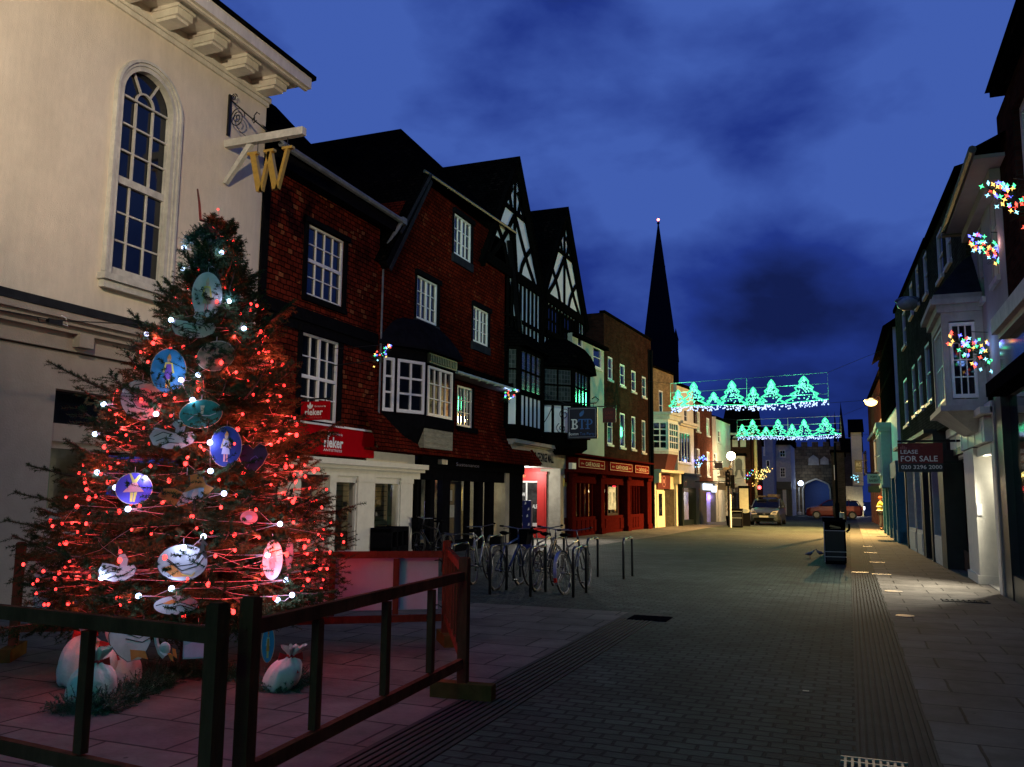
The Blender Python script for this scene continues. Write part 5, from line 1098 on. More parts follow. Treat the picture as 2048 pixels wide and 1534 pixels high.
q = MB(); q.box(bx0, 1.75, YT, YT + 3.2, bz0, bz1); q.box(bx0 - .18, 1.75, YT - .15, YT + 3.35, bz1, bz1 + .2); q.box(bx0 - .1, 1.75, YT - .1, YT + 3.3, bz1 - .15, bz1); q.box(bx0 - .05, 1.75, YT - .05, YT + 3.3, bz0 - .0, bz0 + .12)
bo = q.build('projecting_bay', plain('mint_paint', (.34, .50, .44), .5, var=.08), r5)
fb = Fr((bx0, YT), (1, 0), (0, -1)); window(fb, bo, (.35, 1.1 if 1.75 - bx0 > 1.2 else (1.75 - bx0) - .1, bz0 + .6, bz0 + 1.6), 3, 1, v=.0, fm='offwhite', fw=.03, bar=.05, name='casement')
window(GR5, bo, (YT - 34.4 + .3, YT - 34.4 + 2.9, bz0 + .5, bz1 - .25), 4, 2, v=1.66 - bx0, fw=.06, bar=.04, name='casement')
sf = MB(GR5); sf.box(0, 9.5, -.4, -.3, 0, 3.0); sf.box(0, 9.5, -.3, .08, 2.4, 3.0)
for k in range(5): sf.box(k * 2.3, k * 2.3 + .3, -.3, .1, 0, 2.4)
sf.box(0, 9.5, -.3, .02, 0, .4); sf.build('shop_front', plain('teal_shop_paint', (.03, .16, .22), .45), r5)
q = MB(GR5); q.poly([(0, -.1, .4), (9.5, -.1, .4), (9.5, -.1, 2.4), (0, -.1, 2.4)]); q.build('shop_window', M['glass'], r5)
lamp('teal_shop_lamp', 'POINT', GR5.w(4.2, -.2, 2.2), 7, (1, .93, .8), .08)
# ---- further right houses
GR6 = frame((1.95, 44.2), (1.45, 66), 'R')
r6, a6_, c6_ = simple(GR6, 'orange_lit_brick_house', 'red brick house with a stone band under the orange street lamp on the right', 0, 0, 8.3, 2.9, 'brickred', [(1748, 1752, 880, 945, 1, 2), (1727, 1731, 905, 950, 1, 2)], 1, 2, u=(.1, 21), rise=1.5)
q = MB(GR6); q.box(.1, 21, 0, .12, 5.6, 5.8)
q.build('stone_band', M['stone'], r6)
q = MB(GR6); q.box(.1, 21, -.5, -.4, 0, 2.9); q.box(.1, 21, -.4, .06, 2.3, 2.9)
for k in range(9): q.box(.1 + k * 2.55, .4 + k * 2.55, -.4, .08, 0, 2.3)
q.build('shop_front', plain('maroon_far_shop', (.12, .03, .02), .5), r6)
q = MB(GR6); q.poly([(.1, -.2, 0), (21, -.2, 0), (21, -.2, 2.3), (.1, -.2, 2.3)]); q.build('shop_window', M['glass'], r6)
lamp('far_shop_lamp', 'POINT', GR6.w(3, -.1, 2.1), 10, (1, .75, .4), .08)
r7, f7_, W7, z7 = yface(72, 1703, 1724, 865, 'grey_stucco_house', 'pale grey stucco house front beyond the red brick house on the right', 'palegrey', 6, [(1709, 1715, 955, 968, 1, 1)], 'slope', 1.3, zb=2.6)
r8, f8_, W8, z8 = yface(84, 1686, 1722, 905, 'far_lit_shop_house', 'dark house with a cream lit doorway at the far right end of the street', 'brickdark', 6, [], 'slope', 1.5, zb=2.7)
q = MB(f8_); q.box(0, .6, -.3, 0, 0, 2.7); q.box(W8 - .9, W8, -.3, 0, 0, 2.7); q.box(0, W8, -1.5, -1.4, 0, 2.7); q.build('shop_front', plain('cream_far_shop', (.6, .5, .25), .6), r8)
lamp('far_door_lamp', 'POINT', f8_.w(1.2, -.3, 2.2), 60, (1, .85, .5), .1)
# right-hand signs
def board(name, label, Y, x0p, x1p, ytp, ybp, mat, lines, wallx, tcol='letter_white', cat='sign', th=.03):
    a, c_ = PY(x0p, (ytp + ybp) / 2, Y), PY(x1p, (ytp + ybp) / 2, Y); z1 = PY(x0p, ytp, Y).z; z0 = PY(x0p, ybp, Y).z
    f_ = Fr((a.x, Y), (1, 0), (0, -1)); W = c_.x - a.x; H = z1 - z0
    t_ = thing(name, label, cat, (a.x, Y, z0))
    q = MB(f_); q.box(0, W, -th, th, z0, z1); bo_ = q.build('board', mat, t_)
    q = MB(f_); e = wallx - a.x; 
    if e > W: q.box(0, e, -.02, .02, z1 + .02, z1 + .07); q.box(W - .02, e, -.02, .02, z0 + H * .3, z0 + H * .36)
    else: q.box(e, W, -.02, .02, z1 + .02, z1 + .07)
    q.build('bracket', M['iron'], t_)
    for ln in lines: text(f_, bo_, ln[0], W * ln[1], W * ln[2], z0 + H * ln[3], z0 + H * ln[4], th + .002, ln[5] if len(ln) > 5 else tcol, bold=.015)
    return t_, f_, W, H, z0
lease, fl, Wl, Hl, zl = board('estate_agent_board', 'dark red lease for sale board with white lettering over the right pavement', 21.5, 1796, 1886, 887, 944, plain('deep_red_board', (.14, .006, .010), .5, var=.08, bump=0),
    [('LEASE', .06, .45, .63, .77), ('FOR SALE', .06, .88, .36, .56), ('020 3296 2000', .06, .97, .10, .24), ('COMMERCIAL', .24, .58, .88, .93, plain('dim_red_lettering', (.3, .05, .05))), ('PROPERTY', .24, .5, .80, .85, MATS['dim_red_lettering'])], 2.4)
q = MB(fl); q.box(0, Wl, .03, .034, zl, zl + Hl * .30); q.build('lower_band', plain('charcoal_band', (.02, .025, .03), .5, bump=0), lease)
q = MB(fl)
for k, h in enumerate((.08, .13, .10, .06)): q.box(Wl * (.06 + .04 * k), Wl * (.09 + .04 * k), .03, .036, zl + Hl * .80, zl + Hl * (.80 + h))
q.build('emblem', plain('dim_pink_emblem', (.35, .12, .12)), lease)
for o in list(lease.children[0].children):
    pass
board('hanging_sign', 'pale mint hanging sign with dark lettering below the teal bay', 40, 1734.5, 1761, 948, 967, plain('mint_sign', (.40, .58, .50), .5, var=.05, bump=0), [('POPPY', .25, .75, .56, .82, M['black']), ('BAKERY', .15, .85, .18, .44, M['black'])], 1.6)
board('hanging_sign', 'olive hanging sign with two pale capital letters beyond the brick house', 60, 1710, 1724, 922, 944, plain('olive_sign', (.09, .085, .04), .5, bump=0), [('RG', .2, .85, .5, .85, plain('pale_gold_letter', (.5, .5, .35))), ('SALON', .2, .8, .25, .38, MATS['pale_gold_letter'])], 1.2)
board('hanging_sign', 'dark hanging sign just below the mint one on the right', 42, 1736, 1761, 972, 985, plain('dark_green_sign', (.02, .035, .03), .5, bump=0), [], 1.6)
board('hanging_sign', 'dark brown hanging sign left of the white street lamp', 53, 1429, 1445, 925, 937, plain('brown_sign', (.05, .03, .02), .5, bump=0), [], -8.3)
board('hanging_sign', 'pale hanging sign below a carved golden animal under the white street lamp', 55, 1440, 1464, 940, 955, plain('beige_sign', (.30, .25, .17), .5, bump=0), [('BAR', .25, .75, .3, .7, plain('faint_lettering', (.15, .12, .08)))], -8.0)
board('hanging_sign', 'slate grey hanging sign in front of the cream corner shop', 50, 1436, 1452, 965, 980, plain('slate_sign', (.12, .10, .08), .5, bump=0), [], -8.4)
board('hanging_sign', 'dark oval pub sign on the white corner front below the crest', 61, 1470, 1488, 975, 985, plain('dark_oval_sign', (.03, .02, .02), .5, bump=0), [], -7.2)
# carved gold animal above the beige sign
A = PY(1452, 937, 55)
q = MB(); q.ball((A.x, 55, A.z), .12, 8, 5, (2.0, .6, .8)); q.ball((A.x + .28, 55, A.z + .13), .07, 8, 5, (1.4, .7, 1)); q.tube([(A.x + .18, 55, A.z + .05), (A.x + .27, 55, A.z + .13)], .05, 6)
for dx_ in (-.18, -.1, .1, .18): q.tube([(A.x + dx_, 55, A.z - .05), (A.x + dx_, 55, A.z - .18)], .02, 5)
tag(q.build('carved_animal', plain('gilded_wood', (.6, .45, .2), .4), smooth=True), 'small pale gold carved animal standing on top of a pub sign under the white lamp', 'sculpture')
# ---- street lamps
def swan(name, label, P, wallP, glow=None, e=0, lcol=None):
    t_ = thing(name, label, 'street lamp', tuple(P)); P = Vector(P); Wp = Vector(wallP)
    d = (P - Wp); q = MB(); q.tube([Wp, Wp + d * .4 + Vector((0, 0, .1)), P + Vector((0, 0, .06)) - d * .12], .035, 6); q.build('arm', M['iron'], t_)
    q = MB(); dh = d.normalized(); q.ball(P + Vector((0, 0, .06)), .34, 12, 6, (1, .5, .35) if abs(dh.x) > .5 else (.5, 1, .35)); q.build('lamp_head', plain('lamp_housing', (.09, .10, .11), .4), t_, smooth=True)
    q = MB(); q.ball(P + Vector((0, 0, -.03)), .30, 12, 6, (1, .75, .7)); q.build('lens', glow or plain('unlit_lens', (.35, .36, .34), .2, bump=0), t_, smooth=True)
    if e: lamp('street_lamp_light', 'SPOT', P + Vector((-.8, -.1, -.35)), e * 3.8, (1, .58, .18), .15, rot=(P.x - 3.0, P.y - 1.5, 0), spot=math.radians(118), blend=.7); e *= .6
    if e: lamp('street_lamp_light', 'POINT', P + Vector((-.75, -.1, -.40)), e, lcol, .12)
    return t_
cp = PY(1815, 605, 26); swan('street_lamp', 'unlit swan-neck street lamp on the dark brick wall at the right', cp, (2.1, 26, cp.z + .05))
op = PY(1742, 803, 46); swan('street_lamp', 'blazing orange street lamp high on the right side of the street', op, (1.75, 46, op.z + .3), emit('sodium_lamp', (1, .60, .18), 5.5), 6000, (1, .60, .20))
wp = PY(1462, 912, 56)
t_ = thing('street_lamp', 'round bright white street lamp over the left pavement near the crest', 'street lamp', (wp.x, 56, 0))
q = MB(); q.ball(wp, .27, 12, 8); q.build('globe', emit('warm_globe', (1, .83, .55), 30), t_, smooth=True)
q = MB(); q.tube([(wp.x, 56.3, 0), (wp.x, 56.3, wp.z + .3), (wp.x, 56, wp.z + .3)], .05, 8); q.build('post', M['iron'], t_)
lamp('street_lamp_light', 'POINT', wp + Vector((0, -.12, -.42)), 480, (1, .74, .42), .15)
wl_ = PY(1427, 928, 58)
t_ = thing('wall_lamp', 'small warm wall lamp on the cream corner house', 'lamp', tuple(wl_)); q = MB(); q.ball(wl_, .13, 8, 6); q.build('globe', emit('warm_globe', (1, .83, .55), 14), t_); q = MB(); q.tube([wl_ + Vector((-.5, 0, .2)), wl_ + Vector((0, 0, .2)), wl_], .025, 5); q.build('arm', M['iron'], t_)
lamp('wall_lamp_light', 'POINT', wl_ + Vector((.3, -.1, 0)), 90, (1, .7, .35), .1)
# ================================================================== GROUND
M['setts'] = brick('street_setts', (.040, .052, .042), (.024, .032, .026), (.009, .011, .010), .21, .125, .013, rough=.8, bump=.9, spec=.12, dirt=.5, wob=.055, big=.3)
M['flags'] = brick('york_flagstones', (.105, .094, .080), (.078, .070, .060), (.014, .013, .011), .75, .55, .012, rough=.78, bump=.5, offset=.37, spec=.13, dirt=.45, big=.25)
M['drain'] = plain('cast_drain_strip', (.024, .026, .023), .8, var=.35, scale=4, spec=.2)
g = MB(); g.box(-160, 160, -40, 420, -1, -.012); struct(g.build('ground', plain('far_ground', (.03, .03, .03), .9)))
def sheet(x0, x1, y0, y1, z, nx=1): 
    q = MB(); q.poly([(x0, y0, z), (x1, y0, z), (x1, y1, z), (x0, y1, z)]); return q
struct(sheet(-2.42, 0.0, -20, 120, 0).build('road', M['setts']))
struct(sheet(-12, -2.42, 11.9, 120, 0).build('road', M['setts']))
struct(sheet(-12, -2.92, -20, 11.9, 0).build('pavement', M['flags']))
struct(sheet(.44, 4.5, -20, 120, 0).build('pavement', M['flags']))
q = MB(); q.poly([(-10.6, 21.5, .004), (-8.0, 21.5, .004), (-7.3, 34, .004), (-6.9, 46, .004), (-5.9, 62, .004), (-9.4, 62, .004), (-10.6, 34, .004)]); struct(q.build('pavement', M['flags']))
dr = MB()
def strip(x0, x1, y0, y1, n):
    w = (x1 - x0) / n
    for k in range(n):
        a = x0 + w * k; dr.box(a + w * .18, a + w * .82, y0, y1, -.02, .004)
    dr.poly([(x0, y0, -.008), (x1, y0, -.008), (x1, y1, -.008), (x0, y1, -.008)])
strip(-2.92, -2.42, -20, 11.3, 9); strip(0, .44, -20, 30, 9)
dr.box(-.02, .0, -20, 60, -.01, .003); dr.box(.44, .46, -20, 60, -.01, .003); dr.poly([(0, 30, -.001), (.44, 30, -.001), (.44, 120, -.001), (0, 120, -.001)])
dr.poly([(-2.92, 11.3, 0.001), (-2.42, 11.3, .001), (-2.42, 11.9, .001), (-2.92, 11.9, .001)])
struct(dr.build('drain_channel', M['drain']))
# covers, studs and grates
def cover(label, px, py, kind, w=.2, d=.1, mat=None):
    P = G(px, py); q = MB()
    if kind == 'disc': q.lathe((P.x, P.y, 0), [(0, .008), (w, .008), (w, 0)], 20)
    else: q.box(P.x - w, P.x + w, P.y - d, P.y + d, .001, .008)
    return tag(q.build('cover_plate' if kind != 'slab' else 'marker_slab', mat or MATS['pale_marker']), label, 'cover plate' if kind != 'slab' else 'paving marker')
plain('pale_marker', (.21, .20, .18), .45, var=.15, bump=.05)
cover('large round pale cover plate in the shaded right pavement', 1810, 1232, 'disc', .12); cover('round pale cover plate in the lit pavement beyond the large one', 1787, 1183, 'disc', .15)
for i, (x, y, w) in enumerate(((1763, 1149, .19), (1755, 1125, .18), (1741, 1105.5, .17), (1735, 1093, .15), (1720, 1145, .17))):
    cover(['nearest pale marker slab on the lit right pavement', 'second pale marker slab on the right pavement', 'third pale marker slab on the right pavement, nearer the camera than the smallest', 'smallest and farthest pale marker slab on the right pavement', 'pale marker slab lying across the right drain channel'][i], x, y, 'slab', w, .08)
P = G(1930, 1203); q = MB()
for k in range(8): q.box(P.x - .32 + k * .08, P.x - .27 + k * .08, P.y - .12, P.y + .12, .001, .012)
q.box(P.x - .34, P.x + .34, P.y - .14, P.y - .12, .001, .012); q.box(P.x - .34, P.x + .34, P.y + .12, P.y + .14, .001, .012)
tag(q.build('drain_grate', M['drain']), 'slotted grate at the edge of the shadow on the right pavement', 'grate')
P = G(1300, 1237); q = MB(); q.box(P.x - .26, P.x + .26, P.y - .22, P.y + .22, .001, .008)
for k in range(6): q.box(P.x - .24 + k * .085, P.x - .19 + k * .085, P.y - .2, P.y + .2, .008, .012)
tag(q.build('drain_grate', M['black']), 'dark square iron cover at the far end of the left drain channel', 'grate')
P = G(1745, 1531); q = MB()
for k in range(9): q.box(P.x - .16 + k * .04, P.x - .145 + k * .04, P.y - .5, P.y + .08, .003, .014)
q.box(P.x - .18, P.x + .2, P.y + .07, P.y + .09, .003, .016); q.box(P.x - .18, P.x + .2, P.y - .02, P.y, .003, .013)
tag(q.build('drain_grate', plain('galvanised_grate', (.22, .22, .21), .5, metal=.2)), 'galvanised grate in the right drain channel at the bottom edge', 'grate')
# small litter scraps on the setts
for i, (x, y, lab) in enumerate(((1540, 1180, 'pale flattened scrap of paper on the setts, in mid street'), (1613, 1383, 'tiny white scrap on the right drain channel near the camera'), (1500, 1095, 'row of small pale scraps on the far setts'))):
    P = G(x, y); q = MB()
    for k in range(4 if i == 2 else 1): q.box(P.x - .03 + .12 * k, P.x + .02 + .12 * k, P.y - .015, P.y + .02, .003, .006)
    tag(q.build('litter', MATS['pale_marker']), lab, 'litter')
# ================================================================== OVERHEAD TREE LIGHTS
EG = emit('green_rope_light', (.07, 1, .42), 1.6); EB = emit('ice_blue_bulb', (.45, .62, 1), 2.2); EG2 = emit('mint_bulb', (.16, 1, .55), 2.2)
def tree_lights(name, label, X0, X1, Y, z0, z1, zs0, zs1, seed):
    """frame from X0 to X1; z0,z1 the bottom and top at X0, zs0,zs1 at X1"""
    rs = random.Random(seed); t_ = thing(name, label, 'christmas lights', ((X0 + X1) / 2, Y, z0), 'christmas tree light frames hung across the street')
    W = X1 - X0; f_ = Fr((X0, Y), (1, 0), (0, -1))
    zb = lambda s: z0 + (zs0 - z0) * s + .16 * math.sin(s * 6.5 + .6) * .35; zt = lambda s: z1 + (zs1 - z1) * s
    q = MB(f_); r_ = .012
    q.tube([(0, 0, zb(0)), (0, 0, zt(0)), (W, 0, zt(1)), (W, 0, zs0 - .1)], r_, 5); q.tube([(W / 2, 0, zb(.5)), (W / 2, 0, zt(.5))], r_, 5)
    for k in (.36, .7): q.tube([(0, 0, zt(0) + (zb(0) - zt(0)) * k), (W, 0, zt(1) + (zs0 - zt(1)) * k)], r_ * .8, 5)
    q.build('frame', plain('galvanised_frame', (.35, .42, .4), .5, metal=.3, bump=0), t_)
    q = MB(f_); q.tube([(0, 0, zt(0)), (-2.2, 0, zt(0) + .3)], .008, 4); q.tube([(W, 0, zt(1)), (W + 2.3, 0, zt(1) + .9)], .008, 4); q.tube([(W, 0, zs0), (W + 2.1, 0, zs0 + .1)], .008, 4); q.build('support_cable', M['iron'], t_)
    H0 = z1 - z0
    for c_, h, w_ in ((.05, .70, .105), (.155, .98, .15), (.285, .52, .10), (.405, 1.0, .16), (.54, .72, .11), (.655, 1.0, .145), (.855, 1.02, .19)):
        b0 = zb(c_) + .1 * H0; hh = h * H0 * .86; ww = w_ * W * .6; P = []
        n = 4; side = []
        for k in range(n):
            f0 = 1 - k / n; zt_ = b0 + hh * f0; zb_ = b0 + hh * (1 - (k + 1) / n) + hh * .03
            side += [((.12 + .88 * (k + .15) / n) * ww * .55, zt_ - hh * .06), ((k + 1) / n * ww, zb_), ((k + 1) / n * ww * .9, zb_ - hh * .03)]
        P = [(0, b0 + hh)] + side; L_ = [(c_ * W + x, 0, z) for x, z in P]; L2 = [(c_ * W - x, 0, z) for x, z in P][::-1]
        sm = []
        pl = L2 + L_[1:]
        q = MB(f_); q.tube(pl, .042, 5); o = q.build('tree_outline', EG, t_)
        q = MB(f_)
        for k in range(int(95 * h)):
            v_ = rs.random() ** .8; x_ = rs.uniform(-1, 1) * ww * .82 * (1 - v_) ; q.ball((c_ * W + x_, rs.uniform(-.03, .03), b0 + v_ * hh * .95), .032, 5, 3)
        q.build('bulb_net', EG2, o)['kind'] = 'stuff'
    q = MB(f_); q.tube([(W * k / 24, 0, zb(k / 24) + .10 * H0) for k in range(25)], .018, 5); q.build('ground_line', EG, t_)
    q = MB(f_)
    for k in range(300):
        s = rs.random(); q.ball((s * W, rs.uniform(-.03, .03), zb(s) + .09 * H0 - rs.random() * .2 * H0), .033, 5, 3)
    q.build('icicle_net', EB, t_)['kind'] = 'stuff'
    for k, s in enumerate((.08, .42, .8)): lamp('tree_light_glow', 'POINT', f_.w(W * s, .25, z0 + H0 * .5), GL_E * (1.5, .6, 2.4)[k], (.10, 1, .42), .35)
    return t_
GL_E = 130
a = PY(1341, 767, 40); b = PY(1655, 745, 40); c = PY(1655, 806, 40); d = PY(1341, 821, 40)
tree_lights('tree_light_frame', 'larger nearer frame of green glowing tree outlines hung across the street', a.x, b.x, 40, d.z, a.z, c.z, b.z, 1)
a = PY(1474, 840, 60); b = PY(1681, 832, 60); c = PY(1681, 872, 60); d = PY(1474, 877, 60)
GL_E = 55
tree_lights('tree_light_frame', 'smaller farther frame of green glowing tree outlines hung beyond the larger one', a.x, b.x, 60, d.z, a.z, c.z, b.z, 2)
GL_E = 150
tree_lights('tree_light_frame', 'frame of green tree outlines hung behind the viewer, seen only as reflections', -7.0, 0.2, -3, 5.6, 7.0, 5.8, 7.1, 3)
# ================================================================== CHRISTMAS TREE
TB = Vector((-5.80, 6.5, 0)); TZ = PY(403, 445, 6.5).z
class Needles:
    def __init__(s): s.v = []; s.f = []
    def twig(s, p, q, rad, step, per, wd, rs):
        dx, dy, dz = q[0] - p[0], q[1] - p[1], q[2] - p[2]; L = math.sqrt(dx * dx + dy * dy + dz * dz)
        if L < 1e-4: return
        dx /= L; dy /= L; dz /= L
        if abs(dz) < .9: ax, ay, az = -dy, dx, 0.
        else: ax, ay, az = 1., 0., 0.
        l = math.sqrt(ax * ax + ay * ay + az * az); ax /= l; ay /= l; az /= l
        bx_, by_, bz_ = dy * az - dz * ay, dz * ax - dx * az, dx * ay - dy * ax
        n = max(1, int(L / step)); v = s.v; f = s.f
        for i in range(n):
            t = (i + rs.random()) / n * L
            for k in range(per):
                a = rs.random() * 6.283; c_, s_ = math.cos(a), math.sin(a)
                ox, oy, oz = ax * c_ + bx_ * s_, ay * c_ + by_ * s_, az * c_ + bz_ * s_
                r_ = rad * (.75 + .5 * rs.random()); g_ = r_ * .55
                x, y, z = p[0] + dx * t, p[1] + dy * t, p[2] + dz * t
                ux, uy, uz = oy * dz - oz * dy, oz * dx - ox * dz, ox * dy - oy * dx
                i0 = len(v); w_ = wd * .5
                v.append((x + ux * w_, y + uy * w_, z + uz * w_)); v.append((x - ux * w_, y - uy * w_, z - uz * w_)); v.append((x + ox * r_ + dx * g_, y + oy * r_ + dy * g_, z + oz * r_ + dz * g_))
                f.append((i0, i0 + 1, i0 + 2))
        # stem
        i0 = len(v); w_ = .0022
        for (X, Y_, Z) in (p, q):
            for c_, s_ in ((1, 0), (-.5, .87), (-.5, -.87)): v.append((X + (ax * c_ + bx_ * s_) * w_, Y_ + (ay * c_ + by_ * s_) * w_, Z + (az * c_ + bz_ * s_) * w_))
        for k in range(3): f.append((i0 + k, i0 + (k + 1) % 3, i0 + 3 + (k + 1) % 3, i0 + 3 + k))
    def build(s, name, mat, parent, off):
        me = bpy.data.meshes.new(name); me.from_pydata([(a[0] - off.x, a[1] - off.y, a[2] - off.z) for a in s.v], [], s.f); me.materials.append(mat); me.update()
        o = bpy.data.objects.new(name, me); COL.objects.link(o)
        if parent is not None: o.parent = parent
        else: o.location = off
        return o
M['needle'] = plain('spruce_needles', (.022, .045, .018), .6, var=.5, scale=3, bump=0, col2=(.055, .075, .032), spec=.12)
tree = thing('christmas_tree', 'tall cut spruce hung with red lights and painted ornaments inside a timber barrier', 'christmas tree', tuple(TB))
PROF = [(.42, .75), (.55, 1.28), (.8, 1.42), (1.15, 1.40), (1.5, 1.22), (2.0, 1.0), (2.5, .82), (3.0, .64), (3.4, .46), (3.7, .28), (4.0, .16), (4.3, .07)]
def prof(z):
    for (a, ra), (b_, rb) in zip(PROF, PROF[1:]):
        if a <= z <= b_: return ra + (rb - ra) * (z - a) / (b_ - a)
    return .1
rs = random.Random(11); nz = Needles(); nb = MB()
LEAN = Vector((.14, 0, 0)) / 4.2
def axis(z): return TB + LEAN * z + Vector((0, 0, z))
nbr = 0; z = .5; ang = 0
longs = {}
TIPS = []
while z < 4.2:
    f_ = (z - .5) / 3.7; ang += 2.39996; rr = prof(z) * rs.uniform(.72, 1.02)
    if rs.random() < .16: rr *= 1.22
    el = math.radians(rs.uniform(-6, 14) + 42 * f_); dirh = Vector((math.cos(ang), math.sin(ang), 0))
    p = axis(z - .18 * rr * (0 if f_ < .5 else 1)); n = 9; pts = [p.copy()]; d_ = dirh * math.cos(el) + Vector((0, 0, math.sin(el)))
    sag = -.26 * (1 - f_); L = rr / max(.35, math.cos(el)); st = L / n
    for i in range(n):
        t = (i + 1) / n; d2 = d_ + Vector((0, 0, sag * math.sin(t * 2.2) + (.35 if t > .75 else 0) * (t - .75) * 4)); p = p + d2.normalized() * st; pts.append(p.copy())
    nb.tube(pts, [.014 * (1 - .8 * i / n) * (.6 + .5 * L) + .002 for i in range(n + 1)], 4, cap=False)
    TIPS.append((pts, L))
    for i in range(1, n + 1):
        a, b_ = pts[i - 1], pts[i]
        nz.twig(tuple(a), tuple(b_), .027, .012, 6, .0062, rs)
        s_ = dirh.cross(Vector((0, 0, 1)))
        for k in range(2):
            for sd in (-1, 1):
                if rs.random() < .12: continue
                q0 = a.lerp(b_, (k + rs.random()) / 2); t = (i - 1 + k / 2) / n; ln = L * .42 * (1 - t) ** .75 * min(1, t * 3 + .35) * rs.uniform(.6, 1.15) + .07
                dd = ((b_ - a).normalized() * .75 + s_ * sd * .75 + Vector((0, 0, rs.uniform(-.38, .05)))).normalized(); q1 = q0 + dd * ln
                qm = q0.lerp(q1, .5) + Vector((0, 0, .02 * ln)); nz.twig(tuple(q0), tuple(qm), .026, .0145, 5, .0064, rs); nz.twig(tuple(qm), tuple(q1 + Vector((0, 0, -.06 * ln))), .025, .0145, 5, .0064, rs)
                if ln > .2:
                    for g_ in (-1, 1):
                        e0 = q0.lerp(q1, rs.uniform(.35, .7)); e1 = e0 + (dd * .8 + (b_ - a).normalized() * .5 * g_ + Vector((0, 0, rs.uniform(-.3, .1)))).normalized() * ln * rs.uniform(.3, .5); nz.twig(tuple(e0), tuple(e1), .024, .016, 5, .0064, rs)
    z += .0125 + .006 * f_; nbr += 1
# a few long bare-tipped branches seen at the sides
for (px, py, zz, L_) in ((95, 722, 2.35, 0), (258, 622, 2.9, 0), (8, 1040, 1.3, 0), (55, 930, 1.75, 0), (55, 1160, .95, 0), (660, 985, 1.35, 0), (655, 1130, .95, 0), (60, 1070, 1.1, 0), (505, 640, 2.9, 0), (520, 690, 2.6, 0), (470, 540, 3.3, 0), (620, 880, 1.8, 0), (30, 985, 1.5, 0), (640, 1170, .8, 0)):
    T = PY(px, py, 6.35 + rs.uniform(-.3, .2)); A = axis(zz); n = 10; pts = [A.lerp(T, i / n) + Vector((0, 0, -.10 * math.sin(i / n * math.pi))) for i in range(n + 1)]; L = (T - A).length
    nb.tube(pts, [.016 * (1 - .8 * i / n) + .002 for i in range(n + 1)], 4, cap=False)
    dirh = Vector((T.x - A.x, T.y - A.y, 0)).normalized(); s_ = dirh.cross(Vector((0, 0, 1)))
    for i in range(1, n + 1):
        a, b_ = pts[i - 1], pts[i]; nz.twig(tuple(a), tuple(b_), .028, .011, 6, .0062, rs)
        for sd in (-1, 1):
            for k in range(2):
                if i > n - 1 and k: continue
                q0 = a.lerp(b_, rs.random()); ln = .34 * (1.08 - i / n) * rs.uniform(.6, 1.1) + .05; dd = ((b_ - a).normalized() + s_ * sd * rs.uniform(.2, .6) + Vector((0, 0, sd * .35 + rs.uniform(-.35, .05)))).normalized()
                nz.twig(tuple(q0), tuple(q0 + dd * ln), .027, .012, 6, .0062, rs)
for i in range(2300):
    zz = .5 + 3.6 * rs.random() ** 1.25; a = math.atan2(-TB.y, -TB.x) + rs.uniform(-1.75, 1.75); r_ = prof(zz) * rs.uniform(.78, 1.04); A = axis(zz); o_ = Vector((math.cos(a), math.sin(a), 0)); tn = Vector((-o_.y, o_.x, 0))
    p = A + o_ * r_; d_ = (o_ * rs.uniform(.4, 1) + tn * rs.uniform(-.9, .9) + Vector((0, 0, rs.uniform(-.5, .35) + zz * .08))).normalized() * rs.uniform(.09, .2); nz.twig(tuple(p - d_ * .5), tuple(p + d_ * .5), .024, .012, 5, .006, rs)
nz.build('foliage', M['needle'], tree, TB)
tp = PY(395, 378, 6.5)
nb.tube([tuple(axis(0)), tuple(axis(2)), tuple(axis(4.2)), tuple(PY(401, 440, 6.5)), tuple(PY(399, 408, 6.5)), tuple(tp)], [.06, .042, .018, .014, .012, .008], 8)
nb.build('trunk', plain('spruce_bark', (.09, .055, .035), .9, var=.4, scale=20), tree)
# dense garland sleeves near the top and round the foot
def garland(label, pts, rad, dens, seed, mat='garland_green'):
    r2 = random.Random(seed); N_ = Needles()
    for a, b_ in zip(pts, pts[1:]):
        a, b_ = Vector(a), Vector(b_); L = (b_ - a).length; n = int(L * dens)
        for i in range(n):
            p = a.lerp(b_, r2.random()); d_ = Vector((r2.gauss(0, 1), r2.gauss(0, 1), r2.gauss(0, 1) + .2)).normalized(); q = p + d_ * rad * r2.uniform(.5, 1.1)
            if q.z < .01: q.z = .01 + r2.random() * .03
            N_.twig(tuple(p), tuple(q), .019, .014, 4, .006, r2)
    c_ = Vector(pts[0]); o = N_.build('fir_garland', plain(mat, (.02, .07, .035), .5, var=.4, scale=8, bump=0), None, Vector((c_.x, c_.y, 0)))
    return tag(o, label, 'garland', 'artificial fir garlands on and under the tree')
garland('dense dark green garland bunched over the tip of the spruce', [PY(375, 485, 6.25), PY(400, 462, 6.3), PY(425, 466, 6.3), PY(432, 500, 6.3)], .10, 900, 1)
garland('blue-green garland wound below the tip above the white oval', [PY(390, 520, 6.25), PY(415, 545, 6.2), PY(440, 560, 6.25)], .10, 800, 2)
garland('garland tuft to the right of the white oval near the teal bulb', [PY(450, 590, 6.25), PY(470, 600, 6.25)], .09, 500, 3)
garland('garland bunch at the left shoulder of the tree above the blue oval', [PY(265, 700, 6.2), PY(320, 690, 6.1), PY(345, 680, 6.1)], .12, 420, 4)
garland('low heap of dark garland circling the sacks at the left foot of the tree', [tuple(G(125, 1420)), tuple(G(210, 1425)), tuple(G(275, 1390)), tuple(G(330, 1370))], .19, 800, 5)
garland('low heap of dark garland under the goose in front of the trunk', [tuple(G(300, 1350)), tuple(G(350, 1355)), tuple(G(420, 1350)), tuple(G(470, 1360))], .19, 750, 6)
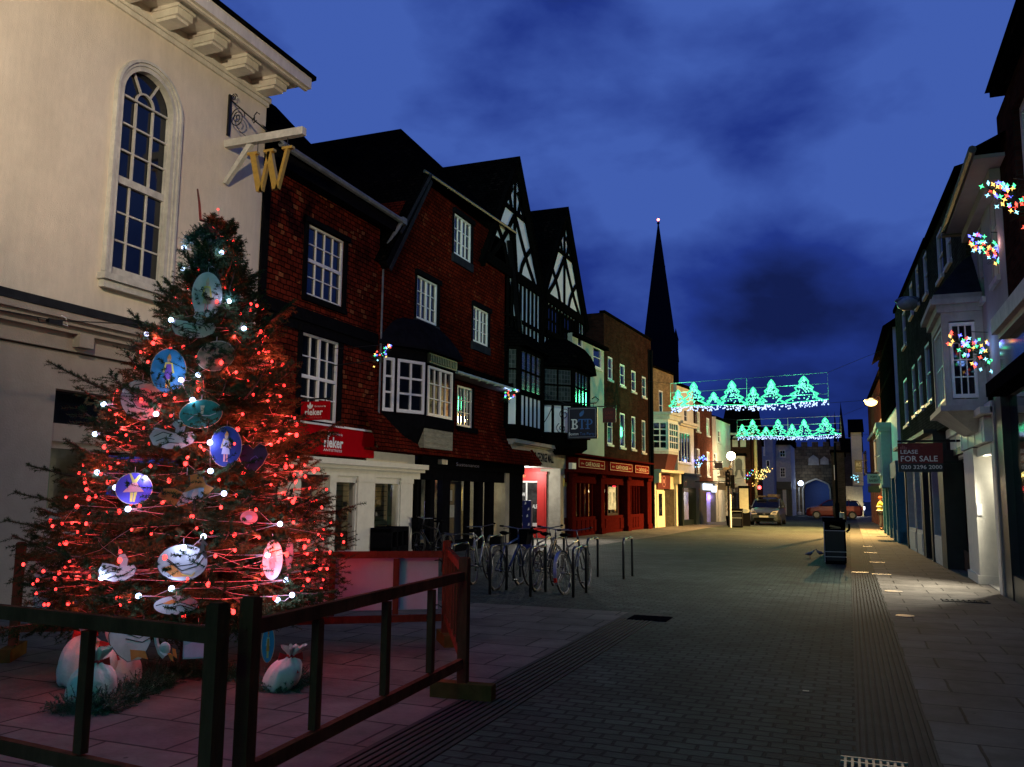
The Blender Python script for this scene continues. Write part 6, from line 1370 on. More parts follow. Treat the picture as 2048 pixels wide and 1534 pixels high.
garland('low heap of dark garland round the sack at the right foot of the tree', [tuple(G(530, 1380)), tuple(G(575, 1380)), tuple(G(603, 1360))], .18, 800, 7)
# ---- fairy lights
ER = emit('red_bulb_glow', (1, .04, .035), 5.5); EW = emit('blue_white_bulb', (.5, .66, 1), 6.0)
M['wire'] = plain('clear_pink_wire', (.30, .18, .165), .4, var=.1, bump=0)
def surf(a, z, k=1.0):
    c_ = axis(z); r_ = prof(z) * k; return c_ + Vector((math.cos(a) * r_, math.sin(a) * r_, 0))
camdir = math.atan2(0 - TB.y, 0 - TB.x)
rl = random.Random(5); NL = 0; bulbmesh = None; whitemesh = None
red_pts = []
for s in range(6):
    st = thing('fairy_lights', ['', ''][0] or ['string of red fairy lights wound round the upper tip of the spruce', 'string of red fairy lights looping round the upper third of the spruce', 'string of red fairy lights round the middle of the spruce, above the striped bird', 'string of red fairy lights round the widest part of the spruce', 'string of red fairy lights low on the spruce, above the oval swan', 'lowest string of red fairy lights just above the front rail'][s], 'fairy lights', tuple(axis(0)), 'red fairy light strings on the spruce')
    zr = [(3.2, 4.15), (2.45, 3.2), (1.95, 2.5), (1.45, 2.0), (1.0, 1.5), (.62, 1.05)][s]; nbulb = [34, 42, 48, 54, 54, 44][s]; pts = []; turns = 1.6 + .1 * s; bl = []
    n = nbulb
    for i in range(n):
        t = i / (n - 1); a = camdir - .9 + (t * turns * 2 * math.pi if s < 1 else math.sin(t * math.pi * (5 + s % 2)) * 1.45 + .9); zz = zr[1] + (zr[0] - zr[1]) * t + .13 * math.sin(i * 1.3 + s) + rl.uniform(-.12, .12)
        p = surf(a + rl.uniform(-.12, .12), zz, rl.uniform(.70, 1.02)); bl.append(p)
    for a, b_ in zip(bl, bl[1:]):
        m_ = a.lerp(b_, .5); k_ = TB + LEAN * m_.z; m_ = m_ + Vector((k_.x - m_.x, k_.y - m_.y, 0)) * rl.choice((0, .12, .45, .6, .6)) + Vector((0, 0, -.05)); pts += [a, a.lerp(m_, .5) + Vector((rl.uniform(-.012, .012), 0, rl.uniform(-.012, .012))), m_]
    pts.append(bl[-1]); q = MB(); q.tube(pts, .0021, 4); q.build('wire', M['wire'], st)
    for p in bl:
        if bulbmesh is None:
            q = MB(); q.ball((0, 0, 0), .0135, 7, 5, (1, 1, 1.25)); o0 = q.build('bulb', ER, None, loc=(0, 0, 0)); bulbmesh = o0.data; bpy.data.objects.remove(o0)
        o = bpy.data.objects.new('bulb', bulbmesh); COL.objects.link(o); o.parent = st; o.location = p - Vector(st.location) + Vector((0, 0, -.012)); o.scale = (rl.choice((.75, .9, 1, 1.35)),) * 3; red_pts.append(p)
rl.shuffle(red_pts)
front = [p for p in red_pts if (p - TB).xy.dot(Vector((math.cos(camdir), math.sin(camdir)))) > .0]
for p in front[:115]:
    pp = TB + LEAN * p.z + Vector((0, 0, p.z)); d_ = (p - pp); lamp('fairy_light_glow', 'POINT', pp + d_ * rl.uniform(.86, 1.0), rl.uniform(1.5, 6.5) * (1.7 if p.z > 2.4 else .7 if p.z < 1.3 else 1), (1, .07, .055), .02)
wst = thing('fairy_lights', 'string of large blue-white bulbs scattered among the red ones on the spruce', 'fairy lights', tuple(axis(0)))
wpx = [(368, 495), (365, 537), (443, 505), (458, 602), (342, 640), (488, 657), (293, 668), (362, 760), (396, 750), (305, 862) if False else (312, 828), (207, 808), (385, 800), (190, 868), (194, 945), (290, 957), (256, 1018), (448, 987), (421, 942), (231, 975), (367, 1095), (203, 1155), (343, 1177), (277, 1192), (560, 1048), (572, 1160), (584, 1190), (535, 1110), (407, 1073), (420, 885), (555, 1200)]
q = MB(); wpts = []
for (x, y) in wpx:
    Pn = PY(x, y, 6.0); zz = max(.5, min(4.2, Pn.z)); k = prof(zz) * .93; d_ = ray(x, y); a_ = Vector((d_.x, d_.y)); c_ = axis(zz).xy
    aa = a_.dot(a_); bb = -2 * a_.dot(c_); cc_ = c_.dot(c_) - k * k; D = bb * bb - 4 * aa * cc_
    t = (-bb - math.sqrt(D)) / (2 * aa) if D > 0 else -bb / (2 * aa)
    P = Vector((d_.x * t, d_.y * t, CH + d_.z * t)); wpts.append(P)
    q2 = MB(); q2.ball(P, .024, 8, 5); q2.build('bulb', EW, wst)
for P in wpts[::1]: lamp('fairy_light_glow', 'POINT', P + (Vector((0, 0, CH)) - P).normalized() * .06, 1.8, (.45, .55, 1), .022)
sq = sorted(wpts, key=lambda p: -p.z); q.tube([p for i in range(len(sq) - 1) for p in (sq[i], sq[i].lerp(sq[i + 1], .5) + Vector((0, 0, -.03)))] + [sq[-1]], .0028, 4); q.build('wire', M['wire'], wst)
# ---- painted ornaments
def onTree(x, y, k=1.0):
    d_ = ray(x, y); Pn = PY(x, y, 6.0); zz = max(.3, min(4.2, Pn.z)); r_ = prof(zz) * k; a_ = Vector((d_.x, d_.y)); c_ = axis(zz).xy
    aa = a_.dot(a_); bb = -2 * a_.dot(c_); cc_ = c_.dot(c_) - r_ * r_; D = bb * bb - 4 * aa * cc_
    t = (-bb - math.sqrt(D)) / (2 * aa) if D > 0 else -bb / (2 * aa)
    return Vector((d_.x * t, d_.y * t, CH + d_.z * t))
def facing(P, yaw=0.):
    d_ = Vector((P.x, P.y, 0)).normalized(); r_ = Vector((-d_.y, d_.x, 0)) * -1; c_, s_ = math.cos(yaw), math.sin(yaw)
    n = -d_; return Fr((P.x, P.y), r_ * c_ + n * s_, n * c_ - r_ * s_)
OC = {}
def oc(n, c_, **k): 
    OC[n] = plain('ornament_' + n, c_, .5, var=k.pop('var', .12), scale=14, bump=.05, **k); return OC[n]
oc('white', (.52, .50, .46)); oc('blue', (.04, .22, .42)); oc('green', (.03, .20, .16), var=.4); oc('violet', (.10, .06, .42)); oc('lilac', (.55, .45, .62)); oc('cream', (.55, .42, .26)); oc('brown', (.25, .16, .10), var=.5)
oc('pink', (.75, .28, .28)); oc('yellow', (.72, .52, .10)); oc('black', (.02, .02, .02)); oc('purple', (.16, .06, .28)); oc('orange', (.65, .22, .05)); oc('skin', (.6, .35, .22)); oc('sky', (.3, .42, .5)); oc('deep', (.03, .04, .22)); oc('dusk', (.04, .015, .06))
def ell(cx, cz, a, b_, n=24, rot=0.): return [(cx + a * math.cos(2 * math.pi * i / n) * math.cos(rot) - b_ * math.sin(2 * math.pi * i / n) * math.sin(rot), cz + a * math.cos(2 * math.pi * i / n) * math.sin(rot) + b_ * math.sin(2 * math.pi * i / n) * math.cos(rot)) for i in range(n)]
def orn(label, x, y, w_, h_, base, draw=None, k=1.03, yaw=0., rot=0., shape=None, cat='ornament', P=None):
    k = k - .15; w_ *= .94; h_ *= .94
    P = P or onTree(x, y, k); dpt = P.xy.length; sc = dpt * 1.0 / FPX * math.sqrt(1 + ((x - 1024) / FPX) ** 2) ** 0
    dist = (P - Vector((0, 0, CH))).dot(_F); sc = dist / FPX; a, b_ = w_ / 2 * sc, h_ / 2 * sc
    f_ = facing(P, yaw); pl = [(px_ * a, P.z + pz_ * b_) for px_, pz_ in shape] if shape else ell(0, P.z, a, b_, 26, rot)
    q = MB(f_); q.prism(pl, -.006, .006); o = q.build('painted_ornament', OC[base], None); tag(o, label, cat)
    q = MB(f_); q.tube([(p_[0], .004, p_[1]) for p_ in pl + pl[:1]], .0035, 4, cap=False); q.build('rim', OC['cream' if base in ('blue', 'green', 'deep', 'violet', 'dusk', 'brown') else 'black'], o)
    if draw:
        for j, (kind, col_, args) in enumerate(draw):
            q = MB(f_); v1 = .0075 + .0012 * j
            if kind == 'e': q.prism(ell(args[0] * a, P.z + args[1] * b_, args[2] * a, args[3] * b_, 14, args[4] if len(args) > 4 else 0), .005, v1)
            elif kind == 'p': q.prism([(u_ * a, P.z + w2 * b_) for u_, w2 in args], .005, v1)
            elif kind == 'l':
                for A_, B_2 in zip(args, args[1:]): q.bar((A_[0] * a, P.z + A_[1] * b_), (B_2[0] * a, P.z + B_2[1] * b_), .007, v1 - .005, .005)
            q.build('painted_detail', OC[col_], o)
    q = MB(f_); q.tube([(0, 0, P.z + b_ * .9), (0, -.03, P.z + b_ + .05)], .002, 4); q.build('string', OC['white'], o)
    return o
def fig(coat, top, hat, s=1.0, legs='yellow'):
    return [('p', legs, [(-.14, -.75), (-.02, -.75), (-.03, -.2), (-.12, -.2)]), ('p', legs, [(.03, -.75), (.15, -.75), (.12, -.2), (.03, -.2)]), ('p', top, [(-.34, -.1), (-.2, .38), (.2, .38), (.34, -.1), (.22, -.08), (0, .1), (-.22, -.08)]),
            ('p', coat, [(-.26, -.38), (.26, -.38), (.14, .30), (-.14, .30)]), ('e', 'skin', (0, .48, .11, .10)), ('p', hat, [(-.13, .54), (.13, .54), (.10, .66), (.02, .78), (-.08, .64)])]
swan_shape = [(-1, -.2), (-.8, -.75), (-.2, -.98), (.45, -.9), (.9, -.55), (1, -.1), (.85, .2), (.5, .1), (.55, .55), (.35, .95), (.05, .9), (-.05, .6), (.12, .35), (.1, .05), (-.3, .25), (-.8, .35)]
wing = [('l', 'black', [(-.8, -.2), (-.4, .1), (0, -.05)]), ('l', 'black', [(-.7, -.5), (-.3, -.25), (.1, -.35)]), ('l', 'black', [(-.5, -.75), (-.1, -.55), (.3, -.6)]), ('p', 'orange', [(.3, .72), (.62, .55), (.40, .52)]), ('e', 'black', (.24, .74, .05, .05)), ('l', 'black', [(.1, .1), (.5, -.1), (.6, -.4)])]
orn('white oval ornament painted with a cream robed figure, highest on the tree', 414, 590, 62, 100, 'white', fig('cream', 'yellow', 'cream', legs='pink'), k=1.1)
orn('bright blue oval ornament painted with a figure in purple and a red cap', 337, 742, 70, 96, 'blue', fig('purple', 'yellow', 'orange'), k=1.1)
orn('brown speckled round ornament to the right of the blue oval', 432, 712, 78, 62, 'brown', [('e', 'black', (.2, .3, .1, .12)), ('e', 'black', (-.3, -.2, .12, .1)), ('e', 'black', (.4, -.3, .1, .1)), ('e', 'black', (-.1, .5, .1, .1))], rot=.4)
orn('pale pink shell shaped ornament with black swirls at the left of the blue oval', 283, 800, 80, 88, 'white', [('e', 'pink', (.1, .1, .5, .5)), ('l', 'black', [(-.3, .3), (.1, .5), (.3, .2), (.1, -.1)]), ('l', 'black', [(-.5, 0), (-.2, -.4), (.3, -.5)]), ('l', 'black', [(-.6, .4), (-.4, .7), (0, .8)])], rot=.5)
orn('small pinkish goose ornament partly hidden under the white oval', 388, 650, 90, 60, 'white', wing, shape=swan_shape, yaw=.2)
orn('dark green oval ornament with a pale swimming figure', 402, 828, 86, 60, 'green', [('p', 'cream', [(-.05, .6), (.15, .6), (.1, 0), (0, 0)]), ('l', 'white', [(-.6, -.5), (-.3, -.1), (0, .1)]), ('l', 'white', [(0, -.1), (.4, -.1), (.7, .1)])], rot=.2, k=1.08)
orn('lilac and white swan ornament with black feather lines below the green oval', 345, 868, 92, 66, 'white', wing, shape=swan_shape, k=1.08)
orn('deep blue shield ornament painted with a pale figure', 452, 893, 64, 86, 'deep', fig('lilac', 'skin', 'orange', legs='pink'), k=1.08)
orn('nearly black heart ornament with a thin violet swirl', 505, 918, 62, 70, 'dusk', [('l', 'purple', [(-.3, -.5), (-.1, 0), (.2, .2), (.4, 0), (.2, -.2)])], shape=[(0, -1), (.7, -.3), (1, .3), (.8, .8), (.4, .95), (0, .6), (-.4, .95), (-.8, .8), (-1, .3), (-.7, -.3)])
orn('violet oval ornament painted with a dancer in a pink skirt and yellow top', 268, 977, 72, 66, 'violet', [('p', 'yellow', [(-.3, .95), (-.2, .95), (0, .55), (.25, .9), (.35, .85), (.12, .35), (-.1, .35)]), ('p', 'pink', [(-.12, .38), (.12, .38), (.55, -.2), (-.6, -.25)]), ('p', 'yellow', [(-.2, -.25), (-.02, -.25), (-.05, -.85), (-.18, -.85)]), ('p', 'yellow', [(.02, -.25), (.18, -.22), (.08, -.85), (-.02, -.85)])], k=1.1)
hen = [(-1, -.3), (-.8, .15), (-.4, .15), (-.1, -.1), (.15, .4), (.1, .9), (.35, 1), (.6, .8), (.7, .4), (1, .2), (.8, -.2), (.2, -.7), (-.3, -.95), (-.6, -.6)]
orn('striped bird ornament in white and grey-blue with an orange head', 372, 982, 112, 74, 'orange', [('p', 'white', [(-.35, -.9), (-.1, -.1), (.1, .0), (-.12, -.8)]), ('p', 'sky', [(-.12, -.8), (.1, .0), (.28, .12), (.12, -.66)]), ('p', 'white', [(.12, -.66), (.28, .12), (.46, .2), (.38, -.5)]), ('p', 'sky', [(.38, -.5), (.46, .2), (.64, .2), (.62, -.32)]), ('e', 'black', (.4, .75, .04, .05)), ('p', 'brown', [(.2, -.72), (.8, -.2), (.95, -.1), (.4, -.8)])], shape=hen, k=1.1)
orn('white oval swan ornament with curved black lines, low on the tree', 365, 1125, 100, 76, 'white', [('l', 'black', [(-.7, .3), (-.2, -.2), (.4, -.1), (.7, .5)]), ('l', 'black', [(-.6, .1), (0, -.45), (.6, -.2), (.85, .3)]), ('p', 'orange', [(-.8, -.3), (-.4, -.1), (0, -.6), (.3, -.75), (-.3, -.8)]), ('l', 'yellow', [(0, -.65), (.4, -.75), (.5, -.55)])], k=1.06)
orn('pale blue wing shaped ornament beside the big low blue-white bulb', 235, 1135, 74, 60, 'white', wing[:3], shape=swan_shape, rot=0, k=1.05)
orn('pink dancer cut-out ornament above the white oval swan', 405, 1095, 26, 48, 'pink', [('e', 'skin', (0, .8, .3, .18))], shape=[(-.2, 1), (.2, 1), (.2, .6), (.8, .3), (.6, .1), (.2, .3), (.4, -.3), (.9, -.9), (.6, -1), (0, -.5), (-.6, -1), (-.9, -.9), (-.4, -.3), (-.2, .3), (-.7, .5), (-.8, .3), (-.2, .6)], k=1.12)
orn('pink and grey long oval ornament with a small figure at the lower right', 545, 1120, 44, 84, 'white', fig('pink', 'pink', 'cream', legs='pink'), k=1.02, yaw=-.3)
orn('slim pink leaf shaped ornament at the lower right', 577, 1122, 22, 76, 'pink', None, shape=[(0, -1), (.9, .2), (.7, 1), (-.5, 1), (-.9, .3)], yaw=-.4, k=.98)
orn('pale flower shaped ornament above the slim pink one', 498, 1035, 36, 30, 'pink', [('e', 'lilac', (0, 0, .4, .4))], k=1.0)
orn('violet-white sleeping swan ornament just above the front rail', 352, 1210, 88, 40, 'white', [('l', 'black', [(-.9, 0), (-.3, .4), (.3, .2), (.9, -.3)]), ('p', 'orange', [(-.6, .2), (-.2, .6), (.1, .3), (-.3, .1)]), ('l', 'black', [(-.4, -.3), (.2, 0), (.8, -.5)])], k=1.05)
orn('deep blue narrow oval ornament standing by the right sack behind the corner post', 536, 1288, 26, 76, 'blue', fig('orange', 'white', 'orange'), P=G(536, 1330, 0).lerp(G(536, 1330, 0), 1) + Vector((0, 0, 0)) if False else PY(536, 1288, 5.75))
orn('white goose cut-out with a long neck bending down, behind the front rail', 285, 1280, 132, 90, 'white', [('l', 'black', [(-.6, .4), (-.1, .1), (.3, .4)]), ('l', 'black', [(-.5, .1), (0, -.1), (.35, .2)]), ('p', 'orange', [(-.35, -.4), (.1, -.5), (.2, -.9), (-.1, -.75), (-.3, -.9)]), ('e', 'black', (.88, -.3, .03, .05)), ('p', 'orange', [(.9, -.42), (1.02, -.5), (1.08, -.95), (.95, -.8)])],
    shape=[(-1, .3), (-.9, .85), (-.6, 1), (-.3, .7), (.2, .75), (.45, .9), (.2, .3), (.25, -.1), (.15, -.45), (.0, -.85), (-.4, -.95), (-.7, -.6), (-.95, -.1)], P=PY(285, 1280, 5.45))
P = PY(330, 1285, 5.4); f_ = facing(P); sc = 8 / FPX * .85; q = MB(f_)
nk = [(313, 1242), (311, 1262), (314, 1285), (320, 1303), (330, 1312)]
q.tube([(PY(x, y, 5.4).x * f_.d.x + PY(x, y, 5.4).y * f_.d.y - (f_.o.x * f_.d.x + f_.o.y * f_.d.y), 0, PY(x, y, 5.4).z) for x, y in nk], [.016, .016, .018, .02, .03], 6); q.ball((0, 0, PY(330, 1298, 5.4).z), .055, 10, 6, (.8, .35, 1)); q.k = 1; q.prism([(0.02, PY(330, 1305, 5.4).z), (.06, PY(330, 1310, 5.4).z), (.07, PY(340, 1325, 5.4).z), (.05, PY(340, 1322, 5.4).z)], -.01, .01)
tag(q.build('painted_ornament', [OC['white'], OC['orange']]), 'curved white goose neck and head with an orange beak beside the goose cut-out', 'ornament')
orn('blue and white painted picture board leaning behind the corner post', 395, 1283, 56, 70, 'sky', [('p', 'lilac', [(-.9, -.9), (.9, -.9), (.9, -.1), (0, .1), (-.9, -.2)]), ('e', 'brown', (-.8, .5, .3, .25)), ('e', 'white', (.3, .4, .4, .25))], shape=[(-1, -1), (1, -1), (1, .6), (.85, 1), (-1, 1)], P=PY(395, 1283, 5.75))
P = onTree(598, 995, .98); q = MB(facing(P)); q.tube([(.105 * math.cos(t / 24 * 6.283), 0, P.z + .17 * math.sin(t / 24 * 6.283)) for t in range(25)], .005, 5); tag(q.build('hoop', M['iron']), 'thin dark wire hoop hanging at the right edge of the spruce', 'hoop')
# ---- sacks
def sack(label, P, r_, h, mat, seed, tilt=0.):
    rs_ = random.Random(seed); t_ = thing('gift_sack', label, 'sack', tuple(P)); n = 44; q = MB(); prof_ = [(.0, 0), (.85, .01), (.97, .07), (1.02, .16), (1.04, .26), (1.02, .36), (.97, .46), (.86, .56), (.68, .65), (.45, .72), (.28, .77), (.16, .80)]
    ph = [rs_.random() * 6.28 for _ in range(4)]
    def ring(rr, zz, am, lean=0):
        def W(a): return 1 + am * math.sin(5 * a + ph[0] + zz * 4) + am * .8 * math.sin(9 * a + ph[1]) + .018 * math.sin(13 * a + ph[2] + zz * 30)
        return [(P.x + lean + r_ * rr * W(a) * math.cos(a), P.y + r_ * rr * W(a) * math.sin(a), zz + .012 * math.sin(7 * a + ph[3])) for a in [2 * math.pi * k / n for k in range(n)]]
    R_ = [ring(rr, h * zz, .02 + .10 * max(0, zz - .35), tilt * zz) for rr, zz in prof_]
    for A, B in zip(R_, R_[1:]):
        for k in range(n): q.poly([A[k], A[(k + 1) % n], B[(k + 1) % n], B[k]])
    q.build('body', mat, t_, smooth=True)
    q = MB(); R_ = [ring(rr, h * zz, am, tilt * zz) for rr, zz, am in ((.15, .79, .1), (.18, .82, .18), (.27, .87, .24), (.38, .92, .28), (.46, .98, .33), (.5, 1.04, .36))]
    for A, B in zip(R_, R_[1:]):
        for k in range(n): q.poly([A[k], A[(k + 1) % n], B[(k + 1) % n], B[k]])
    q.build('tied_top', mat, t_, smooth=True)
    q = MB(); q.tube([(P.x + tilt * .8 + .17 * r_ * 1.1 * math.cos(a), P.y + .17 * r_ * 1.1 * math.sin(a), h * .80) for a in [2 * math.pi * k / 12 for k in range(13)]], .016, 5)
    cv = (Vector((0, 0, 0)) - P); cv.z = 0; cv.normalize(); sd = Vector((-cv.y, cv.x, 0)); b_ = P + Vector((tilt * .8, 0, h * .8)) + cv * r_ * .2
    for g_ in (-1, 1):
        q.poly([tuple(b_), tuple(b_ + sd * g_ * .09 + Vector((0, 0, .035))), tuple(b_ + sd * g_ * .10 + Vector((0, 0, -.03)))]); q.poly([tuple(b_), tuple(b_ + sd * g_ * .02 + cv * .04 + Vector((0, 0, -.14))), tuple(b_ + sd * g_ * .07 + cv * .05 + Vector((0, 0, -.12)))])
    q.build('ribbon', plain('red_ribbon', (.5, .02, .015), .4, bump=0), t_)
cl = plain('white_sackcloth', (.62, .59, .53), .85, var=.12, scale=9, bump=.5, bscale=18); cg = plain('green_white_sackcloth', (.40, .52, .44), .85, var=.15, scale=7, bump=.5, bscale=18)
sack('tall white cloth sack with red ribbon, leftmost by the foot of the tree', G(158, 1368), .17, .52, cl, 1, .04); sack('greenish white cloth sack with red ribbon, frontmost by the left foot of the tree', G(178, 1410), .17, .40, cg, 2, .05)
sack('white cloth sack behind the front rail upright, beside the goose', G(248, 1372), .13, .36, cl, 3); sack('white cloth sack with flared top among garland at the right foot of the tree', G(556, 1378), .14, .34, cl, 4, .14)
sack('small white cloth sack between the tall one and the upright', G(212, 1375), .11, .44, cl, 5, .04)
# ================================================================== TIMBER BARRIERS
M['wood'] = plain('stained_red_timber', (.12, .038, .022), .75, var=.4, scale=5, bump=.4, bscale=30, stretch=(1, 1, .3), spec=.12); M['woodpale'] = plain('bare_timber_foot', (.11, .06, .02), .8, var=.3, scale=6, spec=.15)
def barrier(label, A, B, us, feet=(True, True), rails=(.275, .95), posts=(True, True), ph=1.09):
    A = Vector((A[0], A[1], 0)); B = Vector((B[0], B[1], 0)); d_ = (B - A).normalized(); n = Vector((d_.y, -d_.x, 0)); f_ = Fr(A, d_, n); L = (B - A).length
    t_ = thing('timber_barrier', label, 'barrier', tuple((A + B) / 2), 'timber barriers round the christmas tree')
    for k, x_ in ((0, 0), (1, L)):
        if posts[k]: q = MB(f_); q.box(x_ - .038, x_ + .038, -.038, .038, .09 if feet[k] else 0, ph); q.box(x_ - .03, x_ + .03, -.03, .03, ph, ph + .008)
        if posts[k]: q.tube([(x_ - .045, 0, rails[1]), (x_ + .045, 0, rails[1])], .012, 6); q.tube([(x_, -.045, rails[0]), (x_, .045, rails[0])], .012, 6)
        if posts[k]: pass
        if posts[k]: q.build('post', M['wood'], t_)
        if feet[k]: q = MB(f_); q.prism([(x_ - .055, 0), (x_ + .055, 0), (x_ + .055, .12), (x_ - .055, .12)], -.26, .26); q.build('foot', M['woodpale'], t_)
    for zr in rails: q = MB(f_); q.box(.05, L - .05, -.022, .022, zr - .036, zr + .036); q.build('rail', M['wood'], t_)
    for u_ in us: q = MB(f_); q.box(u_ * L - .03, u_ * L + .03, -.022, .022, rails[0] + .045, rails[1] - .045); q.build('upright', M['wood'], t_)
    return t_
PR = G(925, 1396); PF = G(503, 1200, 1.08); PFl = G(437, 1213, 1.08); PBR = G(890, 1287); PBL = G(24, 1316); 
PL0 = G(0, 1196, 1.02); dl = (PL0.xy - PFl.xy).normalized() * 2.7; PL = (PFl.x + dl.x, PFl.y + dl.y)
barrier('front right timber barrier crossing in front of the pink-lit boards, ending in a splayed foot', PR, PF, (.23, .485, .78), (True, False))
barrier('front left timber barrier running out of the picture at the left', PFl, PL, (.32, .66, .93), (False, True))
barrier('back timber barrier with long rails in front of the white boards', PBR, PBL, (.13, .29, .45, .61, .77, .9), (True, True))
barrier('short right-hand timber barrier seen nearly end on, with close uprights', PR + (PBR - PR).normalized() * .12, PBR + (PR - PBR).normalized() * .12, (.2, .36, .52, .68, .84), (False, False), posts=(False, False), rails=(.3, 1.0))
dB = (PBL - PBR).normalized(); nB = Vector((dB.y, -dB.x, 0)); nB = nB if nB.dot(TB - PBR) < 0 else -nB
fbk = Fr(PBR + nB * .06, dB, nB); Lb = (PBL - PBR).length
wb = plain('white_board', (.50, .50, .58), .6, var=.12, scale=2.5, bump=.05)
for (u0_, u1_, lab) in ((.08, Lb * .47, 'white board tied to the back barrier, right-hand one, lit pink'), (Lb * .53, Lb * .97, 'white board tied to the back barrier, left-hand one, half hidden by branches')):
    q = MB(fbk); q.box(u0_, u1_, 0, .012, .36, .92); o = tag(q.build('white_board', wb), lab, 'board')
    q = MB(fbk)
    for x_ in (u0_ + .04, u1_ - .04):
        for z_ in (.40, .88): q.tube([(x_, .0, z_), (x_ - .04, -.05, z_ + .01), (x_ - .08, -.06, z_ - .02)], .006, 4)
    q.build('cable_tie', M['iron'], o)
# ================================================================== CYCLE STANDS AND BICYCLES
def stand(label, X, Y, ang=0., L=.72):
    q = MB(Fr((X, Y), (math.sin(ang), math.cos(ang)), (math.cos(ang), -math.sin(ang)))); r_ = .09
    P = [(0, 0, 0), (0, 0, .68)] + [(r_ - r_ * math.cos(t), 0, .68 + r_ * math.sin(t)) for t in (.4, .8, 1.2, 1.57)] + [(L - r_ + r_ * math.sin(t), 0, .68 + r_ * math.cos(t)) for t in (0, .4, .8, 1.2, 1.57)] + [(L, 0, 0)]
    q.tube(P, .026, 8); return tag(q.build('cycle_stand', plain('steel_stand', (.06, .065, .065), .35, metal=.6, var=.15, bump=.03), smooth=True), label, 'cycle stand', 'tubular cycle stands on the setts')
stand('empty tubular stand, rightmost of the far row, standing clear', -4.14, 16.5)
for i, x in enumerate((-4.13, -4.78, -5.48, -6.2)): stand(['tubular stand in the near row, rightmost, beside the bicycle with a grey mudguard', 'tubular stand in the near row, second from the right', 'tubular stand in the near row, third from the right, among the bicycles', 'tubular stand in the near row, leftmost, behind the barrier post'][i], x, 13.0 + .2 * (i == 0))
for i, x in enumerate((-4.72, -5.43, -6.1, -6.8)): stand(['tubular stand in the far row just left of the empty one, by the handlebars', 'tubular stand in the far row, second of those behind the bicycles', 'tubular stand in the far row before the blue totem', 'tubular stand in the far row, farthest left'][i], x, 16.0)
stand('tubular stand by the dark shop, seen over the barrier', -7.95, 16.3, .9)
tyre = plain('tyre_rubber', (.012, .012, .012), .7, bump=0); alu = plain('alloy', (.16, .16, .17), .35, metal=.7, var=.1, bump=0); 
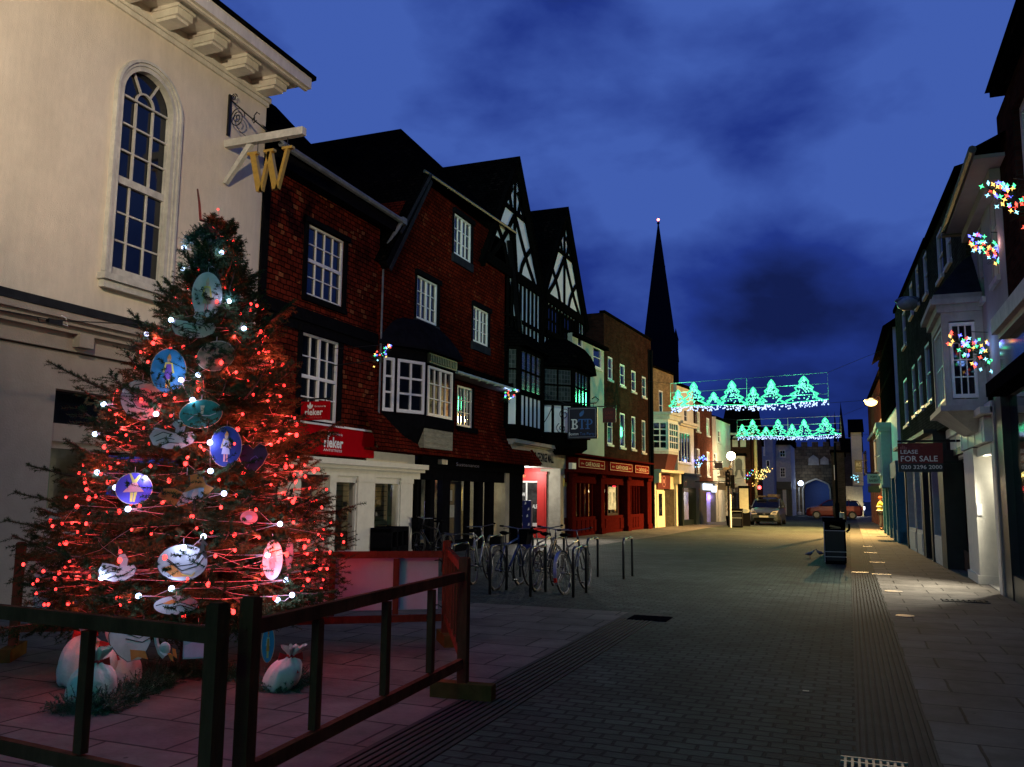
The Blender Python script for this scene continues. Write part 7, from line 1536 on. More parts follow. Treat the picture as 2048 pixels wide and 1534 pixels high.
def bicycle(label, X, Y, ang, col, guard=None, step=False, basket=False, lean=.06, rack=False):
    t_ = thing('bicycle', label, 'bicycle', (0, 0, 0)); R_ = .335
    fm = plain('frame_' + '_'.join(str(int(c_ * 100)) for c_ in col), col, .3, metal=.3, var=.1, bump=0)
    for k, x_ in enumerate((0, 1.04)):
        q = MB(); q.tube([(x_ + R_ * math.cos(a), 0, R_ + R_ * math.sin(a)) for a in [2 * math.pi * i / 32 for i in range(33)]], .019, 6, cap=False); w_ = q.build('wheel', tyre, t_, smooth=True)
        q = MB(); q.tube([(x_ + .31 * math.cos(a), 0, R_ + .31 * math.sin(a)) for a in [2 * math.pi * i / 32 for i in range(33)]], .010, 5, cap=False); q.build('rim', alu, w_, smooth=True)
        q = MB(); q.tube([(x_, -.04, R_), (x_, .04, R_)], .02, 8)
        for i in range(16): a = 2 * math.pi * i / 16; q.tube([(x_ + .015 * math.cos(a + .6), .02 * (-1) ** i, R_ + .015 * math.sin(a + .6)), (x_ + .31 * math.cos(a), 0, R_ + .31 * math.sin(a))], .0016, 3, cap=False)
        q.build('spokes', alu, w_)
    BB = (.44, 0, .28); ST = (.30, 0, .78); HT = (.86, 0, .84); HB = (.895, 0, .72); q = MB()
    q.tube([(0, .035, R_), (.2, .03, .31), BB], .010, 6); q.tube([(0, -.035, R_), (.2, -.03, .31), BB], .010, 6); q.tube([(0, .035, R_), ST], .008, 6); q.tube([(0, -.035, R_), ST], .008, 6)
    q.tube([BB, ST], .016, 8); q.tube([BB, HB], .019, 8)
    if step: q.tube([(.38, 0, .48), (.6, 0, .5), HT], .015, 8)
    else: q.tube([(.31, 0, .74), HT], .016, 8)
    q.tube([HB, (.84, 0, .90)], .019, 8); q.build('frame', fm, t_, smooth=True)
    q = MB(); q.tube([HB, (.93, .03, .62), (1.04, .04, R_)], .011, 6); q.tube([HB, (.93, -.03, .62), (1.04, -.04, R_)], .011, 6); q.build('fork', fm if not rack else alu, t_, smooth=True)
    q = MB(); q.tube([(.84, 0, .88), (.82, 0, 1.0)], .014, 6); hb = [(.78, -.30, 1.03), (.86, -.2, 1.02), (.84, 0, 1.0), (.86, .2, 1.02), (.78, .30, 1.03)]; q.tube(hb, .012, 6); h_ = q.build('handlebar', alu, t_, smooth=True)
    q = MB()
    for g_ in (-1, 1): q.tube([(.70, g_ * .30, 1.035), (.80, g_ * .285, 1.03)], .018, 6); q.tube([(.88, g_ * .2, 1.0), (.80, g_ * .28, .99)], .005, 4)
    q.build('grip', M['black'], h_)
    q = MB(); q.tube([ST, (.27, 0, .93)], .013, 6); q.build('seat_post', alu, t_)
    q = MB(); q.prism([(.14, .93), (.20, .985), (.30, .965), (.44, .95), (.43, .925), (.30, .93), (.2, .915)], -.03, .03); q.ball((.19, 0, .955), .08, 10, 5, (.9, 1.0, .4)); q.build('saddle', M['black'], t_, smooth=True)
    q = MB(); q.lathe((.44, 0, 0), [(0, 0)], 3); q = MB(); q.tube([(.44 + .09 * math.cos(a), -.05, .28 + .09 * math.sin(a)) for a in [2 * math.pi * i / 16 for i in range(17)]], .006, 4, cap=False); q.tube([(.44, -.08, .28), (.52, -.09, .14)], .008, 5); q.tube([(.44, .08, .28), (.36, .09, .42)], .008, 5); q.tube([(.44, -.08, .28), (.44, .08, .28)], .012, 6); q.box(.47, .57, -.17, -.09, .13, .15); q.box(.31, .41, .09, .17, .41, .43); q.tube([(.44, -.05, .37), (0, -.05, .375)], .004, 4); q.tube([(.44, -.05, .19), (0, -.05, .295)], .004, 4); q.build('crankset', plain('dark_chain', (.05, .05, .05), .4, metal=.6, bump=0), t_)
    if guard:
        gm = plain('mudguard', guard, .25, metal=.4, bump=0)
        for x_, a0, a1 in ((0, 20, 205), (1.04, 35, 170)):
            q = MB(); n = 16
            for i in range(n):
                t0, t1 = [math.radians(a0 + (a1 - a0) * (i + j) / n) for j in (0, 1)]; ra = .37
                q.poly([(x_ + ra * math.cos(t0), -.03, R_ + ra * math.sin(t0)), (x_ + ra * math.cos(t1), -.03, R_ + ra * math.sin(t1)), (x_ + ra * math.cos(t1), .03, R_ + ra * math.sin(t1)), (x_ + ra * math.cos(t0), .03, R_ + ra * math.sin(t0))])
            q.build('mudguard', gm, t_, smooth=True)
        q = MB(); q.box(-.385, -.365, -.025, .025, .22, .29); q.build('reflector', plain('red_reflector', (.5, .02, .01), .2, bump=0), t_)
    if rack: q = MB(); q.box(-.22, .22, -.06, .06, .73, .745); q.tube([(-.2, .06, .73), (0, .05, R_)], .005, 4); q.tube([(-.2, -.06, .73), (0, -.05, R_)], .005, 4); q.box(-.24, -.22, -.04, .04, .68, .74); q.build('rear_rack', alu, t_)
    if basket: q = MB(); q.loftplan([(.88, -.14), (1.12, -.14), (1.12, .14), (.88, .14)], .74, [(.85, -.18), (1.17, -.18), (1.17, .18), (.85, .18)], 1.0); q.plan([(.88, -.14), (1.12, -.14), (1.12, .14), (.88, .14)], .73, .74); q.build('basket', M['black'], t_)
    t_.location = (X, Y, 0); t_.rotation_mode = 'XYZ'; t_.rotation_euler = (lean, 0, ang)
    return t_
U = math.pi / 2
bicycle('dark bicycle with a shiny grey mudguard and red reflector, rightmost of the parked bicycles', -4.38, 13.55, U - .05, (.03, .03, .03), (.3, .33, .42), lean=-.1)
bicycle('black step-through bicycle with a rear rack, second from the right among the stands', -4.95, 13.75, U + .02, (.04, .04, .04), None, step=True, rack=True, lean=.08)
bicycle('blue-framed bicycle with a black bag on its bars, in the thick of the parked group', -5.62, 13.6, U - .03, (.02, .05, .16), None, basket=True, lean=.05)
bicycle('silver-white bicycle leaning behind the blue one', -6.35, 14.3, U + .12, (.20, .21, .22), None, lean=-.12)
bicycle('unlit black town bicycle leaning at the dark shop window over the barrier', -9.2, 18.9, math.pi * 1.0 - .35, (.02, .02, .02), None, basket=True, lean=.1)
bicycle('dark mountain bicycle between the blue and the step-through ones', -5.25, 14.4, U - .12, (.05, .05, .06), None, lean=-.08)
# ================================================================== STREET FURNITURE
tp_ = thing('blue_totem', 'dark blue information totem with white marks in front of the passage', 'totem', (-8.93, 24, 0))
q = MB(); q.box(-9.07, -8.80, 23.93, 24.07, 0, 1.44); q.build('post', plain('totem_blue', (.012, .02, .12), .35, var=.2, bump=.02), tp_)
q = MB()
for (x_, z_) in ((-8.98, 1.32), (-8.88, 1.15), (-8.92, .95), (-8.87, .7), (-8.95, .28)): q.prism([(x_ - .02, z_), (x_ + .03, z_ + .02), (x_ + .02, z_ + .09), (x_ - .01, z_ + .06)], 23.915, 23.93)
q.build('marks', M['letter_white'], tp_)
tb = thing('planter_box', 'black slatted box with pale openings outside the cream shop, behind the back barrier', 'planter', (-10.0, 17.9, 0))
q = MB(Fr((-9.75, 17.3), (-.2, 1), (1, .2)))
for x_ in (0, .42, .84, 1.26): q.box(x_, x_ + .1, -.5, 0, 0, .8)
q.box(0, 1.36, -.5, 0, .72, .82); q.box(0, 1.36, -.5, 0, .0, .38); q.build('frame', M['black'], tb)
def bin_(name, label, P, w_, h, ang=0., bands=(), emblem=False):
    t_ = thing(name, label, 'litter bin', tuple(P)); f_ = Fr(P, (math.cos(ang), math.sin(ang)), (math.sin(ang), -math.cos(ang))); q = MB(f_)
    q.box(-w_ / 2, w_ / 2, -w_ * .9, 0, .03, h * .78); q.box(-w_ / 2, -w_ / 2 + .04, -w_ * .9, 0, h * .78, h - .06); q.box(w_ / 2 - .04, w_ / 2, -w_ * .9, 0, h * .78, h - .06); q.box(-w_ / 2, w_ / 2, -w_ * .9, -w_ * .8, h * .78, h - .06)
    q.box(-w_ / 2 - .02, w_ / 2 + .02, -w_ * .9 - .02, .02, h - .06, h); q.box(-w_ / 2 + .02, w_ / 2 - .02, -w_ * .88, -.02, 0, .03); q.build('body', M['black'], t_)
    q = MB(f_); q.box(-w_ / 2 + .04, w_ / 2 - .04, -.012, .004, .08, h * .74); d_ = q.build('door', plain('bin_door', (.018, .018, .018), .35), t_)
    for z_ in bands: q = MB(f_); q.box(-w_ / 2 - .004, w_ / 2 + .004, .0, .008, z_, z_ + .018); q.build('band', plain('bin_band', (.55, .55, .5), .5), t_)
    q = MB(f_); q.box(-w_ / 2 - .006, -w_ / 2 + .012, .002, .01, .04, h * .95); q.build('edge_strip', MATS['bin_band'], t_)
    if emblem: q = MB(f_); q.prism([(-.12, h * .84), (.14, h * .80), (.14, h * .83), (-.10, h * .88)], .006, .012); q.box(-.1, .1, .006, .01, h * .80, h * .81); q.build('emblem', plain('gold_emblem', (.45, .33, .12), .5), t_); q = MB(f_); q.tube([(w_ / 2 + .02, -.1, h * .72), (w_ / 2 + .09, -.1, h * .78), (w_ / 2 + .09, -.1, h * .9)], .03, 6); q.build('ashtray', M['black'], t_)
    return t_
Pn = (G(1652, 1128) + G(1692, 1129)) / 2
bin_('litter_bin', 'black litter bin with white bands and a gold emblem on the right of the street', Pn, .5, 1.08, .05, (.17, .29, .80), True)
bin_('litter_bin', 'plain black litter bin just behind the banded one', Vector((-.46, 26.0, 0)), .5, 1.05, .05)
bin_('litter_bin', 'black litter bin with a pale label on the left, before the poster panel', Vector((-5.62, 47.0, 0)), .55, 1.0, 0., (.85, .5))
po = thing('post', 'slim tall black post behind the litter bins, with a pale sleeve near its foot', 'post', (-.7, 40, 0))
q = MB(); q.tube([(-.50, 40, 0), (-.50, 40, 4.0)], .05, 8); q.tube([(-.50, 40, 0), (-.50, 40, 1.4)], .09, 8); q.build('shaft', M['black'], po); q = MB(); q.tube([(-.34, 40, .45), (-.34, 40, 1.0)], .12, 8); q.tube([(-.34, 40, 0), (-.34, 40, .45)], .10, 8); q.build('sleeve', plain('pale_sleeve', (.4, .42, .42), .5), po)
pb = thing('poster_panel', 'freestanding poster panel with a cream poster on a black base left of the grey car', 'poster panel', (-5.2, 50, 0)); A = PY(1479, 1000, 50); B = PY(1497, 1000, 50)
f_ = Fr((A.x, 50), (1, 0), (0, -1)); W = B.x - A.x; q = MB(f_); q.box(-.06, W + .06, -.15, 0, 0, 2.25); q.build('cabinet', M['black'], pb); q = MB(f_); q.box(.0, W, 0, .01, .75, 2.1); q.build('poster', plain('cream_poster', (.50, .50, .36), .4, var=.15, scale=5, bump=0), pb)
q = MB(f_); q.ball((W * .6, 0, .85), .28, 10, 5, (1, .05, .5)); q.build('poster_picture', plain('poster_grey', (.25, .3, .3), .5, bump=0), pb)
tl = thing('traffic_light', 'dark traffic light pole with unlit heads beside the left-hand bin', 'traffic light', (-5.9, 48, 0)); A = PY(1457, 1000, 48); q = MB(); q.tube([(A.x, 48, 0), (A.x, 48, 3.1)], .05, 8); q.build('pole', M['black'], tl)
q = MB(); q.box(A.x - .12, A.x + .12, 47.8, 48.0, 2.2, 3.0); q.box(A.x + .15, A.x + .35, 47.85, 48.0, 2.1, 2.8); hd = q.build('signal_head', M['black'], tl); q = MB()
for z_ in (2.35, 2.6, 2.85): q.ball((A.x, 47.8, z_), .075, 8, 4, (1, .5, 1))
q.build('lens', plain('dark_lens', (.03, .02, .02), .2, bump=0), hd)
wpst = thing('white_post', 'short white post left of the black bin by the poster panel', 'post', (-5.9, 47, 0)); A = PY(1460.5, 1000, 47); q = MB(); q.tube([(A.x, 47, 0), (A.x, 47, 1.75)], .05, 8); q.build('shaft', M['letter_white'], wpst); q = MB(); q.lathe((A.x, 47, 1.75), [(.05, 0), (.06, .02), (0, .05)], 8); q.build('cap', M['black'], wpst)
rl_ = PY(1519, 975, 62); rt = thing('traffic_light', 'traffic light showing red below the yellow wall lights', 'traffic light', (rl_.x, 62, 0)); q = MB(); q.tube([(rl_.x, 62.1, 0), (rl_.x, 62.1, rl_.z + .3)], .05, 8); q.box(rl_.x - .15, rl_.x + .15, 62, 62.2, rl_.z - .7, rl_.z + .25); q.build('pole', M['black'], rt); q = MB(); q.ball((rl_.x, 61.98, rl_.z), .13, 8, 5, (1, .4, 1)); q.build('red_lens', emit('red_signal', (1, .06, .06), 9), rt)
lamp('signal_glow', 'POINT', (rl_.x, 61.6, rl_.z), 18, (1, .05, .04), .1)
# pavement cafe plant by the left bin
pl_ = G(1455, 1052); N_ = Needles(); r3_ = random.Random(3)
for k in range(90): 
    a = Vector((pl_.x, pl_.y + 1, .9 + r3_.random() * .7)); d_ = Vector((r3_.gauss(0, 1), r3_.gauss(0, 1), r3_.gauss(0, 1))).normalized() * .28; N_.twig(tuple(a), tuple(a + d_), .06, .06, 3, .03, r3_)
pt = thing('potted_plant', 'flowering plant in a dark tub on the left pavement by the white post', 'plant', (pl_.x, pl_.y + 1, 0)); N_.build('leaves', plain('pale_flowers', (.4, .35, .3), .7, col2=(.05, .08, .03), scale=10, bump=0), pt, Vector((pl_.x, pl_.y + 1, 0)))
q = MB(); q.lathe((pl_.x, pl_.y + 1, 0), [(.16, 0), (.22, .5), (.2, .55), (0, .5)], 10); q.tube([(pl_.x, pl_.y + 1, .4), (pl_.x, pl_.y + 1, 1.2)], .02, 5); q.build('tub', M['black'], pt)
# pigeons
for i, (x, y, lab, yaw) in enumerate(((1620, 1116, 'grey pigeon with a pale breast walking on the setts left of the banded bin', .3), (1640, 1114, 'dark pigeon crouching next to the banded bin', 2.6))):
    P = G(x, y); q = MB(Fr((P.x, P.y), (math.cos(yaw), math.sin(yaw)), (math.sin(yaw), -math.cos(yaw)))); s_ = .85
    n = 10; rings = [(-.17, .115, .012, .006), (-.12, .12, .028, .02), (-.05, .13, .05, .048), (.02, .135, .055, .055), (.07, .16, .042, .045), (.095, .195, .026, .028), (.11, .225, .026, .027), (.13, .232, .02, .018), (.15, .228, .006, .006)]
    pr_ = None
    for (x_, z_, a, b_) in rings:
        cur = [(x_ * s_, a * math.cos(2 * math.pi * k / n) * s_, (z_ + b_ * math.sin(2 * math.pi * k / n)) * s_) for k in range(n)]
        if pr_:
            for k in range(n): q.poly([pr_[k], pr_[(k + 1) % n], cur[(k + 1) % n], cur[k]])
        else: q.poly(cur)
        pr_ = cur
    q.k = 1
    for g_ in (-1, 1): q.tube([(.0, g_ * .02, .1), (.0, g_ * .02, .01), (.03, g_ * .025, .004)], .004, 4)
    tag(q.build('pigeon', [plain('pigeon_grey' + str(i), (.10, .11, .13) if i else (.22, .23, .25), .7, var=.5, scale=14), plain('pigeon_leg', (.3, .08, .06), .6)], smooth=True), lab, 'pigeon')
# ================================================================== CARS
def car(label, name, loc, rotz, col, glow=False, rack=False, plate=True, tagc='car'):
    t_ = thing(name, label, tagc, (0, 0, 0)); mt = plain('car_paint_' + '_'.join(str(int(c_ * 100)) for c_ in col), col, .3, metal=.35, var=.05, bump=0, spec=.6)
    # stations along x (0 front .. 4.2 rear): x, half width, bottom z, belt z
    SEC = [(0.0, .62, .30, .62), (.08, .76, .22, .74), (.35, .84, .20, .88), (.95, .87, .20, .98), (1.6, .88, .20, 1.0), (2.6, .88, .20, 1.02), (3.5, .87, .20, 1.03), (3.95, .83, .24, 1.0), (4.12, .74, .34, .92)]
    q = MB(); pr_ = None
    for (x_, w_, zb_, zt_) in SEC:
        zm = zb_ + (zt_ - zb_) * .55; cur = [(x_, -w_ * .92, zb_), (x_, -w_, zb_ + .12), (x_, -w_ * 1.0, zm), (x_, -w_ * .93, zt_ - .03), (x_, -w_ * .7, zt_ + .02), (x_, 0, zt_ + .05), (x_, w_ * .7, zt_ + .02), (x_, w_ * .93, zt_ - .03), (x_, w_, zm), (x_, w_, zb_ + .12), (x_, w_ * .92, zb_)]
        if pr_:
            for k in range(len(cur) - 1): q.poly([pr_[k], pr_[k + 1], cur[k + 1], cur[k]])
            q.poly([pr_[-1], pr_[0], cur[0], cur[-1]])
        else: q.poly(cur)
        pr_ = cur
    q.poly(pr_)
    # cabin
    CAB = [(.95, .80, 1.0, 1.0), (1.62, .70, 1.0, 1.44), (2.2, .70, 1.0, 1.52), (3.2, .69, 1.0, 1.50), (3.75, .66, 1.0, 1.40), (4.02, .74, 1.0, 1.0)]
    roof = [(x_, w_, z_) for x_, w_, _, z_ in CAB]
    for (a, b_) in zip(roof[1:-1], roof[2:-1]): q.poly([(a[0], -a[1], a[2]), (a[0], a[1], a[2]), (b_[0], b_[1], b_[2]), (b_[0], -b_[1], b_[2])])
    for g_ in (-1, 1):
        for xa, xb in ((.95, 1.62), (4.02, 3.75)):
            q.tube([(xa, g_ * .8, 1.0), (xb, g_ * .70, 1.42)], .035, 6)
        for x_ in (2.3, 3.15): q.tube([(x_, g_ * .86, 1.0), (x_, g_ * .70, 1.50)], .03, 6)
        q.tube([(1.62, g_ * .70, 1.43), (2.2, g_ * .70, 1.51), (3.2, g_ * .69, 1.49), (3.75, g_ * .66, 1.39)], .03, 6)
    q.build('body', mt, t_, smooth=False)
    q = MB(); q.poly([(.97, -.78, 1.02), (.97, .78, 1.02), (1.62, .69, 1.43), (1.62, -.69, 1.43)]); q.build('windscreen', M['pane'], t_); q = MB(); q.poly([(4.0, -.72, 1.02), (4.0, .72, 1.02), (3.74, .64, 1.39), (3.74, -.64, 1.39)]); q.build('rear_window', M['pane'], t_)
    for g_ in (-1, 1):
        q = MB(); q.poly([(1.0, g_ * .83, 1.01), (2.3, g_ * .85, 1.02), (2.3, g_ * .695, 1.49), (1.66, g_ * .695, 1.43)]); q.poly([(2.3, g_ * .85, 1.02), (3.9, g_ * .82, 1.02), (3.7, g_ * .655, 1.38), (2.3, g_ * .695, 1.49)]); q.build('side_window', M['pane'], t_)
        for x_ in (.78, 3.38):
            q = MB(Fr((x_, g_ * .80), (1, 0), (0, g_))); n = 20; q.prism([(.31 * math.cos(2 * math.pi * k / n), .31 + .31 * math.sin(2 * math.pi * k / n)) for k in range(n)], -.12, .075); w_ = q.build('wheel', tyre, t_)
            q = MB(Fr((x_, g_ * .80), (1, 0), (0, g_))); q.prism([(.2 * math.cos(2 * math.pi * k / n), .31 + .2 * math.sin(2 * math.pi * k / n)) for k in range(n)], .05, .085); q.build('rim', alu, w_)
        q = MB(); q.prism([(.0, 0), (0, 0), (0, 0)], 0, 0) if False else None; q.poly([(.03, g_ * .38, .66), (.06, g_ * .70, .64), (.30, g_ * .80, .84), (.10, g_ * .50, .80)]); q.poly([(.0, g_ * .36, .64), (.03, g_ * .72, .62), (.06, g_ * .70, .64), (.03, g_ * .38, .66)])
        for v_ in range(len(q.v)): q.v[v_] = q.v[v_] + Vector((-.03, 0, .012))
        q.build('headlight', plain('headlight_glass', (.65, .62, .45), .15, bump=0) if not glow else emit('headlight_on', (1, .95, .9), 30), t_)
        q = MB(); q.box(4.02, 4.13, g_ * .72 - .07, g_ * .72 + .07, .72, .98); q.build('tail_light', plain('tail_red', (.45, .01, .01), .2, bump=0), t_)
        q = MB(); q.ball((1.15, g_ * .96, 1.06), .1, 8, 5, (.6, 1, .75)); q.tube([(1.2, g_ * .83, 1.0), (1.17, g_ * .95, 1.04)], .025, 5); q.build('mirror', mt, t_)
    q = MB(); q.box(-.035, .0, -.36, .36, .60, .70); q.box(-.04, .02, -.55, .55, .30, .44); q.build('grille', M['black'], t_)
    if plate: q = MB(); q.box(-.05, -.035, -.26, .26, .46, .56); q.build('number_plate', plain('plate_white', (.6, .6, .5), .5, bump=0), t_)
    q = MB(); q.ball((-.04, 0, .655), .05, 8, 4, (.3, 1.6, .8)); q.build('badge', alu, t_)
    if rack:
        q = MB()
        for x_ in (1.9, 3.0): q.tube([(x_, -.7, 1.5), (x_, -.6, 1.62), (x_, .6, 1.62), (x_, .7, 1.5)], .02, 6)
        q.box(1.7, 3.5, -.60, -.05, 1.64, 1.80); q.box(1.6, 3.6, .05, .6, 1.64, 1.72); q.build('roof_load', plain('roof_load', (.12, .09, .06), .6, var=.5, scale=4), t_)
    t_.location = loc; t_.rotation_euler = (0, 0, rotz); return t_
cA = (G(1507, 1049) + G(1560, 1049)) / 2
car('grey people carrier with a loaded roof rack parked facing the camera on the left', 'parked_car', (cA.x, 51.8, 0), U - .03, (.075, .09, .095), rack=True)
car('red car crossing the street in front of the stone gate', 'red_car', (-3.2, 72, 0), 0, (.15, .010, .008))
car('white car with bright headlights at the far right end of the street', 'white_car', (.6, 84, 0), U + .3, (.6, .6, .62), glow=True)
lamp('headlight_spill', 'POINT', (.5, 83.0, .6), 60, (1, .95, .9), .1)
# ================================================================== PERSON
def person(label, P, yaw):
    t_ = thing('person', label, 'person', tuple(P)); f_ = Fr(P, (math.cos(yaw), math.sin(yaw)), (math.sin(yaw), -math.cos(yaw)))
    def skin(name, chains, mat, sub=1):
        bm = bmesh.new(); rad = []; mp = {}
        def V(k, co_, r_):
            if k not in mp: mp[k] = bm.verts.new(f_.w(*co_) - Vector(P)); rad.append(r_)
            return mp[k]
        for ch in chains:
            pv = None
            for (k, co_, r_) in ch:
                v_ = V(k, co_, r_)
                if pv is not None and bm.edges.get((pv, v_)) is None: bm.edges.new((pv, v_))
                pv = v_
        me = bpy.data.meshes.new(name); bm.to_mesh(me); bm.free(); o = bpy.data.objects.new(name, me); COL.objects.link(o)
        m_ = o.modifiers.new('s', 'SKIN')
        for i, r_ in enumerate(rad): me.skin_vertices[0].data[i].radius = (r_, r_)
        me.skin_vertices[0].data[0].use_root = True
        s2 = o.modifiers.new('u', 'SUBSURF'); s2.levels = sub; s2.render_levels = sub
        dg = bpy.context.evaluated_depsgraph_get(); me2 = bpy.data.meshes.new_from_object(o.evaluated_get(dg)); me2.materials.append(mat)
        for p_ in me2.polygons: p_.use_smooth = True
        bpy.data.objects.remove(o); o = bpy.data.objects.new(name, me2); COL.objects.link(o); o.parent = t_; return o
    body = [[('pel', (0, 0, .92), .13), ('wa', (0, 0, 1.08), .12), ('ch', (0, .02, 1.28), .155), ('sh', (0, .01, 1.40), .12), ('nk', (0, .02, 1.48), .055), ('hd', (.0, .04, 1.58), .09), ('tp', (0, .03, 1.67), .075)]]
    for g_ in (-1, 1):
        hand = (.30, .30, 1.62) if g_ > 0 else (-.05, .34, 1.45); el_ = (.24 + .05 * g_, .22, 1.40) if g_ > 0 else (-.2, .2, 1.25)
        body.append([('sh', (0, .01, 1.40), .12), ('s%d' % g_, (g_ * .19, .02, 1.38), .06), ('e%d' % g_, el_, .045), ('w%d' % g_, hand, .03)])
        tip = Vector(hand); 
        for j in range(5): body.append([('w%d' % g_, hand, .03), ('f%d%d' % (g_, j), (hand[0] + (j - 2) * .018 + (.03 if j == 0 else 0) * -g_, hand[1] + .03, hand[2] + (.05 if j else .02)), .012), ('g%d%d' % (g_, j), (hand[0] + (j - 2) * .022, hand[1] + .055, hand[2] + (.085 - abs(j - 2.5) * .008 if j else .04)), .009)])
        body.append([('pel', (0, 0, .92), .13), ('h%d' % g_, (g_ * .09, 0, .84), .095), ('k%d' % g_, (g_ * .11, .03, .48), .062), ('a%d' % g_, (g_ * .12, -.02, .09), .042), ('t%d' % g_, (g_ * .13, .13, .04), .035)])
    skin('body', body, plain('skin_tone', (.35, .2, .13), .6, bump=0))
    skin('trousers', [[('pel', (0, 0, .94), .15)] + [], ] and [[('pel', (0, 0, .95), .145), ('h%d' % g_, (g_ * .09, 0, .84), .108), ('k%d' % g_, (g_ * .11, .03, .48), .078), ('a%d' % g_, (g_ * .12, -.02, .12), .066)] for g_ in (-1, 1)], plain('dark_trousers', (.02, .02, .025), .8))
    skin('hi_vis_jacket', [[('pel', (0, 0, .90), .155), ('wa', (0, 0, 1.08), .15), ('ch', (0, .01, 1.28), .175), ('sh', (0, .01, 1.40), .13), ('nk', (0, .02, 1.46), .07)]] + [[('sh', (0, .01, 1.40), .13), ('s%d' % g_, (g_ * .19, .02, 1.38), .078), ('e%d' % g_, ((.24 + .05 * g_, .22, 1.40) if g_ > 0 else (-.2, .2, 1.25)), .062), ('w%d' % g_, ((.295, .28, 1.58) if g_ > 0 else (-.07, .31, 1.42)), .045)] for g_ in (-1, 1)], plain('hi_vis_yellow', (.62, .60, .06), .6, var=.1))
    for z_ in (1.0, 1.2): q = MB(f_); q.tube([(.172 * math.cos(a), .165 * math.sin(a) + .005, z_) for a in [2 * math.pi * k / 16 for k in range(17)]], .022, 4); q.build('reflective_band', plain('reflective_grey', (.6, .6, .6), .4), t_)
    q = MB(f_); q.ball((0, .035, 1.65), .115, 12, 6, (1, 1.05, .75)); q.build('hat', plain('red_hat', (.5, .08, .03), .8), t_, smooth=True)
    q = MB(f_)
    for g_ in (-1, 1): q.ball((g_ * .035, .125, 1.595), .012, 6, 4)
    q.build('eyes', M['black'], t_); q = MB(f_); q.ball((0, .14, 1.57), .018, 6, 4, (.7, 1, 1.2)); q.build('nose', MATS['skin_tone'], t_)
    q = MB(f_)
    for g_ in (-1, 1): q.ball((g_ * .125, .06, .05), .06, 8, 5, (.8, 2.0, .8))
    q.build('shoes', M['black'], t_)
pp_ = G(1762, 1060)
person('person in yellow hi-vis jacket and red hat reaching up at a shop window', pp_, math.radians(90))
# ================================================================== WALL CHRISTMAS TREES WITH COLOURED BULBS
BC = [emit('bulb_blue', (.12, .14, 1), 5), emit('bulb_green', (.08, 1, .35), 3), emit('bulb_red', (1, .08, .05), 4), emit('bulb_amber', (1, .55, .12), 3.5), emit('bulb_cyan', (.3, .8, 1), 3), ]
def star(r_):
    q = MB(); n = 4; top = (0, r_ * .5, 0); bot = (0, -r_ * .5, 0); ring = []
    for k in range(2 * n): a = math.pi * k / n; rr = r_ if k % 2 == 0 else r_ * .30; ring.append((rr * math.cos(a), 0, rr * math.sin(a)))
    for k in range(2 * n): q.poly([top, ring[k], ring[(k + 1) % (2 * n)]]); q.poly([bot, ring[k], ring[(k + 1) % (2 * n)]])
    return q
def wall_tree(label, P, wallP, size=.45, nb_=22, br=.02, cols=None, e=6, seed=0, lc=(.3, .4, 1)):
    rs_ = random.Random(seed); P = Vector(P); t_ = thing('wall_christmas_tree', label, 'christmas lights', tuple(P), 'small lit christmas trees on wall brackets'); W_ = Vector(wallP); N_ = Needles(); ax = (P - W_); ax.z = 0; ax = ax.normalized() if ax.length > .01 else Vector((1, 0, 0))
    up = (ax * .75 + Vector((0, 0, .55))).normalized(); A = P - up * size * .5; B = P + up * size * .55
    for k in range(int(90 * size / .45)):
        t = rs_.random() ** 1.1; c_ = A.lerp(B, t); d_ = Vector((rs_.gauss(0, 1), rs_.gauss(0, 1), rs_.gauss(0, 1))).normalized(); N_.twig(tuple(c_), tuple(c_ + d_ * size * .45 * (1 - t * .8) * rs_.uniform(.6, 1.1)), .02, .02, 4, .006, rs_)
    N_.build('foliage', M['needle'], t_, P)
    q = MB(); q.tube([tuple(W_ + Vector((0, 0, -size * .5))), tuple(A), tuple(B)], .012, 5); q.tube([tuple(W_ + Vector((0, 0, size * .4))), tuple(P + Vector((0, 0, size * .45)))], .008, 5); q.build('bracket', M['iron'], t_)
    meshes = []
    for m_ in (cols or BC):
        q = star(br); o0 = q.build('bulb', m_, None, loc=(0, 0, 0)); meshes.append(o0.data); bpy.data.objects.remove(o0)
    for k in range(nb_):
        t = rs_.random(); c_ = A.lerp(B, t); d_ = Vector((rs_.gauss(0, 1), rs_.gauss(0, 1) - .9, rs_.gauss(0, 1))).normalized(); p = c_ + d_ * size * .42 * (1 - t * .6) * rs_.uniform(.75, 1.05)
        o = bpy.data.objects.new('bulb', meshes[k % len(meshes)]); COL.objects.link(o); o.parent = t_; o.location = p - P; o.rotation_euler = (rs_.uniform(-.4, .4), rs_.uniform(0, 3), _psi + rs_.uniform(-.5, .5))
    if e: lamp('wall_tree_glow', 'POINT', P + Vector((0, -size * .6, 0)), e, lc, .08)
    return t_
P = PY(768, 707, 15.6); wall_tree('small wall-mounted tree with blue, green and amber bulbs beside the black bay window', P, (-10.4, P.y, P.z), .42, 26, .03, seed=1, e=2.5, lc=(.25, .2, 1))
P = PY(1022, 788, 25.0); wall_tree('small wall-mounted tree with coloured bulbs under the gutter end of the gabled house', P, (-10.3, P.y, P.z), .5, 16, .045, seed=2, e=5, lc=(.35, .5, 1))
P = PY(1400, 922, 51); wall_tree('small wall-mounted tree with blue-white bulbs on the red brick house', P, (-8.5, P.y, P.z), .8, 26, .06, [BC[0], BC[4]], seed=3, e=8)
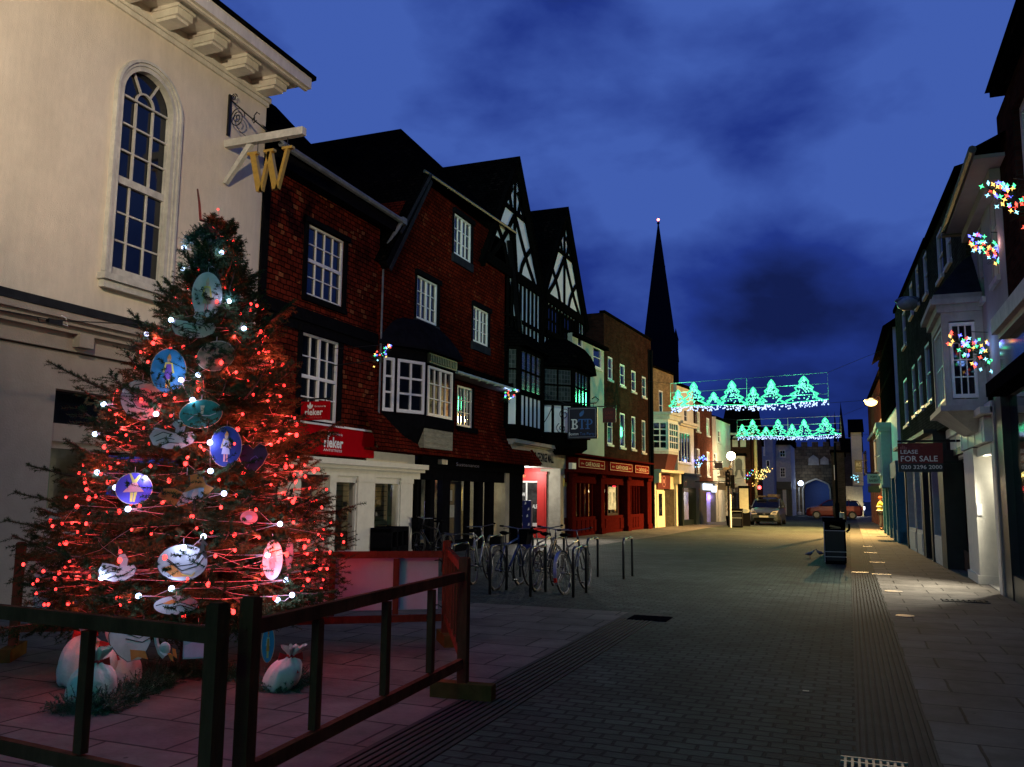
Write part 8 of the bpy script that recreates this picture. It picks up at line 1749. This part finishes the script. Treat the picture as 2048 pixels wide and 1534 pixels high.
P = PY(1501, 948, 60); wall_tree('small wall-mounted tree with green and blue bulbs beyond the crest house', P, (-7.2, P.y, P.z), .7, 16, .05, seed=4, e=6, lc=(.3, 1, .5))
P = PY(1522, 950, 63); wall_tree('wall-mounted tree densely covered in yellow bulbs', P, (-7.6, P.y, P.z), 1.3, 60, .06, [BC[3], emit('bulb_yellow', (1, .85, .3), 3)], seed=5, e=40, lc=(1, .75, .2))
P = PY(1944, 700, 16.9); wall_tree('small wall-mounted tree with blue, green and red star bulbs in front of the oriel window', P, (2.5, P.y, P.z), .74, 50, .045, seed=6, e=4, lc=(.2, .4, 1))
P = PY(1984, 500, 15.6); wall_tree('small wall-mounted tree with mixed star bulbs above the oriel roof', P, (2.55, P.y, P.z), .68, 50, .042, seed=7, e=3, lc=(.8, .4, .4))
P = PY(2030, 402, 13.2); wall_tree('small wall-mounted tree with mixed star bulbs at the top right edge', P, (2.45, P.y, P.z), .74, 54, .042, seed=8, e=3, lc=(.3, .4, 1))
P = PY(1710, 955, 66); wall_tree('tiny wall-mounted tree with pale blue bulbs beyond the brick house on the right', P, (1.0, P.y, P.z), .6, 14, .06, [BC[4]], seed=9, e=8)
# overhead cable with plug above the left shop
q = MB(F1); a = F1.fp(0, 620, 1.2); b_ = F1.fp(75, 634, 1.2); c_ = F1.fp(95, 641, 1.2); d_ = F1.fp(125, 641, 1.2); e_ = F1.fp(300, 650, 1.6)
q.tube([(a[0] - 1, 1.2, a[1] + .05), (a[0], 1.2, a[1]), (b_[0], 1.2, b_[1]), (c_[0], 1.2, c_[1] + .02), (d_[0], 1.2, d_[1]), (e_[0], 1.6, e_[1])], .008, 5); q.tube([(b_[0], 1.2, b_[1]), (b_[0] + .03, 1.2, b_[1] - .06), (c_[0], 1.2, c_[1] - .02)], .008, 5); q.box(c_[0], c_[0] + .2, 1.17, 1.23, c_[1] - .03, c_[1] + .03)
cbl = tag(q.build('power_cable', M['iron']), 'black power cable with a plug joint strung in front of the pale shop fascia', 'cable')
q = MB(F1); q.tube([(c_[0] + .2, 1.2, c_[1]), (c_[0] + .3, 1.2, c_[1] - .015), (d_[0] + .05, 1.2, d_[1] + .04), (d_[0] - .02, 1.2, d_[1] + .06)], .008, 5); q.build('cable_loop', M['letter_white'], cbl)
# ================================================================== LIGHT AND SKY
lamp('facade_floodlight', 'SPOT', (-4.6, 3.1, 7.3), 2300, (1, .78, .53), .12, rot=(-10.5, 12.6, 8.1), spot=math.radians(88), blend=.9)
lamp('gable_fill_light', 'SPOT', (1.7, 5.0, 6.6), 6500, (.62, 1, .84), .15, rot=(-10.4, 28.5, 9.4), spot=math.radians(32), blend=.8)  # unseen spot added to brighten the timber gables, no known source there
swan('street_lamp', 'unseen lamp added on the near right building to brighten the timber gables', Vector((1.7, 5, 6.95)), (2.4, 5, 7.0), emit('added_lamp_glow', (.75, 1, .9), 20))  # fixture added out of view for the gable fill, not a known street lamp
swan('street_lamp', 'warm floodlight on a bracket over the pavement behind the viewer', Vector((-4.5, 2.8, 7.5)), (-10.5, 2.8, 7.6), emit('warm_flood', (1, .8, .55), 20))
w = bpy.data.worlds.new('World'); SC.world = w; w.use_nodes = True; nt = w.node_tree; nt.nodes.clear(); L = nt.links
out = nt.nodes.new('ShaderNodeOutputWorld'); bg = nt.nodes.new('ShaderNodeBackground')
sky = nt.nodes.new('ShaderNodeTexSky'); sky.sky_type = 'NISHITA'; sky.sun_disc = False; sky.sun_elevation = math.radians(-3); sky.sun_rotation = math.radians(200)
tc = nt.nodes.new('ShaderNodeTexCoord'); mp = nt.nodes.new('ShaderNodeMapping'); mp.inputs['Scale'].default_value = (1, 1, 1.9); mp.inputs['Rotation'].default_value = (0, .12, .5); L.new(tc.outputs['Generated'], mp.inputs[0])
n1 = nd(nt, 'ShaderNodeTexNoise', Scale=3.6, Detail=8., Roughness=.5, Distortion=.12); L.new(mp.outputs[0], n1.inputs['Vector'])
n2 = nd(nt, 'ShaderNodeTexNoise', Scale=.9, Detail=3., Roughness=.5); L.new(mp.outputs[0], n2.inputs['Vector'])
sx = nt.nodes.new('ShaderNodeSeparateXYZ'); L.new(tc.outputs['Generated'], sx.inputs[0])
mr = nt.nodes.new('ShaderNodeMapRange'); L.new(sx.outputs['Z'], mr.inputs[0]); mr.inputs[1].default_value = 0; mr.inputs[2].default_value = .45; mr.inputs[3].default_value = -.2; mr.inputs[4].default_value = .14
a1 = nt.nodes.new('ShaderNodeMath'); a1.operation = 'ADD'; L.new(n1.outputs['Fac'], a1.inputs[0]); L.new(mr.outputs[0], a1.inputs[1])
a2 = nt.nodes.new('ShaderNodeMath'); a2.operation = 'MULTIPLY_ADD'; L.new(n2.outputs['Fac'], a2.inputs[0]); a2.inputs[1].default_value = .55; L.new(a1.outputs[0], a2.inputs[2])
cr = nt.nodes.new('ShaderNodeValToRGB'); L.new(a2.outputs[0], cr.inputs[0]); el = cr.color_ramp.elements
el[0].position = .57; el[0].color = (.005, .012, .075, 1); el[1].position = .93; el[1].color = (.050, .108, .42, 1); e2 = el.new(.75); e2.color = (.014, .036, .235, 1)
mx = nt.nodes.new('ShaderNodeMixRGB'); mx.blend_type = 'ADD'; mx.inputs[0].default_value = .02; L.new(cr.outputs[0], mx.inputs[1]); L.new(sky.outputs[0], mx.inputs[2])
L.new(mx.outputs[0], bg.inputs[0]); bg.inputs[1].default_value = 1.0; L.new(bg.outputs[0], out.inputs[0])
SC.view_settings.view_transform = 'Standard'; SC.view_settings.look = 'None'; SC.view_settings.exposure = 0; SC.view_settings.gamma = 1
SC.render.engine = 'CYCLES'; SC.cycles.sample_clamp_indirect = 2.0; SC.cycles.max_bounces = 6; SC.cycles.transparent_max_bounces = 8
for o in bpy.data.objects:
    if 'label' in o and len(o['label'].split()) > 16: print('LONG', o.name, '|', o['label'])
